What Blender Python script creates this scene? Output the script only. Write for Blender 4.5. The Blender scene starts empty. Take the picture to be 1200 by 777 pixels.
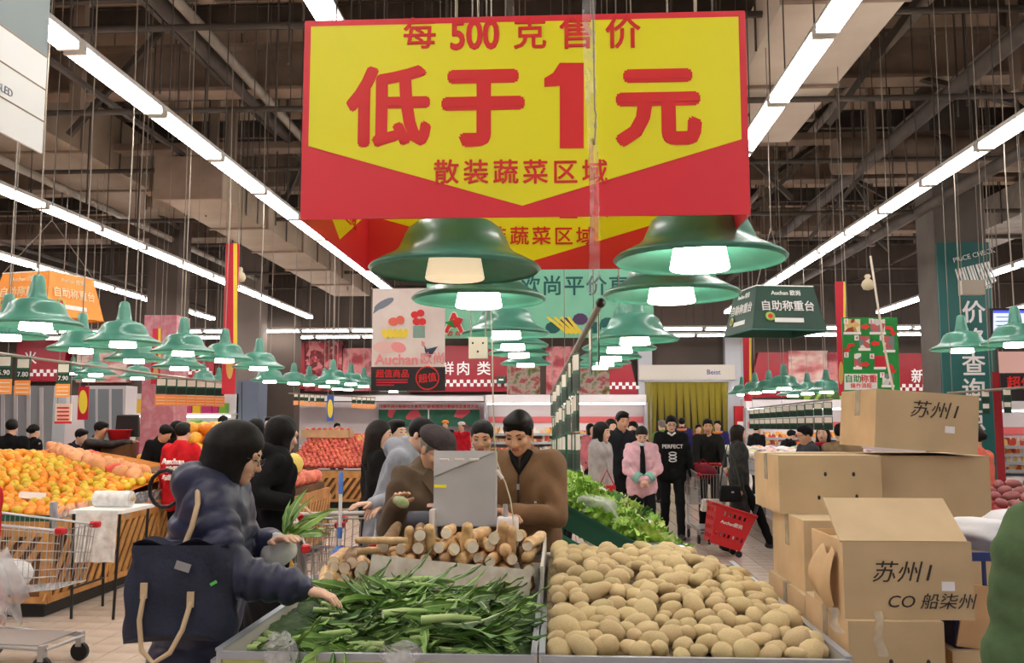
import bpy, bmesh, math, random
import numpy as np
from mathutils import Vector, Matrix, Euler
random.seed(7)
RNG = np.random.default_rng(5)
SC = bpy.context.scene
COL = SC.collection
PI = math.pi

# ------------------------------------------------------------------ camera
F = 1050.0                      # focal length in pixels of the 1200 x 777 frame
VPX, VPY, CAMH = 655.0, 493.0, 1.65
PIT = math.atan((VPY - 388.5) / F)
YAW = math.atan((VPX - 600) / F * math.cos(PIT))
cam_d = bpy.data.cameras.new('camera')
cam = bpy.data.objects.new('camera', cam_d)
COL.objects.link(cam)
cam.location = (0, 0, CAMH)
cam.rotation_euler = (PI / 2 + PIT, 0, YAW)
cam_d.sensor_width = 36
cam_d.lens = 36 * F / 1200
cam_d.clip_end = 200
SC.camera = cam
# ------------------------------------------------------------------ world and exposure
world = bpy.data.worlds.new('world')
SC.world = world
world.use_nodes = True
bg = world.node_tree.nodes['Background']
bg.inputs[0].default_value = (0.95, 0.97, 1.0, 1)
bg.inputs[1].default_value = 0.22
SC.view_settings.view_transform = 'Standard'
SC.view_settings.look = 'None'
SC.view_settings.gamma = 1
SC.view_settings.use_curve_mapping = False
SC.view_settings.exposure = 0.0
TUBE_STRENGTH = 24.0
BULB_STRENGTH = 16.0

_r = Vector((math.cos(YAW), math.sin(YAW), 0))
_f = Vector((-math.sin(YAW) * math.cos(PIT), math.cos(YAW) * math.cos(PIT), math.sin(PIT)))
_u = _r.cross(_f)


def ray(px, py):
    return _f + _r * ((px - 600) / F) + _u * ((388.5 - py) / F)


def W(px, py, Y):
    """point seen at a pixel, standing Y metres down the hall"""
    d = ray(px, py)
    return Vector((0, 0, CAMH)) + d * (Y / d.y)


def G(px, py, z=0.0):
    """point seen at a pixel lying at height z"""
    d = ray(px, py)
    return Vector((0, 0, CAMH)) + d * ((z - CAMH) / d.z)


# ------------------------------------------------------------------ materials
def lin(c):
    o = []
    for v in c[:3]:
        v = v / 255.0
        o.append(v / 12.92 if v <= 0.04045 else ((v + 0.055) / 1.055) ** 2.4)
    return (o[0], o[1], o[2], 1.0)


MATS = {}


def M(name, col=(200, 200, 200), rough=0.6, metal=0.0, col2=None, vs=6.0, bump=0.0, bs=60.0, emit=0.0,
      trans=0.0, alpha=1.0, coat=0.0, rnd=0.0, sss=0.0, detail=4.0, ramp=(0.35, 0.65), spec=None, sheen=0.0):
    if name in MATS:
        return MATS[name]
    m = bpy.data.materials.new(name)
    MATS[name] = m
    m.use_nodes = True
    nt = m.node_tree
    b = nt.nodes['Principled BSDF']
    b.inputs['Base Color'].default_value = lin(col)
    b.inputs['Roughness'].default_value = rough
    b.inputs['Metallic'].default_value = metal
    b.inputs['Transmission Weight'].default_value = trans
    b.inputs['Alpha'].default_value = alpha
    b.inputs['Coat Weight'].default_value = coat
    if spec is not None:
        b.inputs['Specular IOR Level'].default_value = spec
    if sheen:
        b.inputs['Sheen Weight'].default_value = sheen
    if sss:
        b.inputs['Subsurface Weight'].default_value = sss
        b.inputs['Subsurface Radius'].default_value = (0.01, 0.004, 0.002)
    if emit:
        b.inputs['Emission Color'].default_value = lin(col)
        b.inputs['Emission Strength'].default_value = emit
    tc = None
    if col2 is not None or bump:
        tc = nt.nodes.new('ShaderNodeTexCoord')
    last = None
    if col2 is not None:
        n = nt.nodes.new('ShaderNodeTexNoise')
        n.inputs['Scale'].default_value = vs
        n.inputs['Detail'].default_value = detail
        nt.links.new(tc.outputs['Object'], n.inputs['Vector'])
        r = nt.nodes.new('ShaderNodeValToRGB')
        r.color_ramp.elements[0].position = ramp[0]
        r.color_ramp.elements[1].position = ramp[1]
        r.color_ramp.elements[0].color = lin(col)
        r.color_ramp.elements[1].color = lin(col2)
        nt.links.new(n.outputs['Fac'], r.inputs['Fac'])
        last = r.outputs['Color']
    if rnd:
        oi = nt.nodes.new('ShaderNodeObjectInfo')
        h = nt.nodes.new('ShaderNodeHueSaturation')
        mr = nt.nodes.new('ShaderNodeMapRange')
        mr.inputs['To Min'].default_value = 1 - rnd
        mr.inputs['To Max'].default_value = 1 + rnd
        nt.links.new(oi.outputs['Random'], mr.inputs['Value'])
        nt.links.new(mr.outputs['Result'], h.inputs['Value'])
        mh = nt.nodes.new('ShaderNodeMapRange')
        mh.inputs['To Min'].default_value = 0.5 - rnd * 0.07
        mh.inputs['To Max'].default_value = 0.5 + rnd * 0.07
        mu = nt.nodes.new('ShaderNodeMath')
        mu.operation = 'MULTIPLY'
        mu.inputs[1].default_value = 7.31
        fr = nt.nodes.new('ShaderNodeMath')
        fr.operation = 'FRACT'
        nt.links.new(oi.outputs['Random'], mu.inputs[0])
        nt.links.new(mu.outputs[0], fr.inputs[0])
        nt.links.new(fr.outputs[0], mh.inputs['Value'])
        nt.links.new(mh.outputs['Result'], h.inputs['Hue'])
        if last is not None:
            nt.links.new(last, h.inputs['Color'])
        else:
            h.inputs['Color'].default_value = lin(col)
        last = h.outputs['Color']
    if last is not None:
        nt.links.new(last, b.inputs['Base Color'])
    if bump:
        n2 = nt.nodes.new('ShaderNodeTexNoise')
        n2.inputs['Scale'].default_value = bs
        n2.inputs['Detail'].default_value = 3
        nt.links.new(tc.outputs['Object'], n2.inputs['Vector'])
        bp = nt.nodes.new('ShaderNodeBump')
        bp.inputs['Strength'].default_value = bump
        bp.inputs['Distance'].default_value = 0.01
        nt.links.new(n2.outputs['Fac'], bp.inputs['Height'])
        nt.links.new(bp.outputs['Normal'], b.inputs['Normal'])
    return m


def M_multi(name, cols, scale=8.0, rough=0.6, vor=True, stretch=(1, 1, 1), emit=0.0, coat=0.0):
    """cells of several colours (packaging, printed pictures, mixed goods)"""
    if name in MATS:
        return MATS[name]
    m = bpy.data.materials.new(name)
    MATS[name] = m
    m.use_nodes = True
    nt = m.node_tree
    b = nt.nodes['Principled BSDF']
    b.inputs['Roughness'].default_value = rough
    b.inputs['Coat Weight'].default_value = coat
    tc = nt.nodes.new('ShaderNodeTexCoord')
    mp = nt.nodes.new('ShaderNodeMapping')
    mp.inputs['Scale'].default_value = stretch
    nt.links.new(tc.outputs['Object'], mp.inputs['Vector'])
    if vor:
        v = nt.nodes.new('ShaderNodeTexVoronoi')
        v.inputs['Scale'].default_value = scale
        nt.links.new(mp.outputs['Vector'], v.inputs['Vector'])
        sx = nt.nodes.new('ShaderNodeSeparateColor')
        nt.links.new(v.outputs['Color'], sx.inputs[0])
        fac = sx.outputs[0]
    else:
        v = nt.nodes.new('ShaderNodeTexNoise')
        v.inputs['Scale'].default_value = scale
        v.inputs['Detail'].default_value = 5
        nt.links.new(mp.outputs['Vector'], v.inputs['Vector'])
        fac = v.outputs['Fac']
    r = nt.nodes.new('ShaderNodeValToRGB')
    cr = r.color_ramp
    cr.interpolation = 'CONSTANT' if vor else 'LINEAR'
    n = len(cols)
    for i, c in enumerate(cols):
        p = i / n if vor else 0.28 + 0.44 * i / max(1, n - 1)
        e = cr.elements[i] if i < 2 else cr.elements.new(p)
        e.position = p
        e.color = lin(c)
    nt.links.new(fac, r.inputs['Fac'])
    nt.links.new(r.outputs['Color'], b.inputs['Base Color'])
    if emit:
        nt.links.new(r.outputs['Color'], b.inputs['Emission Color'])
        b.inputs['Emission Strength'].default_value = emit
    return m


def M_film(name, col=(244, 244, 246), vis=0.35, rough=0.4, var=0.6):
    """thin clear plastic film: part see-through, part white sheen"""
    if name in MATS:
        return MATS[name]
    m = bpy.data.materials.new(name)
    MATS[name] = m
    m.use_nodes = True
    nt = m.node_tree
    b = nt.nodes['Principled BSDF']
    b.inputs['Base Color'].default_value = lin(col)
    b.inputs['Roughness'].default_value = rough
    tr = nt.nodes.new('ShaderNodeBsdfTransparent')
    mx = nt.nodes.new('ShaderNodeMixShader')
    n = nt.nodes.new('ShaderNodeTexNoise')
    n.inputs['Scale'].default_value = 14
    tc = nt.nodes.new('ShaderNodeTexCoord')
    nt.links.new(tc.outputs['Object'], n.inputs['Vector'])
    mr = nt.nodes.new('ShaderNodeMapRange')
    mr.inputs['From Min'].default_value = 0.3
    mr.inputs['From Max'].default_value = 0.7
    mr.inputs['To Min'].default_value = max(0, vis - 0.25 * var)
    mr.inputs['To Max'].default_value = min(1, vis + 0.3 * var)
    nt.links.new(n.outputs['Fac'], mr.inputs['Value'])
    nt.links.new(mr.outputs['Result'], mx.inputs['Fac'])
    nt.links.new(tr.outputs[0], mx.inputs[1])
    nt.links.new(b.outputs[0], mx.inputs[2])
    nt.links.new(mx.outputs[0], nt.nodes['Material Output'].inputs['Surface'])
    return m


# ------------------------------------------------------------------ object helpers
def tag(o, label=None, cat=None, group=None, kind=None):
    if label:
        o['label'] = label
    if cat:
        o['category'] = cat
    if group:
        o['group'] = group
    if kind:
        o['kind'] = kind
    return o


def thing(name, label, cat, loc=(0, 0, 0), rz=0.0, group=None):
    o = bpy.data.objects.new(name, None)
    COL.objects.link(o)
    o.location = loc
    o.rotation_euler = (0, 0, rz)
    o.empty_display_size = 0.1
    return tag(o, label, cat, group)


def inst(name, mesh, parent=None, loc=(0, 0, 0), rot=(0, 0, 0), scale=(1, 1, 1)):
    o = bpy.data.objects.new(name, mesh)
    COL.objects.link(o)
    o.location = loc
    o.rotation_euler = rot
    o.scale = scale if not isinstance(scale, (int, float)) else (scale,) * 3
    if parent is not None:
        o.parent = parent
    return o


def copy_tree(o, parent=None, loc=None, rot=None):
    c = o.copy()
    COL.objects.link(c)
    c.parent = parent
    if loc is not None:
        c.location = loc
    if rot is not None:
        c.rotation_euler = rot
    for ch in list(o.children):
        copy_tree(ch, c)
    return c


def obj_mats(me, mats):
    if not isinstance(mats, (list, tuple)):
        mats = [mats]
    for m in mats:
        me.materials.append(m)
    return me


class MB:
    """collects shapes, builds ONE mesh"""

    def __init__(s):
        s.v, s.f, s.m, s.sm = [], [], [], []

    def add(s, vs, fs, m=0, smooth=False):
        o = len(s.v)
        s.v.extend([tuple(v) for v in vs])
        for f in fs:
            s.f.append(tuple(i + o for i in f))
            s.m.append(m)
            s.sm.append(smooth)
        return s

    def box(s, c, d, m=0, rot=None, taper=None):
        hx, hy, hz = d[0] / 2, d[1] / 2, d[2] / 2
        tx = ty = 1.0
        if taper:
            tx, ty = taper
        vs = [Vector((-hx, -hy, -hz)), Vector((hx, -hy, -hz)), Vector((hx, hy, -hz)), Vector((-hx, hy, -hz)),
              Vector((-hx * tx, -hy * ty, hz)), Vector((hx * tx, -hy * ty, hz)), Vector((hx * tx, hy * ty, hz)), Vector((-hx * tx, hy * ty, hz))]
        if rot is not None:
            R = rot if isinstance(rot, Matrix) else Euler(rot).to_matrix()
            vs = [R @ v for v in vs]
        c = Vector(c)
        return s.add([v + c for v in vs], [(0, 3, 2, 1), (4, 5, 6, 7), (0, 1, 5, 4), (1, 2, 6, 5), (2, 3, 7, 6), (3, 0, 4, 7)], m)

    def bb(s, x0, x1, y0, y1, z0, z1, m=0):
        return s.box(((x0 + x1) / 2, (y0 + y1) / 2, (z0 + z1) / 2), (x1 - x0, y1 - y0, z1 - z0), m)

    def tube(s, pts, r, n=8, m=0, cap=True, smooth=True, closed=False):
        pts = [Vector(p) for p in pts]
        k = len(pts)
        rs = r if isinstance(r, (list, tuple)) else [r] * k
        vs, fs = [], []
        ref = None
        for i, p in enumerate(pts):
            if closed:
                t = pts[(i + 1) % k] - pts[i - 1]
            else:
                t = pts[min(i + 1, k - 1)] - pts[max(i - 1, 0)]
            t = t.normalized() if t.length > 1e-9 else Vector((0, 0, 1))
            if ref is None:
                a = Vector((0, 0, 1)) if abs(t.z) < 0.9 else Vector((1, 0, 0))
                ref = t.cross(a).normalized()
            ref = (ref - t * ref.dot(t))
            ref = ref.normalized() if ref.length > 1e-6 else t.orthogonal().normalized()
            b = t.cross(ref)
            for j in range(n):
                an = 2 * PI * j / n
                vs.append(p + (ref * math.cos(an) + b * math.sin(an)) * rs[i])
        rr = k if closed else k - 1
        for i in range(rr):
            i2 = (i + 1) % k
            for j in range(n):
                j2 = (j + 1) % n
                fs.append((i * n + j, i * n + j2, i2 * n + j2, i2 * n + j))
        s.add(vs, fs, m, smooth)
        if cap and not closed:
            s.add(vs[:n], [tuple(range(n))[::-1]], m)
            s.add(vs[-n:], [tuple(range(n))], m)
        return s

    def lathe(s, prof, n=24, m=0, c=(0, 0, 0), smooth=True, sx=1, sy=1):
        vs, fs = [], []
        c = Vector(c)
        k = len(prof)
        for (r, z) in prof:
            for j in range(n):
                a = 2 * PI * j / n
                vs.append(c + Vector((r * math.cos(a) * sx, r * math.sin(a) * sy, z)))
        for i in range(k - 1):
            for j in range(n):
                j2 = (j + 1) % n
                fs.append((i * n + j, i * n + j2, (i + 1) * n + j2, (i + 1) * n + j))
        return s.add(vs, fs, m, smooth)

    def poly(s, pts, m=0):
        return s.add(pts, [tuple(range(len(pts)))], m)

    def prism(s, pts, d, m=0, caps=True):
        """polygon pts (3D) pushed along vector d"""
        n = len(pts)
        d = Vector(d)
        a = [Vector(p) for p in pts]
        vs = a + [p + d for p in a]
        fs = [(i, (i + 1) % n, n + (i + 1) % n, n + i) for i in range(n)]
        if caps:
            fs += [tuple(range(n))[::-1], tuple(range(n, 2 * n))]
        return s.add(vs, fs, m)

    def ball(s, c, r, n=10, m=0, k=7):
        rx, ry, rz = r if isinstance(r, (list, tuple)) else (r, r, r)
        vs, fs = [], []
        c = Vector(c)
        for i in range(k + 1):
            t = PI * i / k
            for j in range(n):
                a = 2 * PI * j / n
                vs.append(c + Vector((rx * math.sin(t) * math.cos(a), ry * math.sin(t) * math.sin(a), rz * math.cos(t))))
        for i in range(k):
            for j in range(n):
                j2 = (j + 1) % n
                fs.append((i * n + j, (i + 1) * n + j, (i + 1) * n + j2, i * n + j2))
        return s.add(vs, fs, m, True)

    def grid(s, fn, nu, nv, m=0, smooth=True):
        vs = [Vector(fn(i / nu, j / nv)) for i in range(nu + 1) for j in range(nv + 1)]
        fs = [(i * (nv + 1) + j, (i + 1) * (nv + 1) + j, (i + 1) * (nv + 1) + j + 1, i * (nv + 1) + j + 1) for i in range(nu) for j in range(nv)]
        return s.add(vs, fs, m, smooth)

    def mesh(s, name, mats):
        me = bpy.data.meshes.new(name)
        me.from_pydata(s.v, [], s.f)
        me.polygons.foreach_set('material_index', s.m)
        me.polygons.foreach_set('use_smooth', s.sm)
        obj_mats(me, mats)
        me.update()
        return me

    def build(s, name, mats, parent=None, loc=(0, 0, 0), rot=(0, 0, 0)):
        return inst(name, s.mesh(name, mats), parent, loc, rot)


def bevelled(mb, name, mats, w=0.01, seg=2):
    me = mb.mesh(name, mats)
    bm = bmesh.new()
    bm.from_mesh(me)
    bmesh.ops.remove_doubles(bm, verts=bm.verts, dist=1e-5)
    bmesh.ops.bevel(bm, geom=list(bm.edges), offset=w, segments=seg, affect='EDGES', profile=0.6)
    bm.to_mesh(me)
    bm.free()
    return me


# ------------------------------------------------------------------ lettering
TEXTS = []


def text(s, size, parent, loc, rot=(PI / 2, 0, 0), mat=None, bold=0.0, align='CENTER', sx=1.0, ext=0.0012, name='lettering', shear=0.0, space=1.0):
    """flat raised lettering; loc is its middle, size the character height"""
    c = bpy.data.curves.new(name, 'FONT')
    c.body = s
    c.size = size
    c.align_x = align
    c.align_y = 'CENTER'
    c.extrude = ext
    c.shear = shear
    c.space_character = space
    c.resolution_u = 3
    o = bpy.data.objects.new(name, c)
    COL.objects.link(o)
    o.parent = parent
    o.location = Vector(loc) - Euler(rot).to_matrix() @ Vector((0, 0.055 * size, 0))
    o.rotation_euler = rot
    o.scale = (sx, 1, 1)
    c.materials.append(mat)
    o['_b'] = bold * size
    TEXTS.append(o)
    return o


def finish_texts():
    dg = bpy.context.evaluated_depsgraph_get()
    dg.update()
    for o in TEXTS:
        me = bpy.data.meshes.new_from_object(o.evaluated_get(dg))
        bd = o['_b']
        if bd > 0:                      # heavier strokes: the same outline laid down with small shifts
            bm = bmesh.new()
            bm.from_mesh(me)
            base = list(bm.verts) + list(bm.edges) + list(bm.faces)
            for k, (dx, dy) in enumerate(((1, 0), (-1, 0), (0, 1), (0, -1), (0.7, 0.7), (-0.7, 0.7), (0.7, -0.7), (-0.7, -0.7))):
                r = bmesh.ops.duplicate(bm, geom=base)
                bmesh.ops.translate(bm, verts=[g for g in r['geom'] if isinstance(g, bmesh.types.BMVert)], vec=(dx * bd, dy * bd, -0.00025 * (k + 1)))
            bm.to_mesh(me)
            bm.free()
        n = bpy.data.objects.new(o.name, me)
        COL.objects.link(n)
        n.parent = o.parent
        n.location, n.rotation_euler, n.scale = o.location, o.rotation_euler, o.scale
        nm = o.name
        cu = o.data
        bpy.data.objects.remove(o)
        bpy.data.curves.remove(cu)
        n.name = nm

# ------------------------------------------------------------------ the hall
BACK = 26.0
TILE = 0.23


def tile_floor_material():
    m = bpy.data.materials.new('floor_tile_far')
    m.use_nodes = True
    nt = m.node_tree
    b = nt.nodes['Principled BSDF']
    tc = nt.nodes.new('ShaderNodeTexCoord')
    br = nt.nodes.new('ShaderNodeTexBrick')
    br.offset = 0.0
    br.squash = 1.0
    br.inputs['Scale'].default_value = 1.0
    br.inputs['Brick Width'].default_value = TILE
    br.inputs['Row Height'].default_value = TILE
    br.inputs['Mortar Size'].default_value = 0.004
    br.inputs['Color1'].default_value = lin((222, 205, 190))
    br.inputs['Color2'].default_value = lin((210, 191, 176))
    br.inputs['Mortar'].default_value = lin((140, 118, 104))
    nt.links.new(tc.outputs['Object'], br.inputs['Vector'])
    nt.links.new(br.outputs['Color'], b.inputs['Base Color'])
    b.inputs['Roughness'].default_value = 0.22
    return m


m_tile = M('floor_tile', (226, 208, 192), 0.22, col2=(208, 188, 172), vs=3, rnd=0.05)
m_grout = tile_floor_material()
mb = MB()
mb.bb(-17, 17, -9, BACK + 1, -0.2, -0.003)
floor = tag(mb.build('floor', m_grout), 'cream ceramic tiled shop floor', None, None, 'structure')
tm = bevelled(MB().box((0, 0, -0.0015), (TILE - 0.005, TILE - 0.005, 0.003)), 'tile', m_tile, 0.001, 1)
nt_ = 0
for (x0, x1, y0, y1) in [(-4.2, -2.55, 5.7, 8.2), (0.95, 2.75, 8.6, 13.4)]:
    i0, i1, j0, j1 = int(x0 // TILE), int(x1 // TILE), int(y0 // TILE), int(y1 // TILE)
    for i in range(i0, i1):
        for j in range(j0, j1):
            if nt_ < 300:
                inst('floor_tile', tm, floor, ((i + 0.5) * TILE, (j + 0.5) * TILE, 0))
                nt_ += 1

m_deck = M('roof_deck', (196, 174, 152), 0.9, col2=(156, 132, 110), vs=0.5)
m_steel = M('dark_steel', (84, 74, 66), 0.7, col2=(58, 50, 44), vs=2)
m_steel2 = M('brown_steel', (150, 128, 110), 0.75, col2=(116, 98, 84), vs=1.5)
m_duct = M('galvanised_duct', (206, 190, 172), 0.55, col2=(176, 158, 140), vs=0.8)
m_duct2 = M('brown_duct', (166, 148, 128), 0.75, col2=(134, 116, 98), vs=0.7)
m_pipe = M('grey_pipe', (150, 140, 128), 0.5, col2=(120, 110, 100), vs=3)
m_black = M('black_paint', (26, 25, 26), 0.5)
ZC = 7.0
mb = MB()
mb.bb(-17, 17, -9, BACK + 1, ZC, ZC + 0.2)
ceiling = tag(mb.build('ceiling', m_deck), 'tall dusty brown roof deck over steel framing', None, None, 'structure')
pur = MB().box((0, 0, 0), (33, 0.09, 0.06)).box((0, 0, 0.14), (33, 0.03, 0.22)).box((0, 0, 0.26), (33, 0.09, 0.02)).mesh('purlin', m_steel)
gir = MB().box((0, 0, 0), (33, 0.34, 0.05)).box((0, 0, 0.3), (33, 0.06, 0.55)).box((0, 0, 0.6), (33, 0.34, 0.05)).mesh('girder', m_steel2)
for i in range(19):
    y = 3.4 + i * 1.25
    inst('purlin', pur, ceiling, (0, y, ZC - 0.3 - (i % 2) * 0.22))
for y in (6.6, 11.5, 16.4, 21.3):
    inst('girder', gir, ceiling, (0, y, ZC - 0.95))
# thin service rails along the hall, pipes across it
rail = MB().box((0, 0, 0), (0.06, 24, 0.05)).mesh('service_rail', m_steel)
for x, z in ((-4.4, 6.1), (-5.3, 5.4), (-2.4, 5.9), (-0.4, 5.2), (3.1, 6.0), (4.6, 5.5), (5.4, 6.2), (6.2, 5.2), (8.4, 5.6), (-9.2, 5.5), (-10.5, 5.0)):
    inst('service_rail', rail, ceiling, (x, 14, z))
crossp = MB().tube([(-16, 0, 0), (16, 0, 0)], 0.035, 8).mesh('sprinkler_pipe', m_steel)
for y, z in ((5.3, 5.75), (8.3, 5.5), (9.8, 5.2), (12.9, 5.4), (14.5, 5.0), (17.6, 5.2), (19.3, 4.9), (22.2, 5.0)):
    inst('sprinkler_pipe', crossp, ceiling, (0, y, z))
tray = MB()
tray.box((0, 0, 0), (32, 0.3, 0.02)).box((0, 0.15, 0.05), (32, 0.02, 0.1)).box((0, -0.15, 0.05), (32, 0.02, 0.1))
tray = tray.mesh('cable_tray', m_steel2)
for y, z in ((7.5, 6.2), (13.6, 5.9), (18.4, 5.5)):
    inst('cable_tray', tray, ceiling, (0, y, z))
pp = MB().tube([(0, -11, 0), (0, 12, 0)], 0.06, 8).mesh('long_pipe', m_pipe)
for x, z in ((-3.9, 5.95), (-7.6, 5.2), (5.0, 5.9), (4.2, 6.4)):
    inst('long_pipe', pp, ceiling, (x, 13.5, z))
pb = MB().tube([(0, -11, 0), (0, 12, 0)], 0.09, 8).mesh('black_pipe', m_steel)
for x, z in ((-4.2, 6.05), (4.45, 5.35), (5.8, 5.0), (7.0, 6.0)):
    inst('black_pipe', pb, ceiling, (x, 13.5, z))
rodm = MB().tube([(0, 0, 0), (0, 0, 1)], 0.012, 5).mesh('hanger_rod', m_steel)
for i in range(210):
    x, y = random.uniform(-13, 13), random.uniform(4.5, 24)
    if random.random() < 0.5:
        x = random.choice((-5.3, -4.4, -2.4, -9.2, 3.1, 4.6, 6.2, 8.4)) + random.choice((-0.03, 0.03))
    zl = random.uniform(4.5, 5.8)
    inst('hanger_rod', rodm, ceiling, (x, y, zl), scale=(1, 1, ZC - zl))
br = MB().box((0, 0, 0), (0.07, 0.07, 1)).mesh('diagonal_brace', m_steel)
for i in range(46):
    x, y = random.uniform(-10, 10), random.uniform(6, 23)
    if i % 2:
        x = random.uniform(3.5, 8.5)
    inst('diagonal_brace', br, ceiling, (x, y, random.uniform(5.5, 6.6)), (random.uniform(-0.9, 0.9), random.choice((-0.85, 0.85, 0.6, -0.6)), 0), (1, 1, random.uniform(1.2, 2.4)))
post = MB().box((0, 0, 0), (0.1, 0.1, 1)).mesh('truss_post', m_steel2)
for i in range(26):
    inst('truss_post', post, ceiling, (random.uniform(2.8, 9) if i % 3 else random.uniform(-9, -3), random.uniform(7, 22), 6.2), scale=(random.uniform(0.8, 1.6), 1, 1.6))


def duct(x0, x1, y0, y1, z0, z1, mat, label):
    d = thing('air_duct', label, 'duct', ((x0 + x1) / 2, y0, z0))
    n = max(1, int((y1 - y0) / 2.0))
    w, L = x1 - x0, (y1 - y0) / n
    b = MB().bb(-w / 2, w / 2, 0.0, L, 0, z1 - z0).mesh('duct_section', mat)
    fl = MB().bb(-w / 2 - 0.03, w / 2 + 0.03, -0.025, 0.025, -0.03, z1 - z0 + 0.03).mesh('flange', m_steel2)
    for i in range(n):
        inst('duct_section', b, d, (0, i * L, 0))
        inst('flange', fl, d, (0, i * L, 0))
    hm = MB().tube([(0, 0, -0.03), (0, 0, ZC - z0)], 0.012, 5).mesh('hanger', m_steel)
    for i in range(n):
        for sx in (-1, 1):
            inst('hanger', hm, d, (sx * (w / 2 + 0.02), (i + 0.5) * L, 0))
    return d


duct(1.95, 3.0, 3.5, 11.5, 5.25, 5.75, m_duct, 'long pale galvanised air duct beside the strip light right of the red sign')
duct(-8.3, -7.0, 8.0, 17.0, 5.6, 6.45, m_duct2, 'brown rectangular air duct high over the orange stand')
duct(-5.6, -4.7, 12.0, 22.0, 4.75, 5.3, m_duct2, 'brown low air duct between the two strip light rows above fruit')
duct(8.2, 9.2, 9.0, 20.0, 5.3, 5.9, m_pipe, 'grey air duct near the price check column')
rd = thing('round_duct', 'dark round ventilation duct crossing the hall below the roof', 'duct', (5.6, 13.2, 5.55))
for i in range(2):
    MB().tube([(i * 1.6 - 1.5, 0, 0), (i * 1.6 - 0.05, 0, 0)], 0.27, 16).build('duct_section', m_steel2, rd)
    MB().tube([(i * 1.6 - 0.05, 0, 0), (i * 1.6 + 0.1, 0, 0)], 0.3, 16).build('flange', m_steel, rd)
MB().tube([(-1.2, 0, 0.25), (-1.2, 0, 1.45)], 0.012, 6).build('hanger', m_steel, rd)
MB().tube([(1.3, 0, 0.25), (1.3, 0, 1.45)], 0.012, 6).build('hanger', m_steel, rd)

m_wallw = M('white_wall', (226, 214, 214), 0.7, col2=(212, 198, 198), vs=0.6)
m_wallg = M('grey_wall', (140, 128, 120), 0.8, col2=(120, 108, 100), vs=0.5)
m_walld = M('dusky_wall', (92, 80, 72), 0.9, col2=(74, 64, 58), vs=0.4)
tag(MB().bb(-17, 17, BACK, BACK + 0.2, 0, 2.4).bb(-17, 17, BACK + 0.001, BACK + 0.2, 2.4, ZC, 1).build('wall_back', [m_wallw, m_walld]), 'far white wall behind the meat counters', None, None, 'structure')
tag(MB().bb(-17.2, -17, -9, BACK + 0.2, 0, ZC).build('wall_left', m_walld), 'dim side wall beyond the fruit stands', None, None, 'structure')
tag(MB().bb(17, 17.2, -9, BACK + 0.2, 0, ZC).build('wall_right', m_walld), 'dim side wall beyond the price check column', None, None, 'structure')

# ------------------------------------------------------------------ strip lights
m_tube = M('tube_glow', (255, 250, 246), emit=TUBE_STRENGTH)
m_house = M('fixture_grey', (150, 142, 136), 0.5)
m_refl = M('fixture_white', (240, 238, 235), 0.35)
FL = 1.26
hs = MB()
prof = [(-0.075, 0.0), (-0.06, 0.05), (0.06, 0.05), (0.075, 0.0)]
hs.prism([(x, -FL / 2, z) for x, z in prof], (0, FL, 0))
hs_m = hs.mesh('housing', m_refl)
wire_m = MB().box((0, 0, -0.02), (0.15, 0.03, 0.07)).mesh('lamp_holder', m_refl)
tub = MB().tube([(0, -FL / 2 + 0.04, 0), (0, FL / 2 - 0.04, 0)], 0.021, 8).mesh('tube', m_tube)
cap_m = MB().tube([(0, 0, 0), (0, 0, 1)], 0.006, 5).mesh('hanger_rod', m_steel)


def strip(x, y, z, along='y', label='', group=''):
    t = thing('strip_light', label, 'strip light', (x, y, z), 0 if along == 'y' else PI / 2, group)
    inst('housing', hs_m, t)
    for e in (-1, 1):
        inst('lamp_holder', wire_m, t, (0, e * (FL / 2 - 0.03), 0))
    inst('tube', tub, t, (-0.055, 0, -0.034))
    inst('tube', tub, t, (0.055, 0, -0.034))
    for e in (-0.4, 0.4):
        inst('hanger_rod', cap_m, t, (0, e, 0.05), scale=(1, 1, ZC - z - 0.05))
    return t


ZL = 4.2
rows = [(-3.3, -2.6, 17.0, 'twin-tube strip light in the row passing just left of the red box sign'),
        (-6.1, 0.5, 21.2, 'twin-tube strip light in the long row above the orange stand'),
        (-8.6, 4.5, 21.2, 'twin-tube strip light in the row beyond the orange lampshade sign'),
        (-1.44, -2.6, 13.0, 'twin-tube strip light in the row over the red box sign'),
        (1.75, -2.6, 10.0, 'twin-tube strip light in the row under the pale galvanised duct'),
        (3.95, 0.0, 21.2, 'twin-tube strip light in the long row above the stacked cartons'),
        (7.5, 4.0, 21.2, 'twin-tube strip light in the row behind the price check column'),
        (10.4, 9.0, 21.2, 'twin-tube strip light in the row furthest toward the side wall past the price check column')]
for x, y0, y1, lab in rows:
    y = y0
    while y < y1:
        strip(x, y, ZL, 'y', lab, lab.replace('twin-tube strip light in', 'strip lights of'))
        y += FL + 0.02
for yy, zz, lab in ((22.6, 3.97, 'twin-tube strip light in the front crosswise row before the meat signs'), (23.9, 3.93, 'twin-tube strip light in the rear crosswise row close to the meat signs')):
    for i in range(23):
        x = -16.2 + i * (FL + 0.02)
        strip(x, yy, zz, 'x', lab, lab.replace('twin-tube strip light in', 'strip lights of'))

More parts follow.
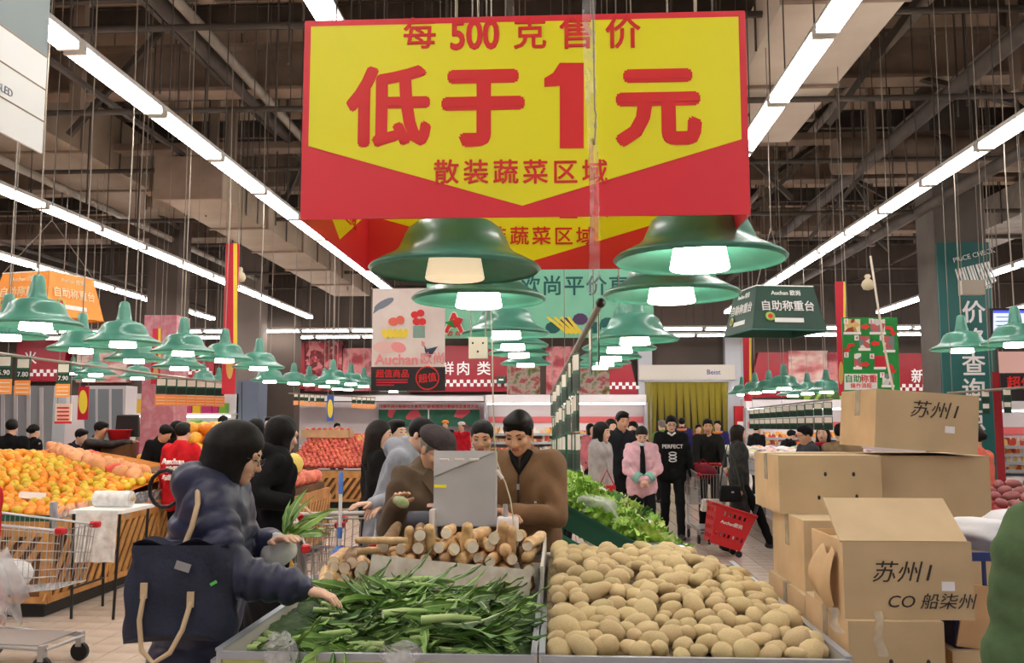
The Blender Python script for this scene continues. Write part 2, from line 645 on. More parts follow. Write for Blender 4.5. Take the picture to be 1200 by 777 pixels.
# ------------------------------------------------------------------ pendant lamps
m_shade = M('shade_green_enamel', (82, 150, 130), 0.35, col2=(66, 128, 108), vs=5, coat=0.2)
m_bulb = M('bulb_glow', (255, 244, 228), emit=BULB_STRENGTH)
m_cord = M('lamp_cord', (150, 138, 124), 0.6)
shade_p = [(0.258, -0.004), (0.264, 0.002), (0.255, 0.012), (0.225, 0.028), (0.19, 0.045), (0.172, 0.062), (0.16, 0.09), (0.145, 0.122), (0.118, 0.143), (0.085, 0.152), (0.055, 0.158)]
shade_in = [(r - 0.004, z - 0.004) for r, z in shade_p][::-1]
shade_m = MB().lathe(shade_p + shade_in, 32).mesh('shade', m_shade)
neck_m = MB().lathe([(0.06, 0.155), (0.052, 0.17), (0.046, 0.2), (0.039, 0.25), (0.033, 0.285), (0.02, 0.297), (0.006, 0.3)], 20).mesh('neck', m_shade)
bulb_m = MB().lathe([(0.0, -0.03), (0.088, -0.03), (0.091, -0.026), (0.078, 0.045), (0.06, 0.06), (0.03, 0.066)], 24).mesh('bulb', m_bulb)
bulb_dim = bulb_m.copy()
bulb_dim.materials[0] = M('bulb_dim', (252, 226, 188), 0.5, emit=0.7)
sock_m = MB().lathe([(0.032, 0.05), (0.032, 0.15), (0.0, 0.15)], 14).mesh('socket', m_cord)
cord_m = MB().tube([(0, 0, 0), (0.01, 0, 0.3), (-0.008, 0.004, 0.7), (0, 0, 1)], 0.0055, 6).mesh('cord', m_cord)


LS = 1.13


def pendant(px, py, Y, label, group=None, dim=False):
    """px, py: the pixel of the bulb's lower edge"""
    Y *= LS
    p = W(px, py, Y)
    t = thing('pendant_lamp', label, 'pendant lamp', (p.x, p.y, p.z + 0.034), random.uniform(0, 6), group)
    inst('shade', shade_m, t, scale=LS)
    inst('neck', neck_m, t, scale=LS)
    inst('bulb', bulb_dim if dim else bulb_m, t, scale=LS)
    inst('socket', sock_m, t, scale=LS)
    inst('cord', cord_m, t, (0, 0, 0.295 * LS), scale=(1, 1, ZC - 0.034 - 0.295 * LS - p.z))
    return t


gl = 'green enamel pendant lamp in the row over the celtuce bin and scale'
gr = 'green enamel pendant lamp in the row over the potato bin and lettuce crates'
cen = [(533, 327.5, 2.7, 'large green enamel pendant lamp half under the red box sign, over celtuce'),
       (561, 360, 3.46, 'green enamel pendant lamp right below the red box sign, over the celtuce bin'),
       (593, 397, 5.3, gl), (601, 410, 6.5, gl), (608, 419, 7.56, gl), (616, 430, 9.2, gl),
       (820, 316, 2.74, 'large green enamel pendant lamp half under the red box sign, over potatoes'),
       (787, 354.6, 3.44, 'green enamel pendant lamp right below the red box sign, over the potato bin'),
       (744, 404, 5.34, gr), (726, 413.5, 6.3, gr), (716, 423, 7.6, gr), (709, 429, 9.0, gr), (703, 433, 10.4, gr)]
for px, py, Y, lab in cen:
    pendant(px, py, Y, lab, 'pendant lamps over the front bins', px == 533)
lab_o = 'green enamel pendant lamp over the orange stand, among others like it'
for px, py, Y in [(8, 399, 6.0), (41.8, 387, 5.06), (95, 414, 7.0), (144, 407, 6.2), (214.5, 417, 7.4), (157, 425.6, 8.0), (210, 434, 8.9), (263, 425, 8.4), (303, 434, 9.0)]:
    pendant(px, py, Y, lab_o, 'pendant lamps over the oranges')
lab_a = 'small green enamel pendant lamp over the far apple stand'
for px, py, Y in [(316, 448.7, 12.2), (344, 450.6, 13.5), (112, 440.7, 11.7), (104, 446.8, 14), (161, 445, 12), (85, 439, 16), (238, 449, 14.5), (256, 452, 16),
                  (362, 452, 14.8), (380, 454, 15), (390, 449, 12.4), (411, 451.5, 13.5), (426, 454, 14.8), (395, 457, 15.5), (408, 457.6, 16.2), (461, 460, 17)]:
    pendant(px, py, Y, lab_a, 'pendant lamps over the apples')
lab_r = 'green enamel pendant lamp over the packed vegetable racks'
for px, py, Y in [(870, 463.6, 15.7), (885, 461.6, 14), (901.5, 460, 13.3), (919, 457, 11.5), (929, 465, 15), (946.5, 462.5, 13.6), (968.6, 461, 12.4)]:
    pendant(px, py, Y, lab_r, 'pendant lamps over the vegetable racks')
pendant(1128, 413.5, 7.9, 'green enamel pendant lamp hanging before the teal price check column')
pendant(1191, 407, 7.3, 'green enamel pendant lamp hanging before the blue screen')

# ------------------------------------------------------------------ red and yellow box sign
m_red = M('sign_red', (222, 44, 58), 0.45)
m_yel = M('sign_yellow', (238, 232, 26), 0.45)
m_lred = M('letter_red', (220, 38, 38), 0.5)
SD = 2.72
o0 = W(612, 135, SD)
sw = (881 - 344) / F * SD
sh = (258 - 8) / F * SD
sdep = 0.97
box_sign = thing('box_sign', 'big red and yellow four-sided price sign hung above the bins', 'sign', (o0.x, SD, o0.z - sh / 2))


def S(px, py):
    """front face pixel -> sign local x, z"""
    p = W(px, py, SD)
    return p.x - o0.x, p.z - (o0.z - sh / 2)


def chevron(w, h, y, mid, tip):
    return [(-w / 2 + 0.02, y, h - 0.02), (-w / 2 + 0.02, y, mid), (0.0, y, tip), (w / 2 - 0.02, y, mid), (w / 2 - 0.02, y, h - 0.02)]


for nm, yy in (('front_panel', 0.0), ('back_panel', sdep)):
    b = MB().bb(-sw / 2, sw / 2, yy, yy + 0.008, 0, sh, 0)
    b.prism(chevron(sw, sh, yy - 0.0015, 0.235, 0.035), (0, 0.0015, 0), 1)
    b.prism([(x, y + 0.0095, z) for x, y, z in chevron(sw, sh, yy, 0.235, 0.035)], (0, -0.0015, 0), 1)
    pn = b.build(nm, [m_red, m_yel], box_sign)
for nm, sx in (('side_panel', -1), ('side_panel', 1)):
    b = MB()
    x = sx * sw / 2
    b.bb(x - 0.004, x + 0.004, 0.01, sdep - 0.002, 0, sh, 0)
    for q in (-1, 1):
        b.prism([(x + q * 0.0042, 0.03, sh - 0.02), (x + q * 0.0042, 0.03, 0.235), (x + q * 0.0042, sdep / 2, 0.035), (x + q * 0.0042, sdep - 0.03, 0.235), (x + q * 0.0042, sdep - 0.03, sh - 0.02)], (q * 0.001, 0, 0), 1)
    pn = b.build(nm, [m_red, m_yel], box_sign)
    text('散装蔬菜区域', 0.085, box_sign, (x - sx * 0.007, sdep / 2, 0.16), (PI / 2, 0, -sx * PI / 2), m_lred, 0.012)
for yy in (-0.003, sdep - 0.003):
    for s_, px, py, hp, bo, sx in (('每', 492, 40, 42, 0.015, 1), ('500', 556, 40, 52, 0.03, 0.78), ('克', 621, 40, 42, 0.015, 1), ('售', 676, 39, 44, 0.015, 1), ('价', 730, 38, 44, 0.015, 1),
                                   ('低', 456, 127, 103, 0.035, 1), ('于', 566, 126, 103, 0.045, 1), ('元', 771, 125, 103, 0.045, 1)):
        x, z = S(px, py)
        text(s_, hp / F * SD, box_sign, (x, yy, z), (PI / 2, 0, 0), m_lred, bo, sx=sx)
    q = [S(a_, b_) for a_, b_ in ((638, 102), (638, 92), (648, 86), (656, 74), (684, 74), (684, 174), (656, 174), (656, 101))]
    MB().prism([(x, yy, z) for x, z in q], (0, 0.0015, 0)).build('numeral', m_lred, box_sign)
    for i, ch in enumerate('散装蔬菜区域'):
        x, z = S(523 + i * 34.8, 202)
        text(ch, 31.5 / F * SD, box_sign, (x, yy, z), (PI / 2, 0, 0), m_lred, 0.014)
for x in (-0.6, 0.6):
    MB().tube([(x, 0.02, sh), (x, 0.02, ZC - 0.05 - (o0.z - sh / 2))], 0.003, 5).build('hanging_wire', m_steel, box_sign)

# clear twisted strip hanging before the sign
m_film = M_film('clear_film')
m_film2 = M_film('clear_film_faint', vis=0.22)
p0 = W(694, 170, 2.5)
hs_ = thing('hanging_strip', 'narrow clear plastic strip dangling in front of the red box sign', 'plastic strip', (p0.x, p0.y, W(694, 345, 2.5).z))
zt = W(694, 0, 2.5).z - W(694, 345, 2.5).z
b = MB()


def strip_fn(u, v):
    z = u * (zt + 0.6)
    a = 0.5 * math.sin(u * 7) + 0.9
    return ((v - 0.5) * 0.042 * math.cos(a * 0.6) + 0.006 * math.sin(u * 9), (v - 0.5) * 0.05 * math.sin(a), z)


b.grid(strip_fn, 30, 3)
b.build('film', m_film2, hs_)
MB().tube([(0.002, -0.004, zt * 0.52), (0.006, 0, zt * 0.5), (0.012, 0, zt * 0.6), (0.008, 0, zt * 0.62), (0.006, 0, zt * 1.0), (0.006, 0, zt + 1.5)], 0.0025, 6).build('hook', m_pipe, hs_)
m_pinkf = M_film('red_film', (226, 60, 50), 0.45)
MB().grid(lambda u, v: ((v - 0.5) * 0.028 * (1 - 0.6 * u) + 0.004 * math.sin(u * 6), -0.006 + 0.004 * v, zt * (0.16 + 0.36 * u)), 10, 2).build('red_band', m_pinkf, hs_)

# ------------------------------------------------------------------ flat hanging boards


def board(name, label, cat, x0, y0, x1, y1, Y, mat, th=0.012, hang=True, group=None):
    c = W((x0 + x1) / 2, (y0 + y1) / 2, Y)
    bt = W((x0 + x1) / 2, y1, Y)
    tp = W((x0 + x1) / 2, y0, Y)
    w = (x1 - x0) / F * Y
    t = thing(name, label, cat, (c.x, Y, bt.z), 0, group)
    t['_w'], t['_h'], t['_px'], t['_py'], t['_Y'] = w, tp.z - bt.z, (x0 + x1) / 2, y1, Y
    MB().bb(-w / 2, w / 2, 0, th, 0, tp.z - bt.z).build('panel', mat, t)
    if hang:
        wm = MB().tube([(0, th / 2, tp.z - bt.z), (0, th / 2, ZC - bt.z)], 0.003 + Y * 0.0002, 5).mesh('hanging_wire', m_pipe)
        for x in (-w * 0.4, w * 0.4):
            inst('hanging_wire', wm, t, (x, 0, 0))
    return t


def L(t, px, py):
    p = W(px, py, t['_Y'])
    return p.x - t.location.x, p.z - t.location.z


def btext(t, s, px, py, hpx, mat, bold=0.012, sx=1.0, dy=-0.002, align='CENTER', space=1.0, rz=0.0):
    x, z = L(t, px, py)
    return text(s, hpx / F * t['_Y'], t, (x, dy, z), (PI / 2, rz, 0), mat, bold, align, sx, 0.0008 + 0.0001 * t['_Y'], space=space)


def bpoly(t, name, pts, mat, dy=-0.003):
    q = []
    for px, py in pts:
        x, z = L(t, px, py)
        q.append((x, dy, z))
    return MB().prism(q, (0, -dy * 0.9, 0)).build(name, mat, t)


def brect(t, name, x0, y0, x1, y1, mat, dy=-0.003):
    return bpoly(t, name, [(x0, y0), (x0, y1), (x1, y1), (x1, y0)], mat, dy)


def ell(cx, cy, rx, ry, n=18, a=0.0):
    return [(cx + rx * math.cos(t) * math.cos(a) - ry * math.sin(t) * math.sin(a), cy + rx * math.cos(t) * math.sin(a) + ry * math.sin(t) * math.cos(a)) for t in [2 * PI * i / n for i in range(n)]]


m_mint = M('banner_mint', (140, 208, 178), 0.5, col2=(128, 198, 168), vs=2)
m_teal = M('sign_teal', (24, 96, 92), 0.5)
m_dgreen = M('sign_dark_green', (20, 72, 52), 0.5, col2=(24, 62, 50), vs=3)
m_green = M('sign_green', (22, 138, 54), 0.45)
m_white = M('print_white', (244, 242, 240), 0.5)
m_cream = M('print_cream', (240, 226, 218), 0.5, col2=(226, 206, 198), vs=4)
m_bk = M('print_black', (34, 28, 28), 0.5)
m_pk = M('print_pink', (240, 150, 150), 0.5)
m_lpk = M('print_pale_pink', (238, 192, 184), 0.5)
m_or = M('print_orange', (246, 150, 40), 0.5)
m_fgrey = M('print_grey', (120, 126, 140), 0.5)
m_pur = M('print_purple', (86, 62, 104), 0.5)
m_crim = M('print_crimson', (200, 24, 50), 0.45)
m_yellow = M('print_yellow', (244, 214, 70), 0.5)

bn = board('hanging_banner', 'wide mint green banner with dark green lettering behind the pendant lamps', 'banner', 498, 302, 766, 396, 8.0, m_mint)
brect(bn, 'green_bar', 507, 318, 514, 346, m_green)
for i, ch in enumerate('欧尚平价直销'):
    btext(bn, ch, 621 + i * 26, 335, 25, m_teal, 0.015)
brect(bn, 'dividing_line', 604, 322, 606, 348, m_teal)
btext(bn, 'A', 532, 378, 34, m_white, 0.05)
btext(bn, 'A', 532, 378, 33, m_lred, 0.02, dy=-0.005)
bpoly(bn, 'bird_wing', [(521, 378), (530, 375), (538, 380), (533, 385)], m_green, -0.008)
bpoly(bn, 'bird_body', [(530, 376), (537, 372), (543, 374), (539, 381), (533, 384)], m_lred, -0.010)
btext(bn, '欧 尚', 532, 391, 7, m_lred, 0.012)
for i in range(7):
    bpoly(bn, 'printed_leaf', ell(648 + i * 16, 384 - (i % 3) * 5, 9, 7, 10), m_pur if i in (1, 2) else m_teal, -0.003 - 0.001 * i)
for i in range(4):
    bpoly(bn, 'printed_stalk', [(640 + i * 8, 372), (643 + i * 8, 371), (668 + i * 5, 390), (664 + i * 5, 392)], m_yellow, -0.011)

pr = board('hanging_poster', 'white promotional poster with fish, fruit, pig and rooster over a black band', 'poster', 435, 338, 522, 458, 7.6, m_cream)
brect(pr, 'black_band', 435, 430, 522, 458, m_bk)
bpoly(pr, 'printed_fish', ell(450, 356, 13, 4.2, 14, -0.5), m_fgrey)
bpoly(pr, 'printed_fish_tail', [(439, 362), (437, 368), (444, 363)], m_fgrey)
bpoly(pr, 'printed_peach', ell(461, 377, 6, 5), M('print_coral', (238, 112, 92), 0.5))
bpoly(pr, 'printed_peach', ell(469, 375, 5, 5), M('print_coral'), -0.005)
for i in range(5):
    bpoly(pr, 'printed_banana', ell(451 + i * 6, 391, 3.4, 6, 12, 0.15 * (i - 2)), m_yellow, -0.004 - 0.001 * (i % 2))
for i, (x, y) in enumerate(((486, 369), (493, 367), (488, 377), (495, 377))):
    bpoly(pr, 'printed_tomato', ell(x, y, 4.5, 4.2), m_lred, -0.004 - 0.001 * i)
brect(pr, 'printed_bowl', 484, 382, 498, 396, M('print_sage', (132, 160, 146), 0.5))
bpoly(pr, 'printed_pig', ell(452, 407, 15, 7), m_lpk)
bpoly(pr, 'printed_pig_head', ell(467, 407, 9, 6, 14, 0.3), m_pk, -0.005)
bpoly(pr, 'printed_rooster', [(497, 404), (500, 409), (505, 408), (513, 406), (507, 415), (503, 420), (498, 412)], M('print_slate', (52, 66, 86), 0.5))
bpoly(pr, 'printed_comb', [(494, 399), (498, 402), (497, 407), (494, 405)], m_pk)
btext(pr, 'Auchan', 465, 421, 17, m_pk, 0.03, dy=-0.007)
btext(pr, '欧尚', 507, 420, 15, m_pk, 0.01, dy=-0.007)
btext(pr, '超值商品', 460, 438, 10, m_lred, 0.02, dy=-0.005)
for i in range(3):
    brect(pr, 'small_print', 441, 444.5 + i * 3, 478 - (16 if i == 2 else 0), 446 + i * 3, m_crim, -0.004)
rg = MB()
x, z = L(pr, 501, 443)
k_ = pr['_Y'] / F
rg.tube([(x + 13.4 * k_ * math.cos(t), -0.005, z + 13.4 * k_ * math.sin(t)) for t in [2 * PI * i / 28 for i in range(28)]], 0.006, 5, closed=True)
rg.build('stamp_ring', m_lred, pr)
btext(pr, '超值', 501, 443, 11, m_lred, 0.02, dy=-0.006, rz=-0.12)

# grey and white banner at the near left
bp = W(48, 180, 4.0)
bl = thing('hanging_banner', 'pale grey hanging banner with thin ruled lines, edge on beside the strip lights', 'banner', (bp.x, 4.0, bp.z))
hz = W(48, 68, 4.0).z - bp.z
MB().bb(-0.006, 0.006, -1.6, 0, 0, hz).build('lower_panel', M('banner_white', (226, 228, 226), 0.6), bl)
MB().bb(-0.006, 0.006, -1.6, 0, hz, hz + 0.3).build('upper_panel', M('banner_grey', (120, 132, 134), 0.6), bl)
for z in (hz * 0.33, hz * 0.66, hz):
    MB().bb(0.006, 0.008, -1.6, 0, z - 0.003, z + 0.003).build('ruled_line', m_steel2, bl)
text('DISABLED', 0.05, bl, (0.008, -0.36, hz * 0.42), (PI / 2, 0, PI / 2), m_fgrey, 0.0)
for y in (-0.15, -1.4):
    MB().tube([(0, y, hz + 0.3), (0, y, ZC - bp.z - 0.05)], 0.004, 5).build('hanging_wire', m_steel, bl)

# lampshade-shaped self-weighing signs


def shade_sign(name, label, px, y0, y1, Y, wpx0, wpx1, mat, m_txt, rz, extra):
    b = W(px, y1, Y)
    tp = W(px, y0, Y)
    h = tp.z - b.z
    r1, r0 = wpx1 * 0.535 / F * Y, wpx0 * 0.535 / F * Y
    t = thing(name, label, 'sign', (b.x, Y, b.z), rz)
    n = 4
    for i in range(n):
        a0, a1 = 2 * PI * i / n - PI / 2 - PI / n, 2 * PI * (i + 1) / n - PI / 2 - PI / n
        am = (a0 + a1) / 2
        q = [(r1 * math.cos(a0), r1 * math.sin(a0), 0), (r1 * math.cos(a1), r1 * math.sin(a1), 0), (r0 * math.cos(a1), r0 * math.sin(a1), h), (r0 * math.cos(a0), r0 * math.sin(a0), h)]
        MB().prism(q, (-0.006 * math.cos(am), -0.006 * math.sin(am), 0)).build('face_panel', mat, t)
        sl = math.atan2((r1 - r0) * math.cos(PI / n), h)
        ap = (r1 + r0) / 2 * math.cos(PI / n) + 0.004
        rot = (PI / 2 - sl, 0, am + PI / 2)
        text('自助称重台', h * 0.25, t, (ap * math.cos(am), ap * math.sin(am), h * 0.54), rot, m_txt, 0.015, sx=1.0)
        zz = h * 0.22
        ap2 = (r1 + (r0 - r1) * 0.22) * math.cos(PI / n) + 0.004
        MB().box((0, 0, 0), (r1 * 0.55, 0.003, h * 0.1)).build('white_strip', m_white, t, (ap2 * math.cos(am), ap2 * math.sin(am), zz), (-sl, 0, am + PI / 2))
        ap3 = (r1 + (r0 - r1) * 0.84) * math.cos(PI / n) + 0.004
        text('Auchan 欧尚', h * 0.13, t, (ap3 * math.cos(am), ap3 * math.sin(am), h * 0.84), rot, m_txt, 0.02)
        ca = (r1 + (r0 - r1) * 0.32) * 0.97
        for k, (mm, rr) in enumerate(((M('print_leaf', (150, 190, 80), 0.5), 0.06), (m_lred, 0.035))):
            MB().ball((0, 0, 0), (r1 * rr * 1.6, 0.004 + 0.003 * k, r1 * rr * 1.4), 10, 0, 6).build('printed_salad', mm, t, (ca * math.cos(a0 + 0.3) * 0.86, ca * math.sin(a0 + 0.3) * 0.86, h * 0.3), (-sl, 0, am + PI / 2))
    rim = MB().tube([(r1 * math.cos(2 * PI * i / n - PI / 2 - PI / n), r1 * math.sin(2 * PI * i / n - PI / 2 - PI / n), 0) for i in range(n)], 0.008, 6, closed=True)
    rim.build('rim', extra, t)
    MB().tube([(r0 * math.cos(2 * PI * i / n - PI / 2 - PI / n), r0 * math.sin(2 * PI * i / n - PI / 2 - PI / n), h) for i in range(n)], 0.006, 6, closed=True).build('top_ring', m_white, t)
    for i in (0, 2):
        a = 2 * PI * i / n - PI / 2 - PI / n
        MB().tube([(r0 * math.cos(a), r0 * math.sin(a), h), (0, 0, h + 0.6)], 0.004, 5).build('hanging_wire', m_pipe, t)
    MB().tube([(0, 0, h + 0.58), (0, 0, ZC - b.z)], 0.005, 5).build('hanging_wire', m_pipe, t)


shade_sign('weighing_sign', 'dark green lampshade-shaped sign with white lettering above the packed vegetables', 907, 340, 391, 8.5, 88, 116, m_dgreen, m_white, 0.18, m_teal)
shade_sign('weighing_sign', 'orange lampshade-shaped sign with pale lettering above the orange stand', 55, 324, 374, 9.0, 92, 118, m_or, M('print_pale_orange', (255, 222, 170), 0.5), -0.26, m_or)

# self-weighing procedure board
pb_ = board('instruction_board', 'green self-weighing instruction board with red arrows hung above the cartons', 'sign', 989, 372, 1052, 460, 9.0, m_green)
m_food = M_multi('print_food', [(224, 190, 120), (160, 60, 40), (235, 225, 190), (190, 150, 60)], 14)
m_photo = M_multi('print_photo', [(210, 210, 205), (120, 130, 130), (190, 90, 90), (230, 226, 220)], 16)
for i, (x0, y0, x1, y1, mm) in enumerate(((989.5, 374, 1008, 389, m_food), (1020, 374, 1037, 389, m_photo), (1007, 394, 1019, 408, m_photo), (1036, 394, 1048, 410, m_photo), (1001, 414, 1009, 430, m_photo), (1025, 417, 1037, 430, m_crim), (1034, 438, 1047, 451, m_photo))):
    brect(pb_, 'photo', x0, y0, x1, y1, mm, -0.003)
    brect(pb_, 'caption_strip', x0 - 1, y1, x1 + 1, y1 + 3, m_white, -0.004)
for i, (x, y) in enumerate(((991, 375), (1020.5, 375), (1033, 394.5), (1003.5, 394.5), (991.5, 414.5), (1021.5, 416), (1033.5, 438))):
    brect(pb_, 'number_card', x - 2.3, y - 1.5, x + 2.7, y + 4.5, m_white, -0.006)
    btext(pb_, str(i + 1), x + 0.2, y + 1.5, 5.5, m_crim, 0.01, dy=-0.008)
for x, y, s_ in ((1014, 383, 1), (1025, 402.5, -1), (1014, 427, 1)):
    bpoly(pb_, 'arrow', [(x - 5 * s_, y - 2.2), (x - 5 * s_, y + 2.2), (x, y + 2.2), (x, y + 4), (x + 5 * s_, y), (x, y - 4), (x, y - 2.2)], m_lred, -0.005)
for x, y, s_ in ((1044, 386, 1), (995, 406, -1), (1044, 430, 1)):
    bpoly(pb_, 'bent_arrow', [(x - 6 * s_, y - 4), (x + 1 * s_, y - 3), (x + 4 * s_, y + 3), (x + 7 * s_, y + 3), (x + 3 * s_, y + 8), (x - 2 * s_, y + 4), (x + 0.5 * s_, y + 3), (x - 2 * s_, y), (x - 6 * s_, y)], m_lred, -0.005)
brect(pb_, 'title_plate', 989.5, 438, 1028, 457, m_white, -0.004)
btext(pb_, '自助', 999.5, 444, 9.5, m_green, 0.015, dy=-0.006)
btext(pb_, '称重', 1018, 444, 9.5, m_lred, 0.015, dy=-0.006)
btext(pb_, '操作流程', 1009, 452, 6, m_lred, 0.01, dy=-0.006)
ps = W(1020, 300, 8.8)
st = thing('hanging_pole', 'thin pale pole slanting down across the green instruction board', 'pole', (ps.x, 8.8, ps.z))
MB().tube([(0, 0, 0), W(1035, 400, 8.8) - ps, W(1047, 459, 8.8) - ps], 0.011, 6).build('rope', M('rope', (222, 206, 190), 0.8), st)
MB().tube([(0, 0, 0), (0.0, 0, 0.9), (0, 0, ZC - ps.z - 0.05)], 0.004, 5).build('wire', m_steel, st)
for px, py, Y, lab in ((1017, 333, 9.4, 'small cream gourd-shaped fitting hanging above the green instruction board'), (281, 324, 12, 'small cream gourd-shaped fitting hanging beside the tall red pole banner')):
    c = W(px, py, Y)
    g = thing('hanging_gourd', lab, 'ceiling fitting', (c.x, c.y, c.z))
    r = 7.5 / F * Y
    m_g = M('gourd_cream', (206, 190, 158), 0.6)
    MB().lathe([(0, -r), (r * 0.7, -r * 0.8), (r, -r * 0.1), (r * 0.75, r * 0.5), (r * 0.3, r * 0.85), (r * 0.5, r * 1.2), (r * 0.3, r * 1.5), (0, r * 1.55)], 16).build('body', m_g, g)
    MB().tube([(0, 0, r * 1.5), (0, 0, ZC - c.z)], 0.006, 5).build('wire', m_steel, g)

# red pole banners with yellow print
for px, x0, y0, y1, Y, lab in ((270, 8.0, 285, 462, 11.0, 'tall narrow red pole banner with yellow print beside the orange lamps'), (986, 5.0, 330, 464, 11.5, 'tall narrow red pole banner just behind the green instruction board'), (876, 4.5, 396, 470, 17.0, 'thin red and yellow pole banner before the far cooler'), (183, 5.5, 385, 450, 16.0, 'short red pole banner beside the pink column')):
    t = board('pole_banner', lab, 'banner', px - x0, y0, px + x0, y1, Y, m_crim)
    brect(t, 'yellow_edge', px + x0 * 0.45, y0, px + x0, y0 + (y1 - y0) * 0.72, m_yellow)
    bpoly(t, 'gold_oval', ell(px - x0 * 0.1, y1 - (y1 - y0) * 0.2, x0 * 0.55, (y1 - y0) * 0.1), M('print_gold', (214, 170, 90), 0.5))

# price-check column
cd = 14.0
cc = W(1137, 493, cd)
colm = tag(MB().bb(-0.38, 0.38, 0, 0.7, 0, ZC).build('wall_column', M('column_grey', (104, 96, 88), 0.8, col2=(84, 76, 70), vs=1), None, (cc.x, cd + 0.05, 0)), 'grey concrete column carrying the price check sign', None, None, 'structure')
pc = board('column_sign', 'tall dark teal price check sign fixed on the concrete column', 'sign', 1106, 284, 1165, 585, cd, m_teal, 0.04, hang=False)
for ch, y in zip('价格查询点', (366, 398, 428, 457, 492)):
    btext(pc, ch, 1141, y, 27, m_white, 0.015, dy=-0.006)
btext(pc, 'PRICE CHECK', 1141, 299, 8, m_white, 0.0, dy=-0.006, rz=-0.25)
for i in range(12):
    x = 1119 + i * 3.4
    bpoly(pc, 'barcode_bar', [(x, 316 - i * 0.8), (x + (2.2 if i % 3 else 1.2), 315 - i * 0.8), (x + 9 + (2.2 if i % 3 else 1.2), 345 - i * 1.4), (x + 9, 346 - i * 1.4)], m_white, -0.006)
btext(pc, '000', 1158, 336, 6, m_white, 0.0, dy=-0.006, rz=-0.25)
b = board('junction_box', 'blank beige box hanging by two straps before the price check column', 'junction box', 1128, 328, 1154, 345, 12.5, M('box_beige', (176, 166, 150), 0.7), 0.12)

# screen
mo = board('monitor', 'wall of pale blue screen of a hanging monitor behind a green pendant lamp', 'monitor', 1162, 361, 1212, 408, 10.5, m_bk, 0.06)
mo['label'] = 'hanging monitor with a pale blue lit screen behind a green pendant lamp'
brect(mo, 'screen', 1164, 364, 1210, 405, M('screen_blue', (196, 210, 252), 0.3, emit=0.9), -0.003)
brect(mo, 'screen_title_bar', 1164, 364, 1210, 367, M('screen_bar', (70, 80, 220), 0.3, emit=0.9), -0.006)
for i in range(4):
    brect(mo, 'screen_line', 1167, 371 + i * 5, 1185, 372 + i * 5, m_fgrey, -0.006)
t = board('wall_sign', 'black sign with red lettering beyond the price check column', 'sign', 1174, 438, 1215, 470, 13.0, m_bk)
btext(t, '超值', 1196, 449, 16, m_lred, 0.02, dy=-0.01)
t = board('wall_sign', 'pale pink poster above the black sign past the price check column', 'poster', 1172, 412, 1215, 437, 13.0, m_lpk)
t = board('red_banner', 'narrow dark red upright banner between the teal column sign and the crates', 'banner', 1167, 436, 1176, 590, 13.5, M('banner_dark_red', (150, 20, 30), 0.5))

# ------------------------------------------------------------------ far end of the hall: meat signs, coolers, strip-curtain door
SY = BACK - 0.35
m_sred = M('panel_red', (150, 14, 34), 0.45)
m_meat = M_multi('print_raw_meat', [(80, 12, 22), (140, 36, 46), (190, 120, 120), (110, 20, 32), (160, 70, 76)], 1.6, vor=False)
m_meat2 = M_multi('print_sliced_meat', [(120, 22, 32), (180, 104, 102), (200, 176, 166), (140, 36, 44)], 1.2, vor=False, stretch=(1, 1, 2.2))
m_mince = M_multi('print_minced_meat', [(120, 16, 28), (160, 50, 58), (96, 10, 20), (190, 110, 110)], 9)
m_sausage = M_multi('print_parsley_meat', [(206, 190, 178), (196, 80, 86), (222, 206, 196), (120, 150, 90), (190, 44, 60)], 5, vor=False)
m_shelf = M('cooler_white', (232, 228, 230), 0.4)
m_cool = M('cooler_lamp', (255, 252, 250), emit=5.0)
m_goods = M_multi('packed_goods', [(236, 196, 120), (240, 226, 206), (226, 120, 60), (200, 70, 50), (238, 170, 70), (220, 214, 200)], 9, stretch=(1.3, 1, 0.7))
m_goods2 = M_multi('chilled_packs', [(240, 222, 190), (206, 150, 110), (244, 240, 232), (120, 60, 50), (230, 190, 150)], 8, stretch=(1.2, 1, 0.6))
m_lgrey = M('cool_grey', (170, 172, 178), 0.5)


def sloped(name, label, x0, x1, xt0, xt1, y0, y1, mat, checks=True, sign_text=None, tx=None):
    """red fascia panel, leaning forward at the top; x in pixels at foot (x0,x1) and head (xt0,xt1)"""
    t = board(name, label, 'wall sign', x0, y0, x1, y1, SY, mat, 0.01, hang=False)
    for ch in list(t.children):
        bpy.data.objects.remove(ch)
    q = []
    for px, py in ((x0, y1), (x1, y1), (xt1, y0), (xt0, y0)):
        x, z = L(t, px, py)
        q.append((x, 0, z))
    MB().prism(q, (0, 0.349, 0)).build('panel', mat, t)
    if checks:
        w, n = 4.0, int((x1 - x0) / 4.0)
        for i in range(n):
            for r in range(2):
                if (i + r) % 2:
                    px = x0 + 1 + i * w
                    py = y1 - 14 + r * 4
                    brect(t, 'check_square', px, py, px + w, py + w, m_white, -0.02)
    if sign_text:
        for ch, px, py in zip(sign_text, tx[0], tx[1]):
            btext(t, ch, px, py, 17, m_white, 0.012, dy=-0.025)
    return t


def picture(label, x0, y0, x1, y1, mat, Y=SY):
    return board('meat_picture', label, 'wall picture', x0, y0, x1, y1, Y, mat, 0.349 if Y == SY else 0.02, hang=Y != SY)


